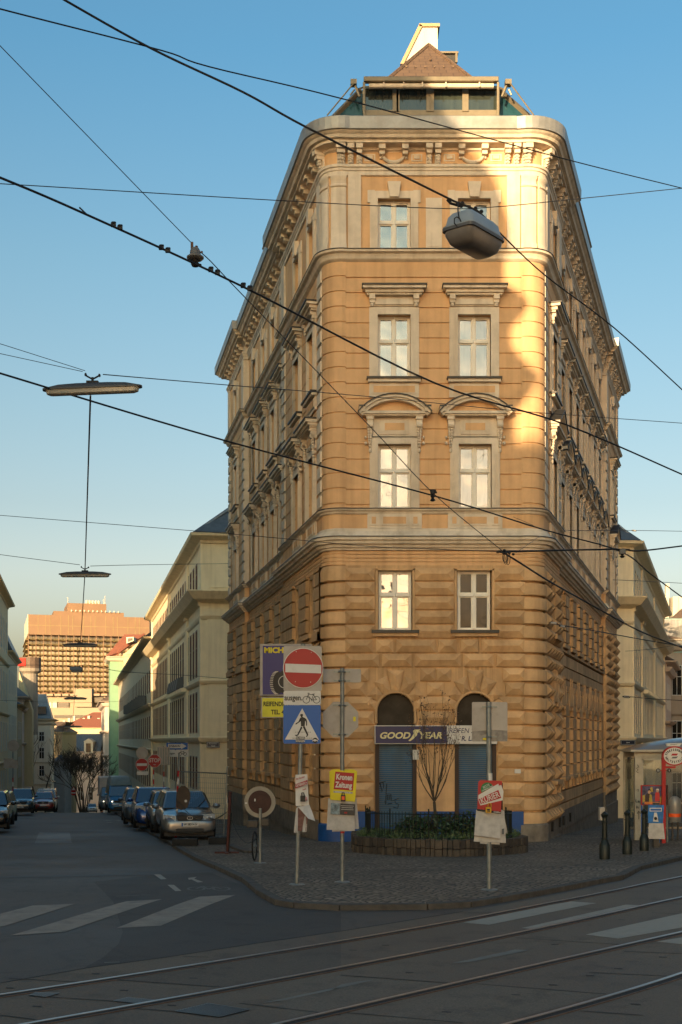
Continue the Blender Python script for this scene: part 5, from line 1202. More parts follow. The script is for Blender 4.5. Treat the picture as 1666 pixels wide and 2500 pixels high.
mb = MB(); mb.add([(-42*k, -.009, -37*k), (40.5*k, -.009, -37*k), (0*k, -.009, 39*k)], [(0, 1, 2)]); flat('white_triangle', mb, M_wht, s3)
zz = lambda x, y: ((x-418)/7.127*k, (1492-y)/7.127*k)      # from the enlarged view
man = MB()
def fig(pts, mb=man, y=-.0115): mb.poly([(p[0], y, p[1]) for p in [zz(*q) for q in pts]])
fig([(386, 1312), (428, 1310), (432, 1330), (436, 1338), (378, 1340), (386, 1328)]); fig([(388, 1340), (428, 1338), (426, 1356), (414, 1366), (396, 1362)])
fig([(386, 1375), (420, 1360), (462, 1378), (470, 1420), (462, 1525), (398, 1525), (394, 1440), (380, 1440)])
fig([(386, 1375), (396, 1420), (372, 1452), (318, 1490), (306, 1495), (298, 1484), (310, 1470), (352, 1445)]); fig([(462, 1378), (492, 1400), (504, 1450), (503, 1500), (496, 1520), (484, 1512), (486, 1455), (470, 1425)])
fig([(398, 1525), (425, 1550), (388, 1610), (352, 1680), (320, 1697), (288, 1680), (292, 1674), (330, 1672), (362, 1610)]); fig([(425, 1530), (462, 1525), (500, 1610), (522, 1655), (524, 1675), (500, 1712), (482, 1706), (498, 1676), (470, 1620), (440, 1560)])
for x in range(296, 580, 36): fig([(x, 1622), (x+22, 1622), (x+22, 1630), (x, 1630)])
for x in list(range(250, 310, 34))+list(range(470, 590, 34)): fig([(x, 1726), (x+22, 1726), (x+22, 1734), (x, 1734)])
flat('walking_man', man, M_blk, s3)
mb = MB()
mb.poly([(p[0], -.0125, p[1]) for p in [zz(*q) for q in ((318, 1700), (462, 1706), (460, 1754), (314, 1750))]]); mb.poly([(p[0], -.0125, p[1]) for p in [zz(*q) for q in ((306, 1756), (454, 1760), (450, 1810), (304, 1806))]]); flat('sticker', mb, M_blk, s3)
for s_, y_, w_ in (('SCHEISS', 1728, .98), ('WAHLEN', 1783, 1.05)): x_, z_ = zz(386, y_); text(s_, 7.2*k, M_wht, s3, Matrix.Translation((x_, -.014, z_)) @ RX90, world=False, bold=.02, sx=.72*w_)
mb = MB(); c_ = zz(643, 1770)
mb.poly([(c_[0]+6.6*k*math.cos(R(a)), -.0125, c_[1]+6.6*k*math.sin(R(a))) for a in range(0, 360, 20)]); flat('round_sticker', mb, M_blk, s3)
mb = MB(); mb.poly([(p[0], -.0135, p[1]) for p in [zz(*q) for q in ((592, 1788), (600, 1762), (640, 1748), (686, 1766), (686, 1788), (662, 1776), (640, 1790), (616, 1776))]]); flat('sticker_mark', mb, M_wht, s3)
# newspaper pouches
def sheetmesh(mb, pts, y, mi=0, bow=.0, n=6):      # hanging sheet: quad outline (tl, tr, br, bl) with soft waves
    tl, tr, br, bl = [Vector((p[0], p[1])) for p in pts]; W_ = 5
    vs = []; ph = random.random()*6
    for i in range(n+1):
        for j in range(W_+1):
            u, v = j/W_, i/n; p = tl.lerp(tr, u).lerp(bl.lerp(br, u), v); vs.append((p.x, y-bow*math.sin(v*2.4+ph)*(.4+u)-bow*.6*math.sin(u*5+ph+v*3)*v, p.y))
    mb.add(vs, [(i*(W_+1)+j, i*(W_+1)+j+1, (i+1)*(W_+1)+j+1, (i+1)*(W_+1)+j) for i in range(n) for j in range(W_)], mi)
def zoomer(sp, x0, y0, sc): # picture point in an enlarged view -> local
    return lambda x, y: sp.l(x0+x/sc, y0+y/sc)
q = zoomer(A, 680, 1850, 7.127)
nb = thing('newspaper_pouch', 'white newspaper pouch with red lettering and flapping plastic on the leftmost sign pole', 'newspaper pouch', A.g, group='newspaper pouches on sign poles')
mb = MB(); sheetmesh(mb, [q(300, 295), q(505, 288), q(535, 825), q(305, 835)], -.09, bow=.02); mb.build('front_board', M_wht, nb, world=False, smooth=True)
mb = MB(); sheetmesh(mb, [q(310, 880), q(345, 850), q(340, 1300), q(272, 1300)], -.07, bow=.02); sheetmesh(mb, [q(440, 850), q(530, 830), q(490, 1290), q(420, 1290)], -.05, bow=.02); mb.build('paper_sheets', M_pap, nb, world=False, fix=False)
mb = MB(); sheetmesh(mb, [q(330, 880), q(530, 830), q(495, 1280), q(335, 1270)], -.06, bow=.02); mb.build('newspaper', mat('brownish_newsprint', (.16, .075, .06), .7, var=.35, scale=14), nb, world=False, fix=False)
mb = MB(); sheetmesh(mb, [q(345, 850), q(545, 815), q(648, 1095), q(520, 1045)], -.16, bow=.05); mb.build('plastic_flap', M_cpr, nb, world=False, fix=False, smooth=True)
mb = MB(); a_, b_, c_, d_ = q(297, 460), q(508, 385), q(512, 455), q(297, 535); mb.add([(a_[0], -.125, a_[1]), (b_[0], -.125, b_[1]), (c_[0], -.125, c_[1]), (d_[0], -.125, d_[1])], [(0, 1, 2, 3)]); flat('red_band', mb, M_red, nb)
for s_, x_, y_, sz, m_, sx in (('Am Sonntag', 385, 350, 7.2, M_red, .62), ('ÖSTERREICH', 404, 462, 8.5, M_wht, .6), ('lesend', 455, 545, 6, M_red, .55)): p = q(x_, y_); text(s_, sz*A.k, m_, nb, Matrix.Translation((p[0], -.13, p[1])) @ Matrix.Rotation(R(-17), 4, 'Y') @ RX90, world=False, bold=.02, sx=sx, shear=.15)
mb = MB(); p = q(445, 705); mb.box(p[0]-.055, p[0]+.03, -.2, -.13, p[1]-.05, p[1]+.05); mb.tube([(p[0]-.03, -.15, p[1]+.05), (p[0]-.03, -.16, p[1]+.1), (p[0]+.0, -.16, p[1]+.1), (p[0]+.01, -.15, p[1]+.05)], .01, 5); mb.build('coin_box', M_blk, nb, world=False)
mb = MB(); p = q(487, 705); mb.tube([(p[0]-.01, -.165, p[1]), (p[0]+.02, -.165, p[1])], .035, 10); mb.build('lock', mat('pinkish_lock', (.5, .25, .25), .5), nb, world=False)
# --- pole 2
B_ = SignPole('galvanised pole with two sign backs and a yellow newspaper pouch', (836, 2154), (836, 1631))
k = B_.k
t = sign('name_sign_back', 'blank back of a narrow street name board at the top of the second pole', B_, 835.5, 1650, dy=.06)
mb = MB(); mb.prism(rrect(-46.5*k, 46.5*k, -16*k, 17*k, .025), -.005, .005); mb.build('board', M_alu, t, world=False)
mb = MB()
for z in (10, -12): mb.box(-20*k, 20*k, -.025, -.005, (z-2)*k, (z+2)*k); mb.tube([(-9*k, -.02, z*k), (-5*k, -.105, z*k), (5*k, -.105, z*k), (9*k, -.02, z*k)], .012, 4)
mb.build('brackets', M_gal, t, world=False)
t = sign('octagon_sign_back', 'blank grey back of an octagonal stop sign on the second pole', B_, 832, 1757, dy=.06)
mb = MB(); mb.prism([(47*k*math.cos(R(22.5+45*i)), 47*k*math.sin(R(22.5+45*i))) for i in range(8)], -.005, .005); mb.build('board', M_alu, t, world=False)
mb = MB()
for z in (35, -36): mb.box(-19*k, 19*k, -.025, -.005, (z-2)*k, (z+2)*k); mb.tube([(-5*k, -.02, z*k), (-1*k, -.105, z*k), (9*k, -.105, z*k), (13*k, -.02, z*k)], .012, 4)
mb.build('brackets', M_gal, t, world=False)
mb = MB(); mb.add([(31*k, -.008, -4*k), (37*k, -.008, -4*k), (37*k, -.008, 7*k), (31*k, -.008, 7*k)], [(0, 1, 2, 3)]); flat('sticker', mb, M_ylw, t)
q = zoomer(B_, 680, 1850, 7.127)
nb = thing('newspaper_pouch', 'bright yellow newspaper pouch with a red and white title panel and papers below', 'newspaper pouch', B_.g, group='newspaper pouches on sign poles')
mb = MB(); mb.prism([q(900, 730), q(1340, 735), q(1372, 240), q(1310, 208), q(945, 205), q(885, 245)][::-1], .06, .075); mb.build('back_board', M_ylw, nb, world=False)
mb = MB(); mb.prism([q(900, 728), q(1332, 765), q(1372, 240), q(950, 212)][::-1], -.1, -.085); mb.build('front_board', M_ylw, nb, world=False, bevel=.004)
mb = MB(); mb.add([(p[0], -.104, p[1]) for p in (q(962, 545), q(1296, 572), q(1322, 268), q(992, 240))], [(0, 1, 2, 3)]); flat('title_panel', mb, M_red, nb)
mb = MB(); mb.add([(p[0], -.104, p[1]) for p in (q(960, 605), q(1292, 625), q(1294, 595), q(962, 572))], [(0, 1, 2, 3)]); flat('web_strip', mb, mat('greyish_strip', (.3, .29, .27), .6), nb)
for s_, x_, y_, sz, m_ in (('Kronen', 1148, 342, 19, M_wht), ('Zeitung', 1136, 478, 19, M_wht), ('www.krone.at', 1125, 598, 5.5, M_wht)): p = q(x_, y_); text(s_, sz*k, m_, nb, Matrix.Translation((p[0], -.107, p[1])) @ Matrix.Rotation(R(4), 4, 'Y') @ RX90, world=False, bold=.035, sx=.68 if sz > 10 else 1.2)
mb = MB(); p = q(1128, 700); mb.box(p[0]-.04, p[0]+.04, -.18, -.105, p[1]-.055, p[1]+.055); mb.tube([(p[0]-.02, -.14, p[1]+.05), (p[0]-.015, -.14, p[1]+.1), (p[0]+.015, -.14, p[1]+.1), (p[0]+.02, -.14, p[1]+.05)], .01, 5); mb.build('coin_box', M_blk, nb, world=False, bevel=.006)
mb = MB(); mb.box(p[0]-.025, p[0]+.025, -.183, -.18, p[1]-.03, p[1]+.035); mb.build('coin_label', M_org, nb, world=False)
mb = MB(); sheetmesh(mb, [q(870, 700), q(1300, 760), q(1330, 1270), q(840, 1250)], -.08, bow=.012); sheetmesh(mb, [q(1280, 760), q(1362, 705), q(1405, 1245), q(1300, 1250)], .05, bow=.02); sheetmesh(mb, [q(950, 1150), q(1330, 1160), q(1330, 1270), q(935, 1285)], -.05, bow=.01); mb.build('paper_sheets', M_pap, nb, world=False, fix=False, smooth=True)
mb = MB(); mb.add([(p[0], -.104, p[1]) for p in (q(1070, 985), q(1330, 1000), q(1338, 805), q(1078, 790))], [(0, 1, 2, 3)]); flat('advert', mb, mat('advert_black', (.03, .028, .028), .5, var=.4, scale=30), nb)
mb = MB(); mb.add([(p[0], -.104, p[1]) for p in (q(908, 980), q(1066, 988), q(1070, 790), q(915, 785))], [(0, 1, 2, 3)]); flat('photo', mb, mat('photo_print', (.15, .2, .22), .5, var=.8, scale=18), nb)
for j, (w_, yy) in enumerate(((230, 830), (200, 862), (215, 895))): 
    mb = MB(); a_, b_ = q(1200-w_/2, yy), q(1200+w_/2, yy+8); seg(mb, a_, b_, .008, -.106); flat('advert_line', mb, M_pap, nb)
mb = MB(); p = q(1172, 952); [disc(mb, (p[0]+dx, p[1]), .016, -.107, -.105, 12) for dx in (-.01, .012)]; mb.build('advert_mark', M_red, nb, world=False)
mb = MB(); p = q(1115, 1285); mb.lathe([(.039, p[1]-.03), (.039, p[1]+.1)], (p[0], 0, 0), 12, caps=False); mb.build('red_tape', M_red, nb, world=False)
# --- pole 3
C_ = SignPole('galvanised pole with a blank square sign back and a red newspaper pouch', (1195, 2173), (1194, 1714), r=.042)
k = C_.k
t = sign('square_sign_back', 'blank grey back of a square sign on the third pole, scuffed along its foot', C_, 1197.5, 1762, dy=.07)
mb = MB(); mb.prism(rrect(-43.5*k, 43.5*k, -48.5*k, 48*k, .02), -.005, .005); mb.build('board', M_alu, t, world=False)
mb = MB()
for z in (36, -37): mb.box(-19*k, 18*k, -.025, -.005, (z-2)*k, (z+2)*k); mb.tube([(-9*k, -.02, z*k), (-6*k, -.12, z*k), (1*k, -.12, z*k), (4*k, -.02, z*k)], .012, 4)
mb.build('brackets', M_gal, t, world=False)
mb = MB(); mb.box(-17*k, -9*k, -.035, -.025, -45*k, -40*k); mb.build('sticker', M_ylw, t, world=False)
mb = MB(); mb.add([(x*k, -.0065, z*k) for x, z in ((-43, -48), (43, -48), (43, -22), (10, -20), (-43, -24))], [(0, 1, 2, 3, 4)]); flat('scuffed_film', mb, mat('scuffed_alu', (.24, .21, .18), .6, var=.35, scale=12), t)
q = zoomer(C_, 1130, 1880, 11.76)
nb = thing('newspaper_pouch', 'red newspaper pouch with a tilted white title sheet and hanging papers', 'newspaper pouch', C_.g, group='newspaper pouches on sign poles')
mb = MB(); mb.prism([q(1080, 1170), q(1165, 1160), q(1168, 380), q(1100, 350), q(1000, 345)][::-1], .05, .065); mb.build('back_board', M_dred, nb, world=False)
mb = MB(); mb.prism([q(400, 1130), q(1080, 1230), q(1110, 310), q(490, 288), q(430, 350)][::-1], -.11, -.095); mb.build('front_board', mat('pouch_red', (.36, .004, .008), .4, var=.1), nb, world=False)
def lay(name, pts, m_, y): mb = MB(); mb.poly([(p[0], y, p[1]) for p in [q(*a) for a in pts]]); return flat(name, mb, m_, nb)
lay('black_foot', [(392, 1160), (1075, 1252), (1085, 1190), (395, 1110)], M_blk, -.113)
lay('green_badge', [(520, 650)]+[(685+185*math.cos(R(a)), 540-185*math.sin(R(a))) for a in range(205, -1, -15)]+[(868, 455)], M_gre, -.113)
lay('title_sheet_back', [(1030, 440), (1085, 425), (1150, 620), (1125, 870), (1000, 800)], M_wht, -.1135)
lay('title_sheet', [(435, 710), (1000, 388), (1130, 860), (490, 1010), (425, 830)], M_wht, -.115)
lay('title_panel', [(438, 828), (1003, 566), (1085, 798), (500, 975)], M_red, -.117)
p = q(760, 795); text('KURIER', 20*k, M_wht, nb, Matrix.Translation((p[0], -.119, p[1])) @ Matrix.Rotation(R(-21), 4, 'Y') @ RX90, world=False, bold=.01, sx=.72)
p = q(655, 462); text('BESTE', 8.5*k, M_wht, nb, Matrix.Translation((p[0], -.116, p[1])) @ Matrix.Rotation(R(-26), 4, 'Y') @ RX90, world=False, sx=.8)
p = q(690, 525); text('UNTERHALTUNG', 4.6*k, M_wht, nb, Matrix.Translation((p[0], -.116, p[1])) @ Matrix.Rotation(R(-26), 4, 'Y') @ RX90, world=False, sx=.8, bold=.02)
p = q(965, 1205); text('KURIER.at', 4.6*k, M_wht, nb, Matrix.Translation((p[0], -.116, p[1])) @ Matrix.Rotation(R(6), 4, 'Y') @ RX90, world=False, sx=.85, bold=.03)
mb = MB(); p = q(712, 1135); mb.box(p[0]-.045, p[0]+.045, -.19, -.118, p[1]-.05, p[1]+.05); mb.tube([(p[0]-.01, -.15, p[1]+.05), (p[0]+.0, -.15, p[1]+.11), (p[0]+.04, -.15, p[1]+.11), (p[0]+.045, -.15, p[1]+.05)], .009, 5); mb.build('coin_box', mat('coin_box_yellow', (.55, .3, .01), .5), nb, world=False, bevel=.005)
mb = MB(); mb.box(p[0]-.03, p[0]+.02, -.194, -.19, p[1]-.01, p[1]+.02); mb.box(p[0]-.03, p[0]+.02, -.194, -.19, p[1]-.035, p[1]-.02); mb.build('coin_label', M_blk, nb, world=False)
mb = MB()
for pts, y in (([(375, 1130), (1085, 1210), (1055, 1960), (310, 1860)], -.1), ([(420, 1150), (1180, 1160), (1235, 2090), (310, 2050)], -.06), ([(1080, 1150), (1175, 1150), (1300, 1825), (1190, 1830)], .04), ([(500, 1500), (1080, 1500), (1060, 2140), (495, 2110)], -.03)): sheetmesh(mb, [q(*a) for a in pts], y, bow=.014)
mb.build('paper_sheets', M_pap, nb, world=False, fix=False, smooth=True)
lay('bar_code', [(1100, 1680), (1165, 1670), (1165, 1830), (1100, 1830)], mat('grey_print', (.1, .1, .1), .7), -.118)
mb = MB(); p = q(775, 215); mb.lathe([(.046, p[1]-.07), (.046, p[1]+.07)], (p[0], 0, 0), 12, caps=False); mb.build('white_tape', M_wht, nb, world=False)

# --- shop sign, tyre sign
sg = thing('shop_sign', 'long shop sign, half dark blue with winged lettering and half white, over the blue shutters', 'shop sign', (2.9, 37.4, 2.7))
X = lambda px: (900+px/3.564-833)/80; Z = lambda py: 2.55+(1806-(1740+py/3.564))/80
mb = MB(); mb.box(X(52), X(1115), 37.32, 37.5, Z(274), Z(112)); mb.build('board', M_wht, sg, bevel=.008)
mb = MB(); mb.box(X(60), X(678), 37.31, 37.32, Z(267), Z(119)); mb.build('blue_panel', M_navy, sg)
for s_, x_, sx in (('GOOD', 224, 1.12), ('YEAR', 532, 1.12)): text(s_, .265, M_crm, sg, Matrix.Translation((X(x_), 37.305, Z(202))) @ RX90, bold=.035, shear=.25, sx=sx)
mb = MB()
for pts in ([(345, 245), (372, 215), (392, 180), (385, 160), (400, 148), (455, 148), (430, 160), (462, 163), (425, 175), (418, 200), (390, 228), (360, 248)],): mb.poly([(X(a), 37.304, Z(b)) for a, b in pts])
mb.build('winged_foot', M_crm, sg, fix=False)
text('REIFEN S', .215, M_navy, sg, Matrix.Translation((X(695), 37.315, Z(160))) @ RX90, shear=.18, sx=.92, align='LEFT'); text('R. LE', .2, M_navy, sg, Matrix.Translation((X(802), 37.315, Z(228))) @ RX90, shear=.18, sx=.95, align='LEFT', bold=.025)
# tyre sign stands out from the left wall, faces the viewer
ts = thing('tyre_sign', 'blue and yellow hanging tyre sign fixed to the left wall behind the no entry disc', 'shop sign', (-.95, 39.2, 3.5))
YT = 39.0; TX = lambda px: (600+px/1.96-833)/FPX*YT; TZ = lambda py: EYE+(1806-(1550+py/1.96))/FPX*YT
mb = MB(); mb.box(TX(68), TX(320), YT, YT+.25, TZ(292), TZ(43)); mb.box(TX(72), TX(300), YT+.02, YT+.22, TZ(398), TZ(298)); mb.build('sign_case', M_alu, ts, bevel=.01)
mb = MB(); mb.box(TX(82), TX(308), YT-.01, YT, TZ(286), TZ(52)); mb.build('blue_face', mat('tyre_sign_blue', (.003, .007, .14), .4, var=.05), ts)
mb = MB(); mb.box(TX(80), TX(296), YT+.01, YT+.02, TZ(393), TZ(303)); mb.build('yellow_face', mat('sign_lemon', (.60, .55, .03), .5), ts)
text('MICHELIN', .235, M_ylw, ts, Matrix.Translation((TX(88), YT-.013, TZ(75))) @ RX90, bold=.05, sx=1.08, align='LEFT')
text('REIFENDIENST', .2, M_blk, ts, Matrix.Translation((TX(84), YT+.008, TZ(332))) @ RX90, bold=.03, sx=.78, align='LEFT'); text('TEL. 4', .2, M_blk, ts, Matrix.Translation((TX(122), YT+.008, TZ(371))) @ RX90, bold=.03, sx=.8, align='LEFT')
ty = MB(); tw_ = MB(); cx_, cz_ = TX(182), TZ(230)
for i, (ox, rx, rz) in enumerate(((-.0, .3, .38),)): ty.poly([(cx_+ox-.22+rx*.72*math.cos(R(a)), YT-.013, cz_+rz*math.sin(R(a))) for a in range(0, 360, 12)]); ty.poly([(cx_+.02+rx*.72*math.cos(R(a)), YT-.0135, cz_+.03+rz*.98*math.sin(R(a))) for a in range(0, 360, 12)])
ty.build('tyre_picture', M_blk, ts, fix=False)
for a in range(100, 262, 10):
    for f in (1.0, .86, .72):
        c, s_ = math.cos(R(a)), math.sin(R(a)); p = (cx_-.22*f+.2*c, cz_+.36*s_)
        tw_.poly([(p[0]-.02, YT-.0145, p[1]-.012), (p[0]+.02, YT-.0145, p[1]-.006), (p[0]+.02, YT-.0145, p[1]+.014), (p[0]-.02, YT-.0145, p[1]+.008)])
ring(tw_, (cx_+.03, cz_+.03), .2, .02, YT-.0145); tw_.build('tyre_tread_lines', M_wht, ts, fix=False)
mb = MB(); mb.tube([(TX(310), YT+.12, TZ(80)), (-.75, YT+.2, TZ(80))], .04, 6); mb.tube([(TX(310), YT+.12, TZ(260)), (-.75, YT+.2, TZ(260))], .04, 6); mb.build('wall_brackets', M_gal, ts)

# --- old round sign, red post with chains, wheel
D_ = SignPole('short pole with an old rust centred round sign, seen beside the chained red post', (635.5, 2108), (636, 1974), r=.033, name='short_sign_pole')
k = D_.k
t = sign('round_rusty_sign', 'pale round sign with a rust red centre on the short pole', D_, 634.5, 1958.8, dy=.04)
mb = MB(); disc(mb, (0, 0), 38.5*k, -.006, .006, 40); mb.build('disc', mat('faded_ring', (.25, .215, .165), .6, var=.12, scale=5), t, world=False)
mb = MB(); disc(mb, (0, 0), 28.5*k, -.01, -.006, 40); mb.build('centre', mat('rust_brown', (.045, .017, .011), .7, var=.35, scale=7), t, world=False)
mb = MB(); mb.ball((-12*k, -.012, 5*k), .014, .004, .035, 6); mb.box(-36*k, -31*k, -.014, -.006, -4*k, -1*k); mb.build('stickers', M_wht, t, world=False)
mb = MB(); x, z = D_.l(618, 2010); mb.box(x-.12, x+.1, -.08, .06, z-.09, z+.06); x, z = D_.l(648, 2008); mb.box(x-.1, x+.08, -.06, .06, z-.07, z+.08); mb.build('pole_clamp', M_cap, D_.t, world=False, bevel=.01)
gp = G(556, 2084, WALK); kk = gp.y/FPX
rp = thing('chain_post', 'dark red chain post on a flat cross foot standing at the kerb', 'post', gp)
lc = lambda px, py: (P(px, py, gp.y).x-gp.x, P(px, py, gp.y).z-gp.z)
mb = MB(); a_ = lc(562, 1933); mb.tube([(0, 0, .02), (a_[0], 0, a_[1])], .042, 8); mb.build('post', M_dred, rp, world=False)
mb = MB(); mb.box(-.33, .3, -.05, .05, 0, .05); mb.box(-.05, .05, -.33, .3, 0.001, .045); mb.build('foot', M_dred, rp, world=False, bevel=.008)
mb = MB(); h = lc(560, 1952); mb.box(h[0]-.06, h[0]-.045, -.06, -.04, h[1]-.1, h[1]+.05); mb.build('reflector', M_wht, rp, world=False)
def chain(name, label, a, b, sag, n=14, r=.012):
    a, b = Vector(a), Vector(b); t = thing(name, label, 'chain', a); mb = MB(); pts = []
    for i in range(n+1): f = i/n; p = a.lerp(b, f); p.z -= sag*4*f*(1-f); pts.append(p)
    m = 5
    for i in range(n*m):
        f0, f1 = i/(n*m), (i+1.15)/(n*m)
        def cp(f): f = min(1, f); p = a.lerp(b, f); p.z -= sag*4*f*(1-f); return p
        p, q_ = cp(f0), cp(f1); d = (q_-p).normalized(); s_ = d.cross(Vector((0, 0, 1)) if i % 2 else Vector((.3, 1, .2))).normalized()*r*.9
        mb.tube([p+s_*.2, p.lerp(q_, .25)+s_, p.lerp(q_, .75)+s_, q_+s_*.2], r*.5, 4); mb.tube([p-s_*.2, p.lerp(q_, .25)-s_, p.lerp(q_, .75)-s_, q_-s_*.2], r*.5, 4)
    mb.build('chain_links', M_iron, t, fix=False); return t
topp = Vector((gp.x+lc(561, 1985)[0], gp.y, gp.z+lc(561, 1985)[1]))
chain('chain', 'sagging chain from the red post to the short sign pole', topp, (D_.g.x-.03, D_.g.y, D_.g.z+.62), .42)
chain('chain', 'chain hanging straight down the side of the red post', topp+Vector((.05, -.02, 0)), (gp.x+.03, gp.y-.05, gp.z+.03), 0, 12)
wg = G(622, 2102, WALK); wt = thing('loose_wheel', 'loose bicycle wheel seen edge on beside the short sign pole', 'wheel', wg, R(85))
mb = MB(); r_ = .32
for k_ in range(28):
    a0, a1 = 2*math.pi*k_/28, 2*math.pi*(k_+1.02)/28; mb.tube([(r_*math.cos(a0), 0, r_+.02+r_*math.sin(a0)), (r_*math.cos(a1), 0, r_+.02+r_*math.sin(a1))], .02, 6)
mb.build('tyre', M_rub, wt, world=False)
mb = MB(); mb.tube([(0, -.05, r_+.02), (0, .05, r_+.02)], .025, 8)
for k_ in range(18): a0 = 2*math.pi*k_/18; mb.tube([(0, .03*(-1)**k_, r_+.02), (.3*math.cos(a0), 0, r_+.02+.3*math.sin(a0))], .003, 3)
mb.build('spokes', M_gal, wt, world=False)
# drop kerb behind the short pole
stp = MB(); pts_ = [G(560, 2066, WALK), G(604, 2083, WALK), G(628, 2082, WALK)]
for a_, b_ in zip(pts_, pts_[1:]): d = (b_-a_).xy.normalized(); n_ = Vector((-d.y, d.x))*.1; stp.add([(a_.x-n_.x, a_.y-n_.y, a_.z-.02), (b_.x-n_.x, b_.y-n_.y, b_.z-.02), (b_.x+n_.x, b_.y+n_.y, b_.z-.02), (a_.x+n_.x, a_.y+n_.y, a_.z-.02), (a_.x-n_.x, a_.y-n_.y, a_.z+.06), (b_.x-n_.x, b_.y-n_.y, b_.z+.06), (b_.x+n_.x, b_.y+n_.y, b_.z+.06), (a_.x+n_.x, a_.y+n_.y, a_.z+.06)], [(4, 5, 6, 7), (0, 1, 5, 4), (1, 2, 6, 5), (2, 3, 7, 6), (3, 0, 4, 7)])
tag(stp.build('kerb_edge', M_kerb), kind='structure')

# --- mesh fence in front of the silver car
fa, fb = G(429, 2050, WALK), G(546, 2044, WALK)
fn = thing('mesh_fence', 'wire mesh site fence panel on black rubber feet in front of the silver estate car', 'fence', fa)
h0 = P(436, 1884, fa.y).z; h1 = P(555, 1889, fb.y).z; tA_ = Vector((P(436, 1884, fa.y).x, fa.y, h0)); tB_ = Vector((P(554, 1889, fb.y).x, fb.y, h1)); bA_ = Vector((fa.x, fa.y, fa.z+.18)); bB_ = Vector((fb.x, fb.y, fb.z+.12))
mb = MB(); mb.tube([tA_, tB_], .022, 6); mb.tube([bB_-Vector((0, 0, .1)), tB_+Vector((.02, 0, .25))], .024, 6); mb.tube([bA_, bB_], .015, 6); mb.build('frame', M_gal, fn)
mb = MB()
for i in range(1, 24): f = i/24; mb.tube([bA_.lerp(bB_, f), tA_.lerp(tB_, f)], .0045, 3)
for i in range(1, 12): f = i/12; mb.tube([bA_.lerp(tA_, f), bB_.lerp(tB_, f)], .0045, 3)
mb.build('wire_mesh', M_gal, fn, fix=False)
lp = thing('striped_pole', 'leaning red and white banded pole at the left end of the mesh fence', 'pole', fa)
w0, w1 = Vector((fa.x, fa.y, fa.z)), P(437.5, 1838, fa.y)
mb = MB(); mb.tube([w0, w1], .03, 8); mb.build('pole', M_gal, lp)
mb = MB(); mw = MB()
for i in range(9): f0, f1 = .02+i*.088, .02+(i+.55)*.088; (mb if i % 2 == 0 else mw).tube([w0.lerp(w1, f0), w0.lerp(w1, f1+.02)], .034, 8)
mb.build('red_bands', M_red, lp); mw.build('white_bands', M_wht, lp)
dk = thing('brown_disc_sign', 'dull brown rounded sign back hanging on the striped pole before the windscreen', 'sign', P(448, 1948, fa.y-.05))
kf = fa.y/FPX; mb = MB(); mb.prism([(x*kf, z*kf) for x, z in ((-17, -25), (-6, -30), (6, -27), (12, -20), (13, -12), (17, -3), (17, 12), (12, 22), (4, 29), (-5, 29), (-13, 22), (-17, 10), (-18, -6))], -.008, .008); mb.build('board', mat('brown_board', (.055, .035, .022), .7, var=.3, scale=6), dk, world=False)
mb = MB(); disc(mb, (6*kf, -8*kf), 3.3*kf, -.011, -.008, 14); mb.build('sticker', M_wht, dk, world=False)
for px0, px1, py, lab in ((420, 481, 2066, 'black rubber fence foot under the striped pole'), (509, 556, 2062, 'black rubber fence foot under the right end of the mesh fence')):
    ga, gb_ = G(px0, py, WALK), G(px1, py, WALK); c = (ga+gb_)/2
    t = thing('fence_foot', lab, 'fence foot', c, group='rubber feet of the mesh fence'); w_ = (gb_-ga).length
    mb = MB(); mb.box(-w_/2, w_/2, 0, .36, 0, .2); mb.box(-w_/2+.05, w_/2-.05, -.012, 0, .05, .15); mb.build('block', M_rub, t, world=False, bevel=.035)
    mb = MB(); mb.tube([(.05, .18, .2), (.05, .18, .205)], .04, 8); mb.build('socket', M_gal, t, world=False)
chain('chain', 'black chain sagging across the silver car from the striped pole to the red post', P(434, 1955, fa.y-.08), Vector((gp.x+lc(558, 1980)[0], gp.y, gp.z+lc(558, 1980)[1])), .42)

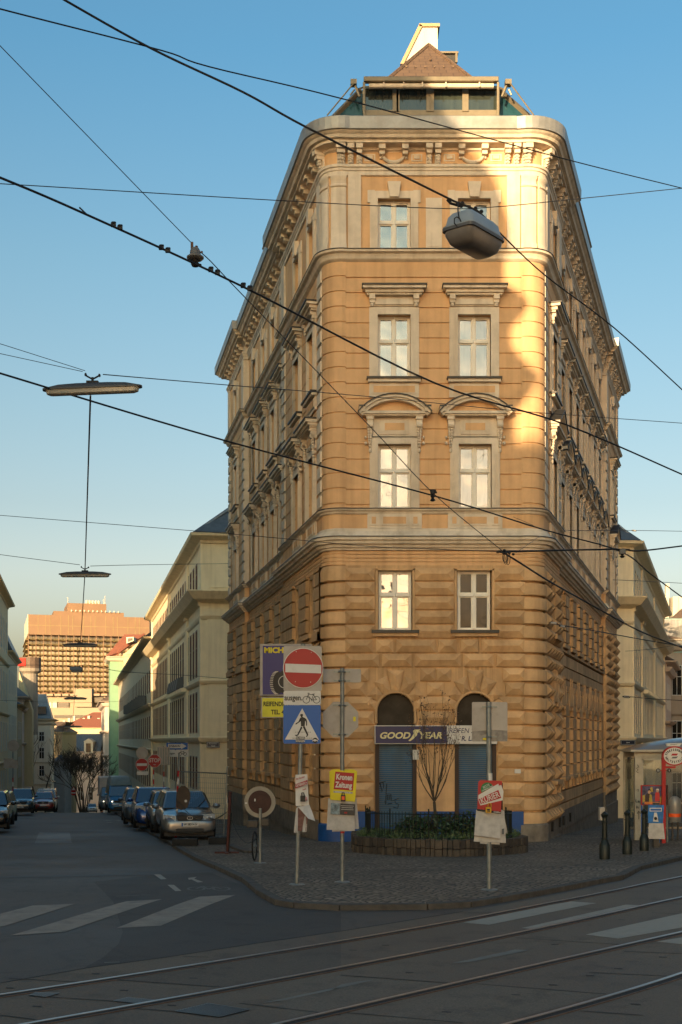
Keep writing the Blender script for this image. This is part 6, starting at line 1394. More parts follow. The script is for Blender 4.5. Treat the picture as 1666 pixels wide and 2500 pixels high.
# --- planter with hedge, railing and tree
PL = G(861, 2081, WALK); PC = G(1108, 2092, WALK); PR = G(1291, 2081, WALK)
fr_ = []
n = 34
for i in range(n+1):
    f = i/n; x = PL.x+(PR.x-PL.x)*f; y = PL.y-(PL.y-PC.y)*math.sin(math.pi*min(1, max(0, f)))**.75; fr_.append((x, y))
back = 35.6
outline = [(PL.x, back)]+[(PL.x, back-(back-PL.y)*i/6) for i in range(1, 6)]+fr_+[(PR.x, PR.y+(back-PR.y)*i/6) for i in range(1, 7)]
pt = thing('stone_planter', 'low curved planter walled with upright brown stones in front of the shutters', 'planter', (2.5, 33, T(33)+WALK))
def stone_mat():
    m, nt, b = nodes('planter_stones'); L = nt.links.new; geo = N(nt, 'NewGeometry')
    r = N(nt, 'ValToRGB'); L(geo.outputs['Random Per Island'], r.inputs[0]); r.color_ramp.elements[0].color = (.035, .024, .017, 1); r.color_ramp.elements[1].color = (.13, .095, .062, 1)
    nz = N(nt, 'TexNoise'); nz.inputs['Scale'].default_value = 14; nz.inputs['Detail'].default_value = 5; L(geo.outputs['Position'], nz.inputs['Vector'])
    mx = N(nt, 'MixRGB', blend_type='MULTIPLY'); mx.inputs[0].default_value = .8; L(r.outputs[0], mx.inputs[1]); L(nz.outputs[0], mx.inputs[2]); ga = N(nt, 'BrightContrast'); ga.inputs[1].default_value = .008; L(mx.outputs[0], ga.inputs[0]); L(ga.outputs[0], b.inputs['Base Color'])
    bp = N(nt, 'Bump'); bp.inputs['Strength'].default_value = .6; bp.inputs['Distance'].default_value = .02; L(nz.outputs[0], bp.inputs['Height']); L(bp.outputs[0], b.inputs['Normal']); b.inputs['Roughness'].default_value = .85
    return m
mb = MB(); pts = [Vector(p) for p in outline]; acc = []
d = 0
for a_, b_ in zip(pts, pts[1:]): acc.append((d, a_, b_)); d += (b_-a_).length
def along(s_):
    for d0, a_, b_ in acc:
        l_ = (b_-a_).length
        if s_ <= d0+l_+1e-6: return a_.lerp(b_, (s_-d0)/max(l_, 1e-6)), (b_-a_).normalized()
    return acc[-1][2], (acc[-1][2]-acc[-1][1]).normalized()
s_ = 0
while s_ < d-.05:
    w_ = random.uniform(.1, .2); w_ = min(w_, d-s_); p0, t0 = along(s_+.006); p1, t1 = along(s_+w_-.006); n0 = Vector((-t0.y, t0.x)); n1 = Vector((-t1.y, t1.x)); off = random.uniform(-.015, .015); split = random.uniform(.16, .2)
    for z0, z1 in ((-.1, split), (split+.012, .41+random.uniform(-.015, .02))):
        q_ = [p0-n0*off, p1-n1*off, p1+n1*.22, p0+n0*.22]; vs = [(v.x, v.y, T(v.y)+WALK+z) for z in (z0, z1) for v in q_]
        mb.add(vs, [(0, 3, 2, 1), (4, 5, 6, 7), (0, 1, 5, 4), (1, 2, 6, 5), (2, 3, 7, 6), (3, 0, 4, 7)])
    s_ += w_
mb.build('stone_wall', stone_mat(), pt, fix=True, bevel=.012)
mb = MB(); cen = Vector((2.6, 34)); ins = [Vector(p)+(cen-Vector(p)).normalized()*.15 for p in outline]
mb.poly([(p.x, p.y, T(p.y)+WALK+.33) for p in ins]); mb.build('soil', mat('soil', (.03, .022, .014), .95, var=.3, scale=9, bump=.6, bscale=25), pt, fix=False)
ra = thing('iron_railing', 'black iron railing with thin bars standing inside the planter', 'railing', (2.5, 32.5, T(32.5)+WALK))
ins = [Vector(p)+(cen-Vector(p)).normalized()*.5 for p in outline]; mb = MB(); bb = MB(); acc = []; d = 0
for a_, b_ in zip(ins, ins[1:]): acc.append((d, a_, b_)); d += (b_-a_).length
s_ = 0; prev = None
while s_ < d:
    p, t_ = along(s_); z = T(p.y)+WALK+.3; h = .78 if int(s_/.11) % 12 else .86; bb.tube([(p.x, p.y, z), (p.x, p.y, z+h)], .011 if h < .8 else .02, 5)
    if prev is not None:
        for zz_ in (.12, .72): mb.tube([(prev.x, prev.y, z+zz_), (p.x, p.y, z+zz_)], .014, 4)
    prev = p; s_ += .11
mb.build('rails', M_iron, ra, fix=False); bb.build('bars', M_iron, ra, fix=False)
def leaf_mat(name, c0, c1):
    m, nt, b = nodes(name); L = nt.links.new; geo = N(nt, 'NewGeometry'); r = N(nt, 'ValToRGB'); L(geo.outputs['Random Per Island'], r.inputs[0]); r.color_ramp.elements[0].color = rgb(c0); r.color_ramp.elements[1].color = rgb(c1); L(r.outputs[0], b.inputs['Base Color']); b.inputs['Roughness'].default_value = .5; return m
def leaves(mb, c, rad, n, size, squash=1.0):
    for _ in range(n):
        v = Vector((random.gauss(0, 1), random.gauss(0, 1), random.gauss(0, 1))); v.normalize(); v *= rad*(random.random()**.45); v.z *= squash
        p = Vector(c)+v; a = Vector((random.gauss(0, 1), random.gauss(0, 1), random.gauss(0, .6))).normalized(); b = a.cross(Vector((random.gauss(0, 1), random.gauss(0, 1), random.gauss(0, 1)))).normalized(); s_ = size*random.uniform(.6, 1.3)
        mb.poly([p-a*s_, p+b*s_*.45, p+a*s_, p-b*s_*.45])
M_hedge = leaf_mat('hedge_leaves', (.008, .022, .008), (.035, .075, .022)); M_weed = leaf_mat('weed_leaves', (.02, .05, .012), (.075, .11, .03))
hz = T(33)+WALK
for i, (px, w_, top, lab) in enumerate(((1000, .45, 1990, 'dark evergreen shrub at the left end of the planter'), (1045, .5, 1984, 'dark evergreen shrub left of the young tree'), (1092, .62, 1976, 'tallest dark evergreen shrub right of the young tree'), (1135, .5, 1988, 'dark evergreen shrub towards the right end of the planter'))):
    sh = thing('evergreen_shrub', lab, 'shrub', (P(px, 0, 33).x, 33, hz+.33), group='evergreen shrubs in the planter')
    x = P(px, 0, 33).x; z1 = P(px, top, 33).z; mb = MB(); st = MB()
    for _ in range(16):
        cx = x+random.uniform(-w_, w_); cz = hz+.4+random.random()*(z1-hz-.55); leaves(mb, (cx, 33+random.uniform(-.45, .5), cz), .26, 46, .06, .8)
    for _ in range(7): xx = x+random.uniform(-.3, .3); st.tube([(x, 33, hz+.3), (xx, 33+random.uniform(-.3, .3), z1-.1)], .012, 4)
    mb.build('foliage', M_hedge, sh, fix=False); st.build('stems', M_bark, sh, fix=False)
mb = MB()
for _ in range(420):
    p = along(random.uniform(0, d))[0]; p = p+(cen-p).normalized()*random.uniform(-.28, .8); z = T(p.y)+WALK+.33
    leaves(mb, (p.x, p.y, z+.06+random.random()*.1), .13, 9, .04, .9)
    for _2 in range(3): a_ = random.uniform(0, 6.3); h = random.uniform(.12, .34); mb.poly([(p.x-.008, p.y, z), (p.x+.008, p.y, z), (p.x+math.cos(a_)*.1, p.y+math.sin(a_)*.1, z+h)])
tag(mb.build('ground_cover', M_weed, fix=False), 'low green weeds and grass filling the planter', 'ground cover', kind='stuff')
# bare trees
def branch(mb, p, d, r, l, depth, spread, tips, up=.15, kids=(2, 3), n=5, rmin=.004):
    r = max(r, rmin)
    pts = [p]; q_ = p; dd = d
    for i in range(3): dd = (dd+Vector((random.gauss(0, 1), random.gauss(0, 1), random.gauss(0, .5)))*.09+Vector((0, 0, up*.3))).normalized(); q_ = q_+dd*l/3; pts.append(q_)
    mb.tube(pts, r, n, r1=r*.62)
    if depth == 0: tips.append((q_, dd)); return
    for k_ in range(random.randint(*kids)):
        s_ = random.uniform(.45, 1.0) if k_ else 1.0; b0 = pts[0].lerp(q_, s_) if s_ < 1 else q_
        nd = (dd+Vector((random.gauss(0, 1), random.gauss(0, 1), random.gauss(0, .4)))*spread+Vector((0, 0, up))).normalized()
        branch(mb, b0 if s_ == 1 else pts[min(3, 1+int(s_*2))], nd, r*.6, l*random.uniform(.68, .88), depth-1, spread, tips, up, kids, max(3, n-1), rmin)
tr = thing('young_street_tree', 'slender bare young tree with a few dry leaves in the planter', 'tree', (P(1064, 0, 33).x, 33, hz+.33))
tb0 = Vector((P(1064, 0, 33).x, 33, hz+.33)); tk = MB(); cr_ = MB(); lf = MB(); tips = []
fork = P(1061, 1958, 33); tk.tube([tb0, tb0.lerp(fork, .5)+Vector((.02, 0, 0)), fork], .05, 7, r1=.04)
random.seed(21)
for px, py, dy in ((1016, 1905, -.1), (1030, 1880, .2), (1042, 1862, -.3), (1052, 1850, .3), (1060, 1845, -.1), (1068, 1850, .2), (1078, 1858, -.3), (1088, 1872, .2), (1104, 1895, 0)):
    q_ = P(px, py, 33+dy); tgt = q_; d_ = (tgt-fork); branch(cr_, fork, d_.normalized(), .019, d_.length*.74, 4, .27, tips, .3, (2, 2), 5)
for p, dd in tips:
    leaves(lf, p-dd*.05, .13, random.randint(2, 5), .034)
tk.build('trunk', M_bark, tr, smooth=True); cr_.build('branches', M_bark, tr, fix=False); lf.build('dry_leaves', leaf_mat('dry_leaves', (.06, .028, .012), (.14, .07, .03)), tr, fix=False)
# bush-like tree down the street, plus small one
def bare_tree(name, label, Y, px, base, top, w, seed, stems=7, depth=4, kids=(2, 3), rmin=.03, spr=.28):
    random.seed(seed); b = P(px, base, Y); t = thing(name, label, 'tree', b); H = P(px, top, Y).z-b.z; tk = MB(); cr_ = MB(); tips = []
    for k_ in range(stems):
        a_ = (k_-(stems-1)/2)/stems*2; d_ = Vector((a_*w*1.25, random.uniform(-.5, .5), 1)).normalized(); p0 = b+Vector((a_*.5, 0, 0)); p1 = p0+d_*H*.24; tk.tube([p0, p1], .16, 5, r1=.1)
        branch(cr_, p1, d_, .12, H*.3, depth, spr, tips, .1, kids, 4, rmin)
    tk.build('trunk', M_bark, t, fix=False); cr_.build('crown', M_bark, t, fix=False); return t
bare_tree('bare_tree', 'broad many stemmed bare tree standing at the end of the side street', 235, 203, 1990, 1846, .28, 5, 10, 5, (2, 3), .046, .46)
bare_tree('bare_tree', 'thin bare street tree in front of the narrow white house', 200, 96, 1975, 1800, .35, 9, 2, 4)

# --- bollards
def bollard():
    t = thing('bollard', 'black cast iron bollard with a pointed cap, nearest the viewer', 'bollard', (0, 0, 0), group='cast iron bollards along the kerb')
    mb = MB(); mb.lathe([(.125, 0), (.125, .34), (.118, .35), (.075, .45), (.07, .46)], n=16); mb.build('base', M_iron, t, world=False, smooth=True)
    mb = MB(); mb.lathe([(.07, .46), (.085, .47), (.085, .485), (.066, .495), (.06, .86), (.078, .87), (.078, .885), (.06, .895), (.056, .98)], n=16); mb.build('shaft', M_iron, t, world=False, smooth=True)
    mb = MB(); mb.lathe([(.056, .98), (.07, 1.0), (.088, 1.04), (.088, 1.055), (.04, 1.1), (.02, 1.115), (.018, 1.12)], n=8); mb.build('cap', M_iron, t, world=False, smooth=True)
    return t
bo = bollard()
for i, ((px, py), lab) in enumerate((((1477, 2098), None), ((1532.4, 2086), 'middle black bollard of the three, between the first and the poster stand'), ((1573.5, 2077.5), 'black bollard farthest from the viewer, right next to the blue newspaper pouch'))):
    b = bo if i == 0 else copy_tree(bo); b.location = G(px, py, WALK)
    if lab: b['label'] = lab
cs = thing('control_box', 'grey signal control box on a post behind the first bollard', 'box', P(1475, 1985, 33))
mb = MB(); kq = 33/FPX; mb.box(-12*kq, 1*kq, -.1, .12, -18*kq, 14*kq); mb.build('cabinet', M_alu, cs, world=False, bevel=.01)
mb = MB(); gq = G(1475, 2050, WALK); mb.box(1.5*kq, 6*kq, -.04, .04, T(33)+WALK-P(0, 1985, 33).z, 15*kq); mb.build('post', M_cap, cs, world=False)

# --- tram shelter and stop
SY = 38.3; sp = lambda px, py, Y=SY: P(px, py, Y)
sh = thing('tram_shelter', 'pale tram shelter with a domed grey roof and glazed walls at the right edge', 'shelter', (sp(1620, 0).x, SY+.8, T(SY)+WALK))
zb_ = T(SY)+WALK; zr = sp(0, 1832).z; x0, x1 = sp(1550, 0).x, sp(1550, 0).x+4.6; dp = 1.5
M_shl = mat('shelter_cream', (.40, .345, .265), .6, var=.12, scale=4, dirt=(.25, .2, .15), dscale=2.5, damt=.5)
M_shr = mat('shelter_roof', (.16, .14, .125), .3, var=.1, spec=.8, coat=.5)
mb = MB(); nseg = 14
for i in range(nseg):
    for j in range(nseg):
        def sp_(u, v): return (x0-.15+(x1-x0+.3)*u, SY-.15+(dp+.3)*v, zr+.42*(max(0, math.sin(math.pi*u))**.7)*(max(0, math.sin(math.pi*v))**.45))
        mb.poly([sp_(i/nseg, j/nseg), sp_((i+1)/nseg, j/nseg), sp_((i+1)/nseg, (j+1)/nseg), sp_(i/nseg, (j+1)/nseg)])
mb.build('roof', M_shr, sh, fix=True, smooth=True)
mb = MB(); mb.box(x0-.15, x1+.15, SY-.15, SY+dp+.15, zr-.05, zr+.02); mb.box(x0, x1, SY, SY+.1, zr-.22, zr-.05); mb.box(x0, x1, SY+dp-.1, SY+dp, zr-.22, zr-.05); mb.build('roof_rim', M_shl, sh)
mb = MB(); mb.box(x0+.01, x0+.22, SY-.02, SY+.14, zb_, zr-.225); mb.build('end_panel', M_shl, sh)
mb = MB()
for x, y in ((x0, SY+dp-.1), (x1-.1, SY), (x1-.1, SY+dp-.1), (x0+2.2, SY+dp-.1)): mb.box(x, x+.1, y, y+.1, zb_, zr-.2)
for z in (zb_+.25, zb_+1.05, zr-.3): mb.box(x0+.2, x1, SY+dp-.08, SY+dp-.02, z, z+.06)
mb.box(x0+.22, sp(1618, 0).x, SY+.02, SY+.08, sp(0, 1853).z-.04, sp(0, 1853).z+.04); mb.box(x0+.22, x0+.28, SY+.02, SY+.08, zb_+.6, sp(0, 1853).z)
mb.build('posts', M_shl, sh)
def clear_glass():
    m, nt, b = nodes('clear_pane'); L = nt.links.new; tr_ = N(nt, 'BsdfTransparent'); tr_.inputs[0].default_value = (.8, .82, .8, 1); g_ = N(nt, 'BsdfGlossy'); g_.inputs['Roughness'].default_value = .03; mx = N(nt, 'MixShader'); mx.inputs[0].default_value = .12
    L(tr_.outputs[0], mx.inputs[1]); L(g_.outputs[0], mx.inputs[2]); L(mx.outputs[0], nt.nodes['Material Output'].inputs[0]); return m
M_clr = clear_glass()
mb = MB(); mb.box(x0+.22, sp(1618, 0).x, SY+.04, SY+.05, zb_+.6, sp(0, 1853).z); mb.box(x0+.05, x1-.05, SY+dp-.05, SY+dp-.04, zb_+.3, zr-.3); mb.box(x0+.04, x0+.05, SY+.16, SY+dp-.1, zb_+.3, zr-.3); mb.build('glass_pane', M_clr, sh)
mb = MB(); mb.box(x0+.5, x1-.6, SY+dp-.5, SY+dp-.15, zb_+.42, zb_+.47)
for x in (x0+.9, x1-1): mb.box(x, x+.08, SY+dp-.4, SY+dp-.25, zb_, zb_+.42)
mb.build('bench', M_cap, sh)
gm = MB()
for pts in ([(395, 700), (430, 730), (400, 770), (440, 790)], [(420, 640), (450, 690), (410, 690)], [(395, 1260), (390, 1310), (420, 1320)], [(430, 1290), (450, 1330), (470, 1310), (440, 1290)], [(410, 1380), (405, 1430), (430, 1390), (440, 1430)], [(445, 1470), (445, 1620)], [(415, 1520), (445, 1475), (475, 1520)], [(405, 1100), (440, 1080), (430, 1130)]): gm.tube([sp(1500+a/7.355, 1780+b/7.355, SY-.03) for a, b in pts], .009, 4)
gm.build('graffiti', M_blk, sh)
# bent lamp pole beyond is left out; stop sign on a red pole
rg = G(1623, 2059, WALK); SY2 = rg.y; s2p = lambda px, py: P(px, py, SY2)
st = thing('tram_stop_sign', 'oval white tram stop sign with a red rim on a red post', 'tram stop', rg)
mb = MB(); a_ = s2p(1621, 1880); b_ = s2p(1625, 2050); mb.box(a_.x-.055, a_.x+.055, SY2-.04, SY2+.04, rg.z, s2p(0, 1850).z); mb.box(a_.x-.05, s2p(1650, 0).x, SY2-.03, SY2+.03, s2p(0, 1876).z, s2p(0, 1871).z); mb.tube([(a_.x, SY2, s2p(0, 1870).z), (a_.x-.03, SY2, s2p(0, 1850).z)], .04, 6); mb.build('post', M_red, st)
oc = s2p(1646.5, 1846); kx = SY2/FPX
mb = MB(); mb.prism([(oc.x+29.5*kx*math.cos(R(a)), oc.z+24*kx*math.sin(R(a))) for a in range(0, 360, 10)], SY2-.05, SY2+.05); mb.build('oval_rim', M_red, st)
mb = MB(); mb.prism([(oc.x+26*kx*math.cos(R(a)), oc.z+20.5*kx*math.sin(R(a))) for a in range(0, 360, 10)], SY2-.056, SY2-.05); mb.build('oval_face', M_wht, st)
def arc_text(s_, size, rx, rz, a0, a1, inward=False):
    for i, ch_ in enumerate(s_):
        a = R(a0+(a1-a0)*i/(len(s_)-1)); x, z = oc.x+rx*math.cos(a), oc.z+rz*math.sin(a); tang = math.atan2(rz*math.cos(a), -rx*math.sin(a)); ang = tang-math.pi if not inward else tang
        text(ch_, size, M_blk, st, Matrix.Translation((x, SY2-.058, z)) @ Matrix.Rotation(-ang, 4, 'Y') @ RX90, bold=.045, sx=.8, name='letter')
arc_text('STRASSENBAHN', 7.6*kx, 21*kx, 15*kx, 166, 14); arc_text('HALTESTELLE', 7.6*kx, 21*kx, 15*kx, 196, 344, True)
for m_, pts in ((M_red, [(-9, 1), (-5, 6), (9, 6), (5, 1)]), (mat('logo_grey', (.1, .1, .1), .5), [(-8, -6), (-5, -2), (9, -1), (4, -6)])):
    mb = MB(); mb.poly([(oc.x+x*kx, SY2-.058, oc.z+z*kx) for x, z in pts]); mb.build('emblem', m_, st, fix=False)
mb = MB(); mb.prism([(oc.x+x*kx, oc.z+z*kx) for x, z in ((-17, 24), (13, 24), (18, 31), (-21, 31))], SY2-.04, SY2+.04); mb.build('name_board', M_wht, st)
text('Floriangasse', 3.6*kx, M_blk, st, Matrix.Translation((oc.x-2*kx, SY2-.043, oc.z+28*kx)) @ RX90, sx=.9)
for px, s_ in ((1607, '33'), (1634, '5')):
    p = s2p(px, 1881.5); t_ = MB(); disc(t_, (p.x, p.z), 5.2*kx, SY2-.04, SY2-.02, 20); t_.build('line_disc', M_blk, st); text(s_, 6.0*kx, M_wht, st, Matrix.Translation((p.x, SY2-.042, p.z)) @ RX90, bold=.02)
    t_ = MB(); t_.box(p.x-.02 if px > 1620 else p.x, p.x+.02 if px < 1620 else p.x, SY2-.01, SY2, p.z-.03, p.z+.03); t_.box(min(p.x, a_.x), max(p.x, a_.x), SY2-.008, SY2, p.z-.012, p.z+.012); t_.build('disc_arm', M_red, st)
pb_ = thing('poster_board', 'poster with costumed people in a red frame in front of the shelter glass', 'poster', s2p(1602, 1942))
u_ = lambda x, y: s2p(1500+x/7.355, 1780+y/7.355)
mb = MB(); a_, b_ = u_(500, 1372), u_(905, 1012); mb.box(a_.x, b_.x, SY2+.1, SY2+.16, a_.z, b_.z); mb.build('frame', M_red, pb_); mb = MB(); mb.box(u_(985, 0).x, u_(1003, 0).x, SY2+.2, SY2+.26, a_.z, b_.z); mb.box(u_(935, 0).x, u_(985, 0).x, SY2+.2, SY2+.26, b_.z-.04, b_.z); mb.build('second_frame', M_dred, pb_)
mb = MB(); a_, b_ = u_(520, 1360), u_(885, 1030); mb.box(a_.x, b_.x, SY2+.09, SY2+.1, a_.z, b_.z); mb.build('sheet', mat('poster_blue', (.05, .045, .10), .5, var=.95, scale=9), pb_)
def blob(name, pts, m_, y): mb = MB(); mb.poly([(u_(*p).x, y, u_(*p).z) for p in pts]); mb.build(name, m_, pb_, fix=False)
M_py = mat('print_ochre', (.36, .25, .04), .5, var=.4, scale=15); M_sk = mat('print_skin', (.45, .26, .17), .5)
blob('picture_figure', [(565, 1340), (575, 1200), (600, 1160), (660, 1160), (700, 1210), (700, 1340)], mat('print_dark', (.03, .015, .015), .5, var=.5, scale=20), SY2+.088); blob('picture_figure', [(750, 1300), (755, 1150), (800, 1120), (830, 1160), (835, 1300)], mat('print_red', (.42, .02, .02), .5), SY2+.088)
blob('picture_figure', [(640, 1330), (655, 1170), (690, 1190), (705, 1330)], M_py, SY2+.0865); blob('picture_figure', [(660, 1060), (700, 1045), (715, 1130), (670, 1140)], M_py, SY2+.088); blob('picture_figure', [(525, 1200), (570, 1180), (570, 1300), (525, 1330)], M_py, SY2+.0875); blob('picture_figure', [(840, 1220), (880, 1200), (880, 1330), (840, 1330)], M_py, SY2+.088); blob('picture_base', [(560, 1355), (560, 1310), (885, 1318), (885, 1355)], mat('print_orange', (.55, .16, .03), .5, var=.5, scale=12), SY2+.086)
for x, y in ((645, 1135), (795, 1110)): blob('picture_face', [(x+26*math.cos(R(a)), y+34*math.sin(R(a))) for a in range(0, 360, 40)], M_sk, SY2+.085)
blob('picture_hair', [(615, 1115), (630, 1080), (665, 1080), (678, 1120), (650, 1105)], M_blk, SY2+.084); blob('picture_hair', [(765, 1100), (780, 1075), (815, 1078), (825, 1105), (795, 1092)], M_wht, SY2+.084)
mb = MB(); mb.tube([s2p(1613, 1966), (s2p(1613, 0).x, SY2+.13, rg.z)], .02, 6); mb.tube([s2p(1570, 1966)+Vector((0, .13, 0)), (s2p(1570, 0).x, SY2+.13, rg.z)], .02, 6); mb.build('legs', M_blu, pb_)
nbg = G(1601, 2069, WALK); SY3 = nbg.y; v_ = lambda x, y: (P(1500+x/7.355, 0, SY3).x-nbg.x, P(0, 1780+y/7.355, SY3).z-nbg.z)
nb = thing('newspaper_pouch', 'blue newspaper pouch with white papers on a dark post before the poster', 'newspaper pouch', nbg, group='newspaper pouches on sign poles')
mb = MB(); mb.prism([v_(605, 1688), v_(870, 1692), v_(890, 1365), v_(605, 1360)][::-1], -.05, -.03); mb.build('front_board', mat('pouch_blue', (.006, .12, .36), .45, var=.45, scale=9), nb, world=False)
mb = MB(); a_, b_ = v_(630, 1480), v_(850, 1415); frame_box(mb, b_[0]-a_[0], b_[1]-a_[1], .02, -.055, -.05, z0=a_[1]); mb = MB(); mb.box(a_[0], b_[0], -.054, -.05, a_[1], b_[1]); mb.build('white_frame', M_wht, nb, world=False)
mb = MB(); a_, b_ = v_(645, 1466), v_(838, 1430); mb.box(a_[0], b_[0], -.057, -.054, a_[1], b_[1]); mb.build('title_strip', M_blu, nb, world=False)
mb = MB(); p = v_(735, 1605); mb.ball((p[0], -.07, p[1]), .045, .02, .05, 8); mb.build('coin_box', M_blk, nb, world=False)
mb = MB(); mb.add([(q_[0], -.053, q_[1]) for q_ in (v_(690, 1660), v_(790, 1665), v_(760, 1500), v_(715, 1500))], [(0, 1, 2, 3)]); flat('splash', mb, M_wht, nb)
mb = MB(); sheetmesh(mb, [v_(620, 1690), v_(880, 1692), v_(905, 1975), v_(600, 1972)], -.05, bow=.012); mb.build('paper_sheets', M_pap, nb, world=False, fix=False, smooth=True)
mb = MB(); a_, b_ = v_(705, 2120), v_(810, 1900); mb.box(a_[0], b_[0], -.03, .09, 0, b_[1]+.9); mb.build('post', M_cap, nb, world=False)
bg_ = G(1648, 2052, WALK); SY4 = bg_.y; kb_ = SY4/FPX
bn = thing('litter_bin', 'grey domed litter bin with an orange band on thin legs at the right edge', 'litter bin', bg_)
zc = lambda py: P(0, py, SY4).z-bg_.z
mb = MB(); r_ = 15*kb_; mb.lathe([(r_*.9, zc(2007)), (r_, zc(2005)), (r_, zc(1965)), (r_*.95, zc(1957)), (r_*.75, zc(1949)), (r_*.4, zc(1945)), (.01, zc(1944))], n=20); mb.build('body', mat('bin_grey', (.24, .225, .21), .35, metal=.2), bn, world=False, smooth=True)
mb = MB(); mb.lathe([(r_+.004, zc(1986)), (r_+.004, zc(1994.5))], n=20, caps=False); mb.build('orange_band', M_org, bn, world=False, smooth=True)
mb = MB()
for dx in (-.07, .1): mb.tube([(dx, 0, 0), (dx, 0, zc(2006))], .03, 6)
mb.build('legs', M_cap, bn, world=False)
gp5 = G(1631, 2057, WALK); t = thing('thin_post', 'thin galvanised post between the red stop post and the litter bin', 'post', gp5); mb = MB(); mb.tube([(0, 0, 0), (-.04, 0, P(0, 1905, gp5.y).z-gp5.z)], .03, 8); mb.build('pole', M_gal, t, world=False); mb = MB(); mb.ball((-.04, 0, P(0, 1905, gp5.y).z-gp5.z), .034, .034, .03, 8); mb.build('cap', M_gal, t, world=False)
sb = G(1537, 2040, WALK); t = thing('signal_back', 'dark back of a slim traffic signal on a grey pole left of the shelter', 'traffic signal', sb); mb = MB(); kz = sb.y/FPX; z_ = lambda y: P(0, y, sb.y).z-sb.z
mb.tube([(0, 0, 0), (0, 0, z_(1900))], .035, 8); mb.build('pole', M_gal, t, world=False); mb = MB(); mb.box(-4*kz, 4*kz, -.1, .1, z_(1902), z_(1866)); mb.box(-4.5*kz, 3.5*kz, -.08, .1, z_(1865), z_(1837)); mb.build('housing', M_cap, t, world=False, bevel=.02)
# ---------------------------------------------------------------- wires and hanging lamps
M_wire = mat('cable_black', (.008, .008, .010), .6, var=.1)
M_wiret = mat('wire_grey', (.035, .035, .04), .5, metal=.3, var=.1)
def dsp(*p): return [(x*1.0625, y*1.0625)+tuple(r_) for x, y, *r_ in p]
def wire(label, pts, w, m_=None, cat='cable', name='overhead_wire', clamps=()):
    """pts: picture x, y and depth; the way between them is rounded; w is the thickness in picture points"""
    W3 = [P(x, y, Y) for x, y, Y in pts]
    if len(W3) > 2:
        out = []
        for i in range(len(W3)-1):
            p0, p1, p2, p3 = W3[max(i-1, 0)], W3[i], W3[i+1], W3[min(i+2, len(W3)-1)]
            for k in range(6):
                t = k/6; out.append(p1.lerp(p2, t) if (p2-p1).length*4 < max((p3-p2).length, (p1-p0).length) else .5*((2*p1)+(p2-p0)*t+(2*p0-5*p1+4*p2-p3)*t*t+(3*p1-p0-3*p2+p3)*t**3))
        out.append(W3[-1]); W3 = out
    off = lambda p: p[0] <= 0 or p[0] >= 1666 or p[1] <= 0      # those that leave the picture run on
    if off(pts[0]): W3.insert(0, W3[0]+(P(*pts[0])-P(*pts[1])).normalized()*14)
    if off(pts[-1]): W3.append(W3[-1]+(P(*pts[-1])-P(*pts[-2])).normalized()*14)
    mid = pts[len(pts)//2][2]; t = thing(name, label, cat, W3[len(W3)//2]); mb = MB(); mb.tube(W3, w*mid/FPX/2, 6); mb.build('strand', m_ or M_wire, t, fix=False, smooth=True); return t
w1 = wire('thickest black cable from the upper left edge down to the boxy street lamp', [(95, -40, 16), (159, 0, 16.4), (372, 119, 17), (595, 225, 17.3), (754, 313, 17.6), (1110, 491, 18), (1148, 506, 18), (1176, 520, 18)], 5.2)
wire('black cable from the boxy street lamp down to the right edge', [(1160, 508, 18), (1190, 535, 18.3), (1227, 574, 18.8), (1333, 673, 20), (1500, 800, 22), (1666, 951, 24), (1730, 1010, 25)], 3.4)
wire('black cable crossing the whole sky above the rooftop glazing', [(-60, 2, 15), (0, 21, 15.5), (393, 122, 17.5), (510, 162, 18), (850, 244, 20), (1381, 388, 24), (1666, 459, 27), (1740, 480, 28)], 3.0)
wire('thin wire from the left edge down to the bell shaped insulator', [(-30, 80, 19), (0, 111, 19), (466, 591, 22)], 2.4, M_wiret)
wire('thin wire from the bell shaped insulator across the facade to the cable knot', [(490, 615, 22), (517, 640, 22.1), (560, 686, 22.5), (898, 1035, 25), (1060, 1206, 26), (1226, 1344, 27)], 2.2, M_wiret)
w4 = wire('thick black contact wire crossing the picture from the left edge to the right edge', [(-60, 410, 18), (0, 433, 18.5), (197, 517, 20), (590, 698, 22.5), (1062, 935, 26), (1381, 1036, 29), (1666, 1158, 32), (1740, 1190, 33)], 4.4)
wire('long thin span wire across the attic windows', [(-60, 446, 22), (0, 448, 22), (680, 489, 24), (1062, 508, 25), (1206, 505, 25), (1420, 484, 26), (1666, 459, 27)], 2.0, M_wiret)
L1Y = 20.0
wire('upper thin wire from the left edge to the nearest long lamp', [(-40, 828, 19.5), (0, 839, 19.6), (208, 905, L1Y)], 1.6, M_wiret)
wire('lower thin wire from the left edge to the nearest long lamp', [(-40, 855, 19.5), (0, 863, 19.6), (202, 907, L1Y)], 1.6, M_wiret)
wire('thin wire from the nearest long lamp across the facade to the right edge', [(252, 914, L1Y), (558, 940, 24), (903, 968, 28), (1275, 1004, 31), (1666, 1033, 34), (1720, 1037, 34.5)], 1.7, M_wiret)
wire('black contact wire below the nearest long lamp, running on past the small insulator', [(-60, 892, 19), (0, 911, 19.3), (558, 1078, 22.5), (1062, 1211, 26), (1328, 1293, 28.5), (1515, 1346, 30.5), (1590, 1402, 32), (1666, 1458, 33.5), (1730, 1505, 35)], 3.4)
wire('thin wire above the school roof from the left edge to the facade', [(-40, 1254, 40), (0, 1258, 40), (558, 1303, 36), (893, 1333, 33), (1073, 1341, 31), (1226, 1347, 30)], 1.7, M_wiret)
wire('thin wire from the left edge to the second long lamp', [(-40, 1346, 37), (0, 1354, 37.2), (195, 1379, 37.5)], 1.4, M_wiret)
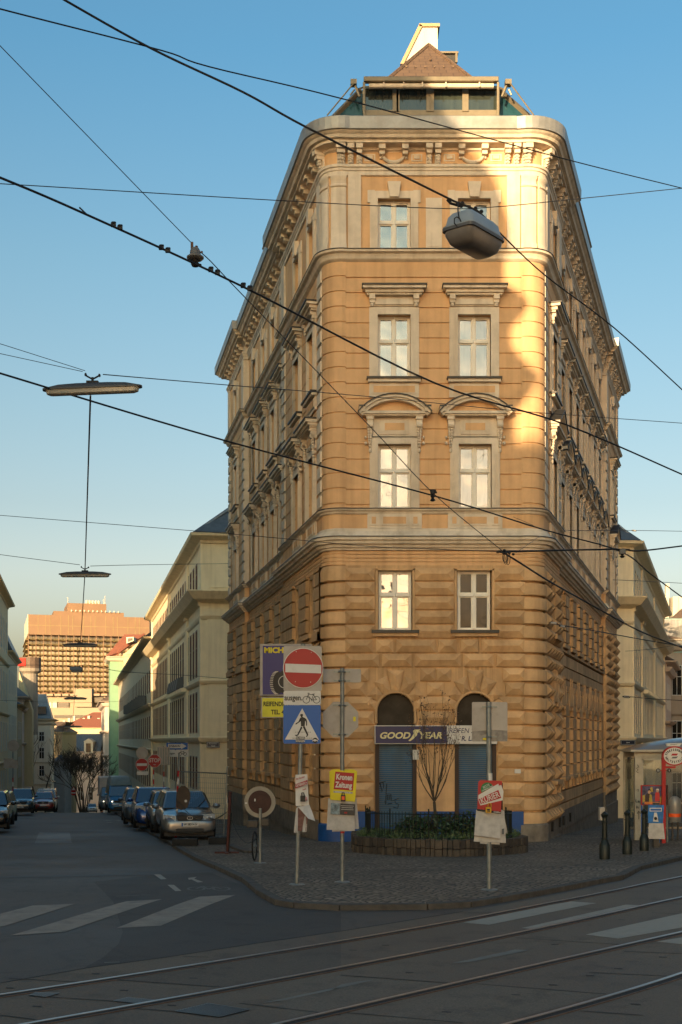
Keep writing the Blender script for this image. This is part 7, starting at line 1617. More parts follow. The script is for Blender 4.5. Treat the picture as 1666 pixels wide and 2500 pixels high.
wire('thin wire from the second long lamp to the left facade', [(221, 1382, 37.5), (345, 1379, 42), (558, 1376, 57)], 1.4, M_wiret)
wire('thick black cable bundle from the knot to the junction box and right edge', [(1226, 1347, 27), (1275, 1346, 27.5), (1400, 1343, 29), (1516, 1341, 30), (1562, 1345, 30.5), (1666, 1333, 32), (1730, 1325, 33)], 4.4)
wire('black cable bundle from the knot sloping down across the right facade', [(1226, 1347, 27), (1273, 1376, 27.5), (1341, 1419, 29), (1412, 1459, 31), (1500, 1508, 33), (1563, 1541, 35), (1622, 1565, 37), (1666, 1581, 38.5), (1720, 1602, 40)], 3.6)
wire('thin wire in the sky right of the corner house', [(1335, 1290, 40), (1403, 1295, 44), (1542, 1295, 48), (1666, 1297, 52), (1720, 1298, 53)], 1.4, M_wiret)
wire('thin stay wire from the facade bolt to the span wire at right', [(1254, 1262, 37.0), (1330, 1294, 38), (1338, 1297, 40)], 1.0, M_wiret)
wire('thin stay wire from the cable knot up to the span wire', [(1260, 1350, 30), (1336, 1297, 40)], 1.0, M_wiret)
wire('thin wire near the top of the pale yellow block at right', [(1460, 1414, 60), (1573, 1419, 62), (1666, 1424, 64), (1720, 1427, 65)], 1.3, M_wiret)
wire('short wire with an insulator from the right corner column to the right edge', [(1347, 1523, 38), (1380, 1528, 39), (1490, 1547, 43), (1560, 1560, 46), (1666, 1578, 50), (1720, 1588, 52)], 2.2)
wire('lower wire with an insulator from the far end of the right facade', [(1525, 1701, 64), (1545, 1702, 60), (1600, 1707, 58), (1700, 1712, 55)], 1.8)
wire('thin wire across the side street in front of the tower block', [(-40, 1622, 60), (0, 1624, 60), (140, 1624, 60), (185, 1628, 60), (215, 1624, 60), (300, 1640, 62), (440, 1648, 66), (553, 1657, 70)], 1.4, M_wiret)
wire('thin wire low across the side street beyond the long lamps', [(0, 1710, 100), (180, 1716, 104), (300, 1712, 108)], .8, M_wiret)
wire('thin wire across the right street at mid height', [(1528, 1590, 70), (1590, 1585, 66), (1666, 1572, 62)], 1.2, M_wiret)
# things on the wires
ins = thing('bell_insulator', 'bell shaped rusty insulator sitting above the thick contact wire', 'insulator', P(477, 622, 22)); ki = 22/FPX
mb = MB(); mb.lathe([(.5*ki, 18*ki), (8*ki, 17*ki), (13*ki, 9*ki), (13.5*ki, 0), (21*ki, -5*ki), (21*ki, -8*ki), (17*ki, -12*ki), (8*ki, -13*ki)], n=18); mb.build('bell', mat('porcelain_grey', (.14, .13, .12), .4, var=.2), ins, world=False, smooth=True)
mb = MB(); mb.box(-11*ki, -5*ki, -3*ki, 3*ki, 4*ki, 31*ki); mb.ball((3*ki, 0, 20*ki), 4*ki, 4*ki, 3*ki, 6); mb.ball((16*ki, 0, 7*ki), 3*ki, 3*ki, 3*ki, 6); mb.build('clamp', mat('rusty_clamp', (.12, .06, .035), .7, var=.3, scale=20), ins, world=False)
mb = MB(); mb.lathe([(8*ki, -13*ki), (6*ki, -18*ki), (11*ki, -22*ki), (8*ki, -28*ki)], n=12); mb.ball((12*ki, 0, -25*ki), 4*ki, 3*ki, 4*ki, 6); mb.build('foot', M_wire, ins, world=False)
ins = thing('small_insulator', 'small black insulator where two wires meet in front of the second floor windows', 'insulator', P(1057, 1210, 25.9)); ki = 25.9/FPX
mb = MB(); mb.lathe([(2*ki, 14*ki), (6*ki, 13*ki), (6*ki, 4*ki), (3*ki, 2*ki), (6*ki, -2*ki), (3*ki, -6*ki), (7*ki, -12*ki), (3*ki, -14*ki)], n=10); mb.build('body', M_wire, ins, world=False)
mb = MB(); mb.box(-7*ki, 8*ki, -2*ki, 2*ki, 10*ki, 15*ki); mb.ball((8*ki, 0, 8*ki), 3*ki, 3*ki, 3*ki, 5); mb.build('clamp', M_wire, ins, world=False)
wg_ = 'paired clamps on the thick contact wire'
for i, (x, y, Y, lab) in enumerate(((285, 552, 20.6, 'first pair of lumpy clamps from the left on the thick contact wire'), (402, 608, 21.3, 'second pair of lumpy clamps on the thick contact wire, left of the bell insulator'), (523, 662, 22.1, 'third pair of lumpy clamps on the thick contact wire, right of the bell insulator'), (602, 701, 22.6, 'fourth pair of lumpy clamps on the contact wire over the roof edge'))):
    t = thing('wire_clamp', lab, 'clamp', P(x, y, Y), group=wg_); ki = Y/FPX
    for dx, dz in ((-8, 5), (8, -2)):
        mb = MB(); mb.ball((dx*ki, 0, (dz+2)*ki), 7*ki, 6*ki, 5*ki, 7); mb.box((dx-6)*ki, (dx+6)*ki, -4*ki, 4*ki, (dz-6)*ki, (dz+1)*ki); mb.ball(((dx+4)*ki, 0, (dz+4)*ki), 3*ki, 3*ki, 3*ki, 5); mb.build('clamp_half', M_wire, t, world=False)
t = thing('wire_stub', 'short stub of cable sticking up from the thick contact wire at the left', 'cable', P(212, 523, 20.1)); mb = MB(); ki = 20.1/FPX; mb.tube([(0, 0, 0), (-17*ki, 0, 16*ki)], 2*ki, 6); mb.build('stub', M_wire, t, world=False); mb = MB(); mb.ball((-17*ki, 0, 16*ki), 2.3*ki, 2.3*ki, 2.3*ki, 6); mb.build('end_cap', M_wire, t, world=False)
t = thing('cable_knot', 'tangled cable knot with hanging loops in front of the lower cornice', 'cable', P(1230, 1352, 27)); ki = 27/FPX; mb = MB()
for (cx, cz, rx, rz) in ((6, -12, 5, 14), (11, -12, 5, 15), (4, -9, 6, 12)): mb.tube([((cx+rx*math.cos(R(a)))*ki, 0, (cz+rz*math.sin(R(a)))*ki) for a in range(0, 361, 30)], .9*ki, 4)
mb.build('loops', M_wire, t, world=False); mb = MB()
for x, z in ((-8, 5), (-2, 3), (6, 2), (14, 2), (24, -1), (-14, 4), (2, 8)): mb.ball((x*ki, 0, z*ki), 4*ki, 3*ki, 3.4*ki, 6)
mb.build('clamps', M_wire, t, world=False)
t = thing('junction_box', 'small grey junction box hanging on the cable bundle at the end of the right facade', 'junction box', P(1520, 1346, 30)); ki = 30/FPX
mb = MB(); mb.box(-7*ki, 7*ki, -.06, .06, -7*ki, 5*ki); mb.build('box', mat('box_grey', (.09, .09, .09), .5), t, world=False, bevel=.01); mb = MB(); mb.lathe([(5*ki, -7*ki), (3*ki, -10*ki), (7*ki, -12*ki), (3*ki, -16*ki)], n=10); mb.box(-16*ki, 18*ki, -.02, .02, 3*ki, 6*ki); mb.build('insulator', M_wire, t, world=False)
for x, y, Y, lab, s_ in ((1352, 1521, 38, 'grey wall insulator on the right corner column', 1.0), (1374, 1529, 38.6, 'pale strain insulator on the short wire right of the corner column', .8), (1530, 1701, 63, 'strain insulator at the far end of the right facade', .9), (1549, 1295, 48.2, 'small turnbuckle on the thin wire in the right sky', .6)):
    t = thing('strain_insulator', lab, 'insulator', P(x, y, Y), group='strain insulators on the wires'); ki = Y/FPX*s_; mb = MB(); mb.tube([(-7*ki, 0, 0), (7*ki, 0, -1.5*ki)], 3.4*ki, 8); mb.build('body', M_alu, t, world=False)
    mb = MB(); mb.tube([(-10*ki, 0, .5*ki), (-7*ki, 0, 0)], 2*ki, 6); mb.tube([(7*ki, 0, -1.5*ki), (10*ki, 0, -2*ki)], 2*ki, 6); mb.build('end_fitting', M_wire, t, world=False)
# boxy street lamp
LY = 18.0; kl = LY/FPX
lp = thing('street_lamp', 'boxy grey street lamp with a dark glass bowl hanging from the thickest cable', 'street lamp', P(1148, 508, LY))
RZ = Matrix.Rotation(R(-36), 4, 'Z'); Ml = Matrix.Translation(P(1157, 574, LY)) @ RZ @ Matrix.Rotation(R(3), 4, 'X')
Lw, Ll, Lh = .235, .46, .2      # half width, half length, half height; long side runs away to the right
def loft(mb, secs, M, mi=0):
    n = len(secs[0]); vs = [v for s_ in secs for v in s_]; fs = [(i*n+k_, i*n+(k_+1) % n, (i+1)*n+(k_+1) % n, (i+1)*n+k_) for i in range(len(secs)-1) for k_ in range(n)]; fs += [tuple(range(n))[::-1], tuple((len(secs)-1)*n+k_ for k_ in range(n))]; mb.add(vs, fs, mi, M)
def rr(w, l, z, r_): return [(x, y, z) for x, y in rrect(-w, w, -l, l, r_, 4)]
M_lamp = mat('lamp_grey', (.25, .285, .32), .45, metal=.1, var=.1); M_bowl = mat('lamp_bowl', (.15, .135, .125), .3, var=.2, scale=5, spec=.6)
mb = MB(); loft(mb, [rr(.255, .50, -.0, .09), rr(.26, .505, .03, .09), rr(.235, .46, .05, .08), rr(.21, .43, .18, .08), rr(.17, .38, .235, .07)], Ml); mb.build('housing', M_lamp, lp, smooth=True)
mb = MB(); loft(mb, [rr(.265, .51, -.03, .09), rr(.265, .51, .012, .09)], Ml); mb.build('rim', mat('lamp_rim', (.08, .08, .085), .5), lp)
mb = MB(); loft(mb, [rr(.24, .485, -.03, .09), rr(.235, .48, -.09, .09), rr(.19, .42, -.2, .08), rr(.13, .34, -.245, .07)], Ml); mb.build('bowl', M_bowl, lp, smooth=True)
c0 = Ml @ Vector((0, 0, .235)); hk = P(1148, 508, LY)
mb = MB(); mb.tube([c0+Vector((-.05, -.05, -.02)), hk+Vector((.0, 0, -.02))], .028, 6); mb.tube([c0+Vector((.12, .12, -.02)), P(1165, 516, LY)], .022, 6); mb.tube([P(1092, 487, LY), P(1100, 496, LY), P(1130, 505, LY)], .02, 5)
for px, py in ((1100, 488), (1118, 497), (1130, 496), (1162, 508), (1172, 522), (1176, 516)): mb.ball(P(px, py, LY), .03, .03, .03, 6)
mb.build('hanger', M_wire, lp)
mb = MB(); pts = [P(1119, 494, LY-.3), P(1118.5, 515, LY-.35), P(1121, 530, LY-.4), P(1126, 540, LY-.42), P(1124, 551, LY-.42), P(1117, 553, LY-.42), P(1110, 545, LY-.42), P(1110, 533, LY-.42), P(1116, 529, LY-.42), P(1123, 534, LY-.42)]; mb.tube(pts, .009, 5); mb.build('feed_cable', M_wire, lp)
# long pendant lamps down the side street
def long_lamp(label, px, py, wpx, Y, tilt=0.0, rz=0.0):
    t = thing('pendant_lamp', label, 'street lamp', P(px, py, Y), rz, group='long lamps over the side street'); k_ = Y/FPX; h = wpx/2*k_
    s_ = h/.8*.68; M = Matrix.Rotation(R(tilt), 4, 'Y')
    pr = [(-1, 0), (-.97, .045), (-.7, .09), (-.25, .12), (.25, .12), (.7, .09), (.97, .045), (1, 0)]
    mb = MB(); secs = [[(x*h, y*s_, .02*s_) for x, y in rrect(-1, 1, -.12, .12, .1, 4)], [(x*h, y*s_, .06*s_) for x, y in rrect(-1, 1, -.13, .13, .1, 4)], [(x*h*.72, y*s_*.8, .13*s_) for x, y in rrect(-1, 1, -.13, .13, .1, 4)], [(x*h*.35, y*s_*.6, .155*s_) for x, y in rrect(-1, 1, -.13, .13, .1, 4)]]
    loft(mb, secs, M); mb.build('canopy', mat('lamp_canopy', (.06, .058, .06), .4, var=.1), t, world=False, smooth=True)
    mb = MB(); loft(mb, [[(x*h*.94, y*s_*.85, .02*s_) for x, y in rrect(-1, 1, -.12, .12, .1, 4)], [(x*h*.92, y*s_*.8, -.07*s_) for x, y in rrect(-1, 1, -.12, .12, .1, 4)], [(x*h*.86, y*s_*.5, -.1*s_) for x, y in rrect(-1, 1, -.12, .12, .1, 4)]], M); mb.build('diffuser', mat('lamp_diffuser', (.34, .31, .25), .25, var=.15), t, world=False, smooth=True)
    mb = MB(); mb.box(-.14*s_, .14*s_, -.06*s_, .06*s_, .15*s_, .21*s_); mb.tube([(-.17*s_, 0, .4*s_), (-.14*s_, 0, .33*s_), (-.03*s_, 0, .27*s_), (.03*s_, 0, .27*s_), (.14*s_, 0, .33*s_), (.17*s_, 0, .38*s_)], .022*s_, 5); mb.tube([(0, 0, .2*s_), (0, 0, .3*s_)], .03*s_, 6); mb.ball((-.17*s_, 0, .36*s_), .025*s_, .025*s_, .04*s_, 5); mb.ball((.17*s_, 0, .34*s_), .025*s_, .025*s_, .04*s_, 5)
    mb.build('hanger', M_wire, t, world=False); return t
LAMPS = [(226, 952, 243, 20.0, -2.2, 'nearest long pendant lamp over the side street, largest of the row'), (207.5, 1404, 128, 37.5, 0, 'second long pendant lamp hanging in front of the sky above the tower block'), (196, 1576, 88, 56, 0, 'third long pendant lamp in front of the stacked balconies'), (184, 1706, 58, 83, 0, 'fourth long pendant lamp in front of the pale yellow base building'), (178, 1775, 46, 104, 0, 'farthest long pendant lamp above the bare tree')]
for x, y, w_, Y, tl_, lab in LAMPS: long_lamp(lab, x, y, w_, Y, tl_)
bx = P(187, 1637, 68); t = thing('box_lamp', 'small square street lamp hanging on a cross wire before the tower block', 'street lamp', bx); k_ = 68/FPX
mb = MB(); mb.box(-15*k_, 14*k_, -.2, .2, 0, 8*k_); mb.build('housing', M_lamp, t, world=False, bevel=.03); mb = MB(); mb.box(-12*k_, 12*k_, -.17, .17, -5*k_, 0); mb.build('diffuser', mat('box_diffuser', (.3, .27, .24), .4), t, world=False, bevel=.03)
wire('cable strung from the nearest long lamp back along the side street from lamp to lamp', [(221, 966, 20.0), (208, 1382, 37.5), (207, 1408, 37.6), (197, 1560, 56), (190, 1628, 68), (183, 1690, 83), (178, 1762, 104)], 1.6, M_wiret)

# ---------------------------------------------------------------- signs down the side street
def far_sign(name, label, Y, base, parts, pole_px, pole_top, group='signs down the side street', m_=None):
    b = P(pole_px, base, Y); b.z = T(Y)+WALK; t = thing(name, label, 'traffic sign', b, group=group); k_ = Y/FPX
    mb = MB(); tp = P(pole_px, pole_top, Y); mb.tube([(0, 0, 0), (0, 0, tp.z-b.z)], .035, 6); mb.build('pole', M_gal, t, world=False)
    loc = lambda x, y: ((x-pole_px)*k_, P(0, y, Y).z-b.z)
    for i_, (kind, x, y, r_, m) in enumerate(parts):
        c = loc(x, y); mb = MB(); f_ = -.006*i_
        if kind == 'disc': disc(mb, c, r_*k_, f_-.06, f_-.05, 24); mb.build('disc', m, t, world=False)
        elif kind == 'bar': mb.box(c[0]-r_*k_, c[0]+r_*k_, f_-.065, f_-.058, c[1]-r_*.25*k_, c[1]+r_*.25*k_); mb.build('bar', M_wht, t, world=False)
        elif kind == 'oct': mb.prism([(c[0]+r_*k_*math.cos(R(22.5+45*i)), c[1]+r_*k_*math.sin(R(22.5+45*i))) for i in range(8)], f_-.06, f_-.05); mb.build('board', m, t, world=False)
        elif kind == 'plate': mb.box(c[0]-r_[0]*k_, c[0]+r_[0]*k_, f_-.055, f_-.045, c[1]-r_[1]*k_, c[1]+r_[1]*k_); mb.build('plate', m, t, world=False)
        elif kind == 'band': mb.lathe([(.04, c[1]-r_*k_), (.04, c[1]+r_*k_)], n=6, caps=False); mb.build('band', m, t, world=False)
        elif kind == 'tri': mb.prism([(c[0]-r_*k_, c[1]-r_*.7*k_), (c[0]+r_*k_, c[1]-r_*.7*k_), (c[0], c[1]+r_*k_)], -.06, -.04); mb.build('triangle', M_red, t, world=False); mb = MB(); mb.prism([(c[0]-r_*.6*k_, c[1]-r_*.5*k_), (c[0]+r_*.6*k_, c[1]-r_*.5*k_), (c[0], c[1]+r_*.6*k_)], -.065, -.06); mb.build('triangle_face', M_wht, t, world=False)
        elif kind == 'text': text(m[0], r_*k_, m[1], t, Matrix.Translation((c[0], f_-.06, c[1])) @ RX90, world=False, bold=.02, sx=m[2])
    return t, k_, loc
far_sign('no_entry_sign', 'small no entry disc below a blank round sign back, left of the stop sign', 62, 0, [('disc', 347.5, 1838, 14.5, M_alu), ('disc', 347, 1867, 15.5, M_wht), ('disc', 347, 1867, 14.8, M_red), ('bar', 347, 1867, 12.5, None), ('plate', 349, 1888, (14, 4.5), M_wht)], 348, 1823)
far_sign('stop_sign', 'red octagonal stop sign above the parked blue car', 60, 0, [('oct', 378, 1858, 16.8, M_wht), ('oct', 378, 1858.1, 16, M_red), ('text', 378, 1857, 13.5, ('STOP', M_wht, .8)), ('text', 378, 1867, 3.4, ('Halt', M_wht, 1)), ('band', 374, 1885, 6, M_red), ('band', 374, 1897, 6, M_wht), ('band', 374, 1909, 6, M_red)], 375, 1845)
t_, k_, loc = far_sign('striped_sign_back', 'grey ribbed back of a square sign between the stop sign and the one way arrow', 64, 0, [('plate', 400, 1846, (15, 22), M_alu), ('band', 400, 1890, 6, M_red), ('band', 400, 1903, 6, M_wht)], 400, 1822)
mb = MB()
for i in range(5): c = loc(388+i*6, 1846); mb.box(c[0]-.03, c[0]+.03, -.08, -.06, c[1]-.42, c[1]+.42)
mb.build('ribs', M_gal, t_, world=False)
t_, k_, loc = far_sign('one_way_sign', 'blue one way arrow sign reading EINBAHN with a white bicycle plate below', 66, 0, [('plate', 433, 1822, (26, 8.5), M_blu), ('plate', 434, 1840, (27, 8), M_wht)], 429, 1812)
mb = MB(); c = loc(433, 1822); mb.poly([(c[0]+x*k_, -.063, c[1]+z*k_) for x, z in ((-22, -5), (10, -5), (10, -7.5), (23, 0), (10, 7.5), (10, 5), (-22, 5))]); mb.build('arrow', M_wht, t_, world=False, fix=False)
c = loc(427, 1822); text('EINBAHN', 7.6*k_, M_blk, t_, Matrix.Translation((c[0], -.071, c[1])) @ RX90, world=False, bold=.015, sx=.85)
c = loc(420, 1839.5); text('ausgen.', 7.4*k_, M_blk, t_, Matrix.Translation((c[0], -.071, c[1])) @ RX90, world=False, bold=.015, sx=.85)
mb = MB(); c = loc(446, 1841); bicycle_mark(mb, c[0], c[1], 12*k_, -.069, .1); mb.build('bicycle_symbol', M_blk, t_, world=False, fix=False)
far_sign('round_sign_back', 'blank round sign back over two plate backs on a red banded pole at the left', 72, 0, [('disc', 33, 1821, 14.5, M_alu), ('plate', 22, 1864, (12, 12), M_alu), ('plate', 36, 1866, (8, 10), M_alu), ('band', 30, 1904, 5, M_red), ('band', 30, 1915, 5, M_wht), ('band', 30, 1926, 5, M_red)], 31.5, 1808)
far_sign('far_warning_sign', 'tiny red warning triangle over a no entry disc in front of the bare tree', 150, 0, [('tri', 180, 1926, 6.5, None), ('disc', 179.5, 1936, 6.5, M_red), ('bar', 179.5, 1936, 5.5, None)], 178, 1918)
# ---------------------------------------------------------------- vehicles
M_tyre = mat('tyre', (.009, .009, .009), .85, var=.1); M_rim = mat('alloy_rim', (.35, .35, .36), .35, metal=.8); M_plas = mat('black_plastic', (.012, .012, .013), .5)
M_lens = mat('lamp_lens', (.42, .40, .38), .12, var=.3, scale=30, spec=.9, coat=.6)
M_cgl = glass('car_glass', (.012, .016, .02), .2, .01)
def lit(name, col, s_):
    m, nt, b = nodes(name); b.inputs['Emission Color'].default_value = rgb(col); b.inputs['Emission Strength'].default_value = s_; return m
M_on = lit('headlight_on', (1, .82, .5), 4.0)
def paint(name, col, metal=.35, rough=.3): return mat(name, col, rough, metal=metal, var=.08, scale=1.5, spec=.6, coat=.8)
def vehicle(name, label, cat, loc, rz, body, spec, plate=None, lights=False, group='vehicles parked in the side street', mirror_m=None):
    """nose at local y = 0, tail at +y. spec: L, w, stations [(y, half width, z top)], cabin [(y, z, half width)] bottom front, top front, top back, bottom back"""
    L_, w = spec['L'], spec['w']; t = thing(name, label, cat, loc, rz, group)
    mb = MB(); secs = []
    for y, hw, zt in spec['st']:
        z0 = spec.get('z0', .2); a = hw*w
        secs.append([(-a*.86, y, z0), (-a, y, z0+.14), (-a*1.0, y, zt*.62), (-a*.98, y, zt-.1), (-a*.86, y, zt), (0, y, zt+.035), (a*.86, y, zt), (a*.98, y, zt-.1), (a, y, zt*.62), (a, y, z0+.14), (a*.86, y, z0)])
    loft(mb, secs, None); mb.build('body', body, t, world=False, smooth=True, sub=1)
    (y0, z0, h0), (y1, z1, h1), (y2, z2, h2), (y3, z3, h3) = spec['cab']; hb = h0*w; ht = h1*w
    C8 = [Vector(v) for v in ((-hb, y0, z0), (hb, y0, z0), (hb, y3, z3), (-hb, y3, z3), (-ht, y1, z1), (ht, y1, z1), (ht, y2, z2), (-ht, y2, z2))]
    mb = MB(); mb.add(C8, [(0, 1, 5, 4), (1, 2, 6, 5), (2, 3, 7, 6), (3, 0, 4, 7), (4, 5, 6, 7), (0, 3, 2, 1)]); mb.build('cabin', body, t, world=False, bevel=.07, smooth=False)
    def pane(nm, q, a=.06, b=.09, c=.06):
        A_, B2_, C_2, D_2 = q; n_ = (B2_-A_).cross(D_2-A_).normalized(); cen = (C8[0]+C8[6])/2
        if n_.dot(A_-cen) < 0: n_ = -n_
        p = [A_.lerp(B2_, a).lerp(D_2.lerp(C_2, a), b), A_.lerp(B2_, 1-a).lerp(D_2.lerp(C_2, 1-a), b), A_.lerp(B2_, 1-a).lerp(D_2.lerp(C_2, 1-a), 1-c), A_.lerp(B2_, a).lerp(D_2.lerp(C_2, a), 1-c)]
        mb = MB(); mb.poly([v+n_*.012 for v in p]); return mb.build(nm, M_cgl, t, world=False, fix=False)
    pane('windscreen', (C8[0], C8[1], C8[5], C8[4]), .05, .04, .07); pane('rear_window', (C8[2], C8[3], C8[7], C8[6]), .1, .2, .12)
    for s_ in ((C8[3], C8[0], C8[4], C8[7]), (C8[1], C8[2], C8[6], C8[5])):
        A_, B2_, C_2, D_2 = s_; m0, m1 = A_.lerp(B2_, .5), D_2.lerp(C_2, .5)
        pane('side_window', (A_, m0, m1, D_2), .07, .1, .1); pane('side_window', (m0, B2_, C_2, m1), .07, .1, .1)
    hl = spec['hl']
    for sx in (-1, 1):
        mb = MB(); x0, x1 = sx*hl[0]*w, sx*hl[1]*w; ya, yb_ = hl[4], hl[5]
        mb.add([(x0, ya-.02, hl[2]), (x1, yb_-.02, hl[2]+.05), (x1, yb_+.06, hl[3]), (x0, ya+.03, hl[3]-.03), (x0*.98, ya+.2, hl[2]), (x1*.98, yb_+.2, hl[2]), (x1*.96, yb_+.25, hl[3]), (x0*.96, ya+.2, hl[3])], [(0, 1, 2, 3), (4, 5, 6, 7), (0, 1, 5, 4), (1, 2, 6, 5), (2, 3, 7, 6), (3, 0, 4, 7)])
        o = mb.build('headlight', M_lens, t, world=False, bevel=.015)
        for f in (.35, .7): mb = MB(); xx = x0+(x1-x0)*f; mb.ball((xx, ya+(yb_-ya)*f-.015, (hl[2]+hl[3])/2), .05, .03, .05, 8); mb.build('bulb', M_on if (lights and f < .5) else M_rim, o, world=False)
        mb = MB(); y_m, z_m = spec['mir']; mb.ball((sx*(w+.12), y_m, z_m), .13, .09, .085, 8); mb.box(min(sx*w*.9, sx*(w+.08)), max(sx*w*.9, sx*(w+.08)), y_m-.02, y_m+.04, z_m-.06, z_m-.02); mb.build('mirror', mirror_m or body, t, world=False, smooth=True)
        for yw in spec['whl']:
            r_ = spec.get('wr', .31); M = Matrix.Translation((sx*(w-.1), yw, r_)) @ Matrix.Rotation(R(90), 4, 'Y')
            mb = MB(); mb.lathe([(r_*.62, -.1), (r_*.95, -.11), (r_, -.07), (r_, .07), (r_*.95, .11), (r_*.62, .1)], n=20, M=M); o = mb.build('wheel', M_tyre, t, world=False, smooth=True)
            mb = MB(); mb.lathe([(r_*.62, .095*sx), (r_*.5, .08*sx), (r_*.15, .1*sx), (.01, .1*sx)], n=14, M=M, caps=False); mb.build('rim', M_rim, o, world=False, smooth=True)
    g = spec['gr']; mb = MB(); yg = g[4]; mb.prism([(-g[0]*w, g[3]), (g[0]*w, g[3]), (g[1]*w, g[2]), (-g[1]*w, g[2])], yg-.02, yg+.08); o = mb.build('grille', M_plas, t, world=False)
    if spec.get('em'): mb = MB(); ring(mb, (0, (g[2]+g[3])/2), .065, .014, yg-.035, 16, Matrix.Scale(1.4, 4, (1, 0, 0))); ring(mb, (0, (g[2]+g[3])/2), .042, .012, yg-.036, 12, Matrix.Scale(.7, 4, (1, 0, 0))); mb.build('emblem', M_rim, o, world=False, fix=False)
    lo = spec['low']; mb = MB(); mb.box(-lo[0]*w, lo[0]*w, lo[3]-.02, lo[3]+.1, lo[1], lo[2]); mb.build('lower_grille', M_plas, t, world=False, bevel=.02)
    mb = MB(); mb.box(-w*.9, w*.9, .25, L_-.25, .13, spec.get('z0', .2)+.05); mb.build('underbody', M_plas, t, world=False)
    zp, yp = spec['pl']; mb = MB(); mb.box(-.26, .26, yp-.03, yp-.015, zp-.06, zp+.06); o = mb.build('number_plate', M_wht, t, world=False)
    mb = MB(); mb.box(-.26, -.215, yp-.033, yp-.03, zp-.058, zp+.058); mb.build('plate_band', M_blu, o, world=False)
    if plate: text(plate, .1, M_blk, o, Matrix.Translation((.02, yp-.034, zp)) @ RX90, world=False, bold=.02, sx=.85)
    return t
estate = dict(L=4.4, w=.85, st=[(0, .78, .58), (.06, .9, .66), (.22, .98, .76), (.7, 1.0, .88), (1.2, 1.0, .96), (2.5, 1.0, .97), (3.9, 1.0, .97), (4.3, .96, .93), (4.4, .88, .7)], cab=[(1.05, .93, .93), (1.9, 1.45, .72), (4.0, 1.44, .72), (4.35, .95, .9)],
              hl=(.5, .96, .6, .8, .03, .28), mir=(1.35, 1.0), whl=(.85, 3.5), gr=(.42, .5, .78, .62, .02), low=(.5, .26, .38, .0), pl=(.5, 0), em=1)
mpv = dict(L=4.4, w=.9, st=[(0, .76, .6), (.08, .9, .76), (.3, .98, .95), (.75, 1.0, 1.08), (1.2, 1, 1.12), (3.9, 1, 1.1), (4.3, .96, 1.0), (4.4, .9, .8)], cab=[(.85, 1.05, .94), (1.75, 1.64, .74), (3.95, 1.62, .74), (4.35, 1.05, .92)],
           hl=(.5, .97, .72, .98, .08, .36), mir=(1.3, 1.15), whl=(.85, 3.5), gr=(.3, .4, .8, .7, .05), low=(.55, .3, .45, .0), pl=(.5, -.01), em=1)
suv = dict(L=4.5, w=.92, z0=.28, st=[(0, .8, .68), (.08, .92, .8), (.3, 1, .95), (.9, 1, 1.05), (1.3, 1, 1.08), (4.0, 1, 1.08), (4.4, .97, 1.0), (4.5, .9, .8)], cab=[(1.1, 1.03, .94), (1.95, 1.66, .74), (4.0, 1.64, .74), (4.45, 1.05, .92)],
           hl=(.55, .98, .78, .92, .06, .34), mir=(1.5, 1.18), whl=(.9, 3.6), wr=.35, gr=(.42, .52, .86, .55, .04), low=(.6, .33, .45, .0), pl=(.5, -.02), em=1)
van = dict(L=5.0, w=.95, z0=.25, st=[(0, .84, .72), (.08, .95, .92), (.4, 1, 1.12), (.75, 1, 1.25), (1.2, 1, 1.3), (4.9, 1, 1.3), (5.0, .97, 1.1)], cab=[(.62, 1.2, .95), (1.15, 1.96, .84), (4.95, 1.96, .84), (5.0, 1.2, .95)],
           hl=(.58, .96, .72, .95, .06, .2), mir=(.95, 1.35), whl=(.95, 3.95), wr=.33, gr=(.56, .58, .92, .76, .03), low=(.6, .3, .48, .02), pl=(.6, 0), em=1)
rzc = aL
def nose(px_left, py, Y, w, left=True):
    x = (px_left-833)/FPX*Y+(w if left else -w); return (x, Y, T(Y)+WALK)
vehicle('estate_car', 'silver estate car parked behind the mesh fence, nearest of the parked cars', 'car', nose(396, 0, 38.0, .86), rzc, paint('silver_paint', (.20, .20, .20), .7, .32), estate, 'W 58314 N')
vehicle('silver_car', 'second silver car half hidden behind the nearest silver estate', 'car', nose(371, 0, 44.6, .86), rzc, paint('grey_silver_paint', (.16, .165, .17), .7, .32), estate)
vehicle('blue_van_car', 'bright blue family car with big headlights in the middle of the parked row', 'car', nose(328, 0, 50.2, .92), rzc, paint('blue_car_paint', (.005, .035, .16), .4, .25), mpv)
vehicle('dark_family_car', 'dark grey blue family car behind the bright blue one', 'car', nose(303, 0, 57.5, .92), rzc, paint('dark_blue_paint', (.03, .04, .055), .4, .3), mpv)
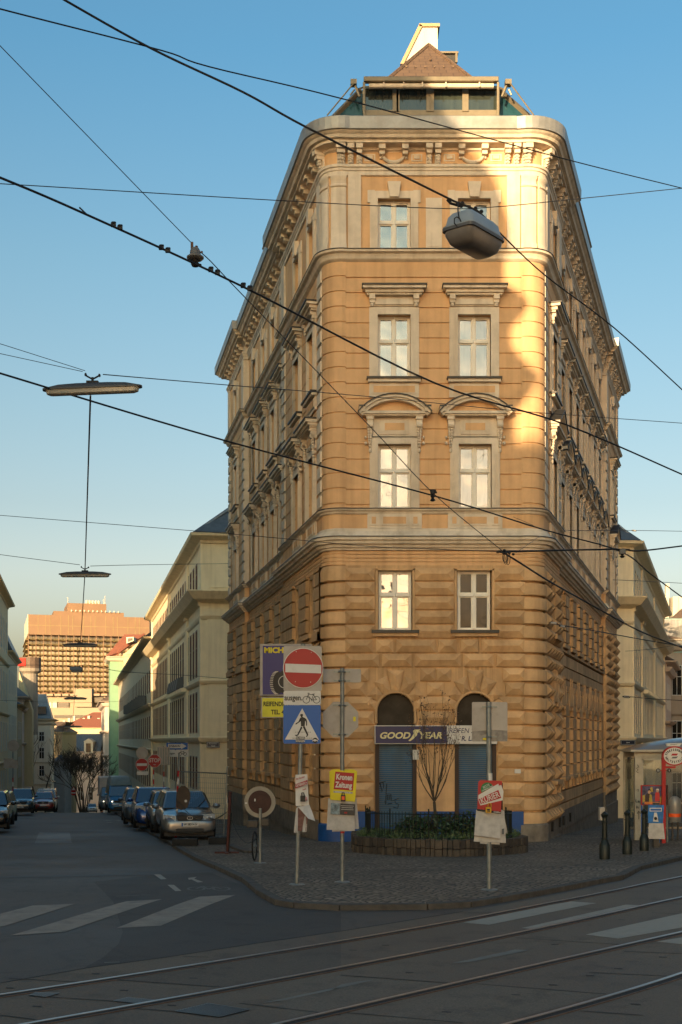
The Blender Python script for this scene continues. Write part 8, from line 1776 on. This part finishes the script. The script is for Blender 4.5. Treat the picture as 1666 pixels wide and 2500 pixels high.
t = vehicle('high_roof_van', 'blue delivery van with a raised greyish roof and lit headlights', 'van', nose(266, 0, 87, .93), rzc+R(2), paint('van_blue', (.012, .13, .28), .2, .4), van, 'W 12', lights=True)
mb = MB(); loft(mb, [[(x*.84, y, 1.95) for x, y in rrect(-.95, .95, 1.05, 4.95, .2)], [(x*.8, y, 2.3) for x, y in rrect(-.95, .95, 1.2, 4.9, .25)], [(x*.7, y, 2.55) for x, y in rrect(-.9, .9, 1.6, 4.85, .3)]], None); mb.build('raised_roof', mat('van_roof_grey', (.16, .19, .185), .5), t, world=False, smooth=True)
t = vehicle('box_van', 'grey van with a white box body and an amber lamp behind the blue van', 'van', nose(246, 0, 99, .93), rzc+R(1), paint('van_grey', (.08, .09, .10), .2, .45), van, lights=True)
mb = MB(); mb.box(-.98, 1.0, 1.4, 5.0, 1.2, 2.75); mb.build('box_body', mat('box_white', (.42, .36, .32), .6), t, world=False, bevel=.05)
vehicle('sport_utility_car', 'dark blue sport utility car facing the viewer on the left side of the street', 'car', nose(14, 0, 84, .95), rzc, paint('dark_navy_paint', (.01, .025, .04), .3, .25), suv, 'W 80')
vehicle('black_car', 'black car cut off by the left edge of the picture', 'car', nose(19, 0, 47.5, .86, False), rzc, paint('black_paint_car', (.006, .006, .007), .3, .25), estate)
vehicle('silver_hatchback', 'silver car behind the black one at the left edge', 'car', nose(31, 0, 55.5, .86, False), rzc, paint('light_silver', (.25, .25, .25), .7, .3), estate)
t = vehicle('white_van', 'small white van parked behind the dark sport utility car', 'van', nose(86, 0, 108, .93), rzc, paint('white_van_paint', (.38, .37, .35), .05, .4), van)
vehicle('red_car', 'red car mostly hidden behind the dark sport utility car', 'car', nose(78, 0, 96, .86), rzc, paint('red_car_paint', (.2, .01, .012), .2, .3), estate)
for px, Y, c, lab in ((142, 288, (.03, .07, .12), 'tiny blue car far down the side street'), (108, 210, (.09, .12, .15), 'tiny grey blue car below the narrow white house'), (213, 215, (.3, .31, .32), 'tiny pale car beside the foot of the bare tree')):
    vehicle('far_car', lab, 'car', nose(px, 0, Y, .9), rzc, paint('far_paint', c), estate)
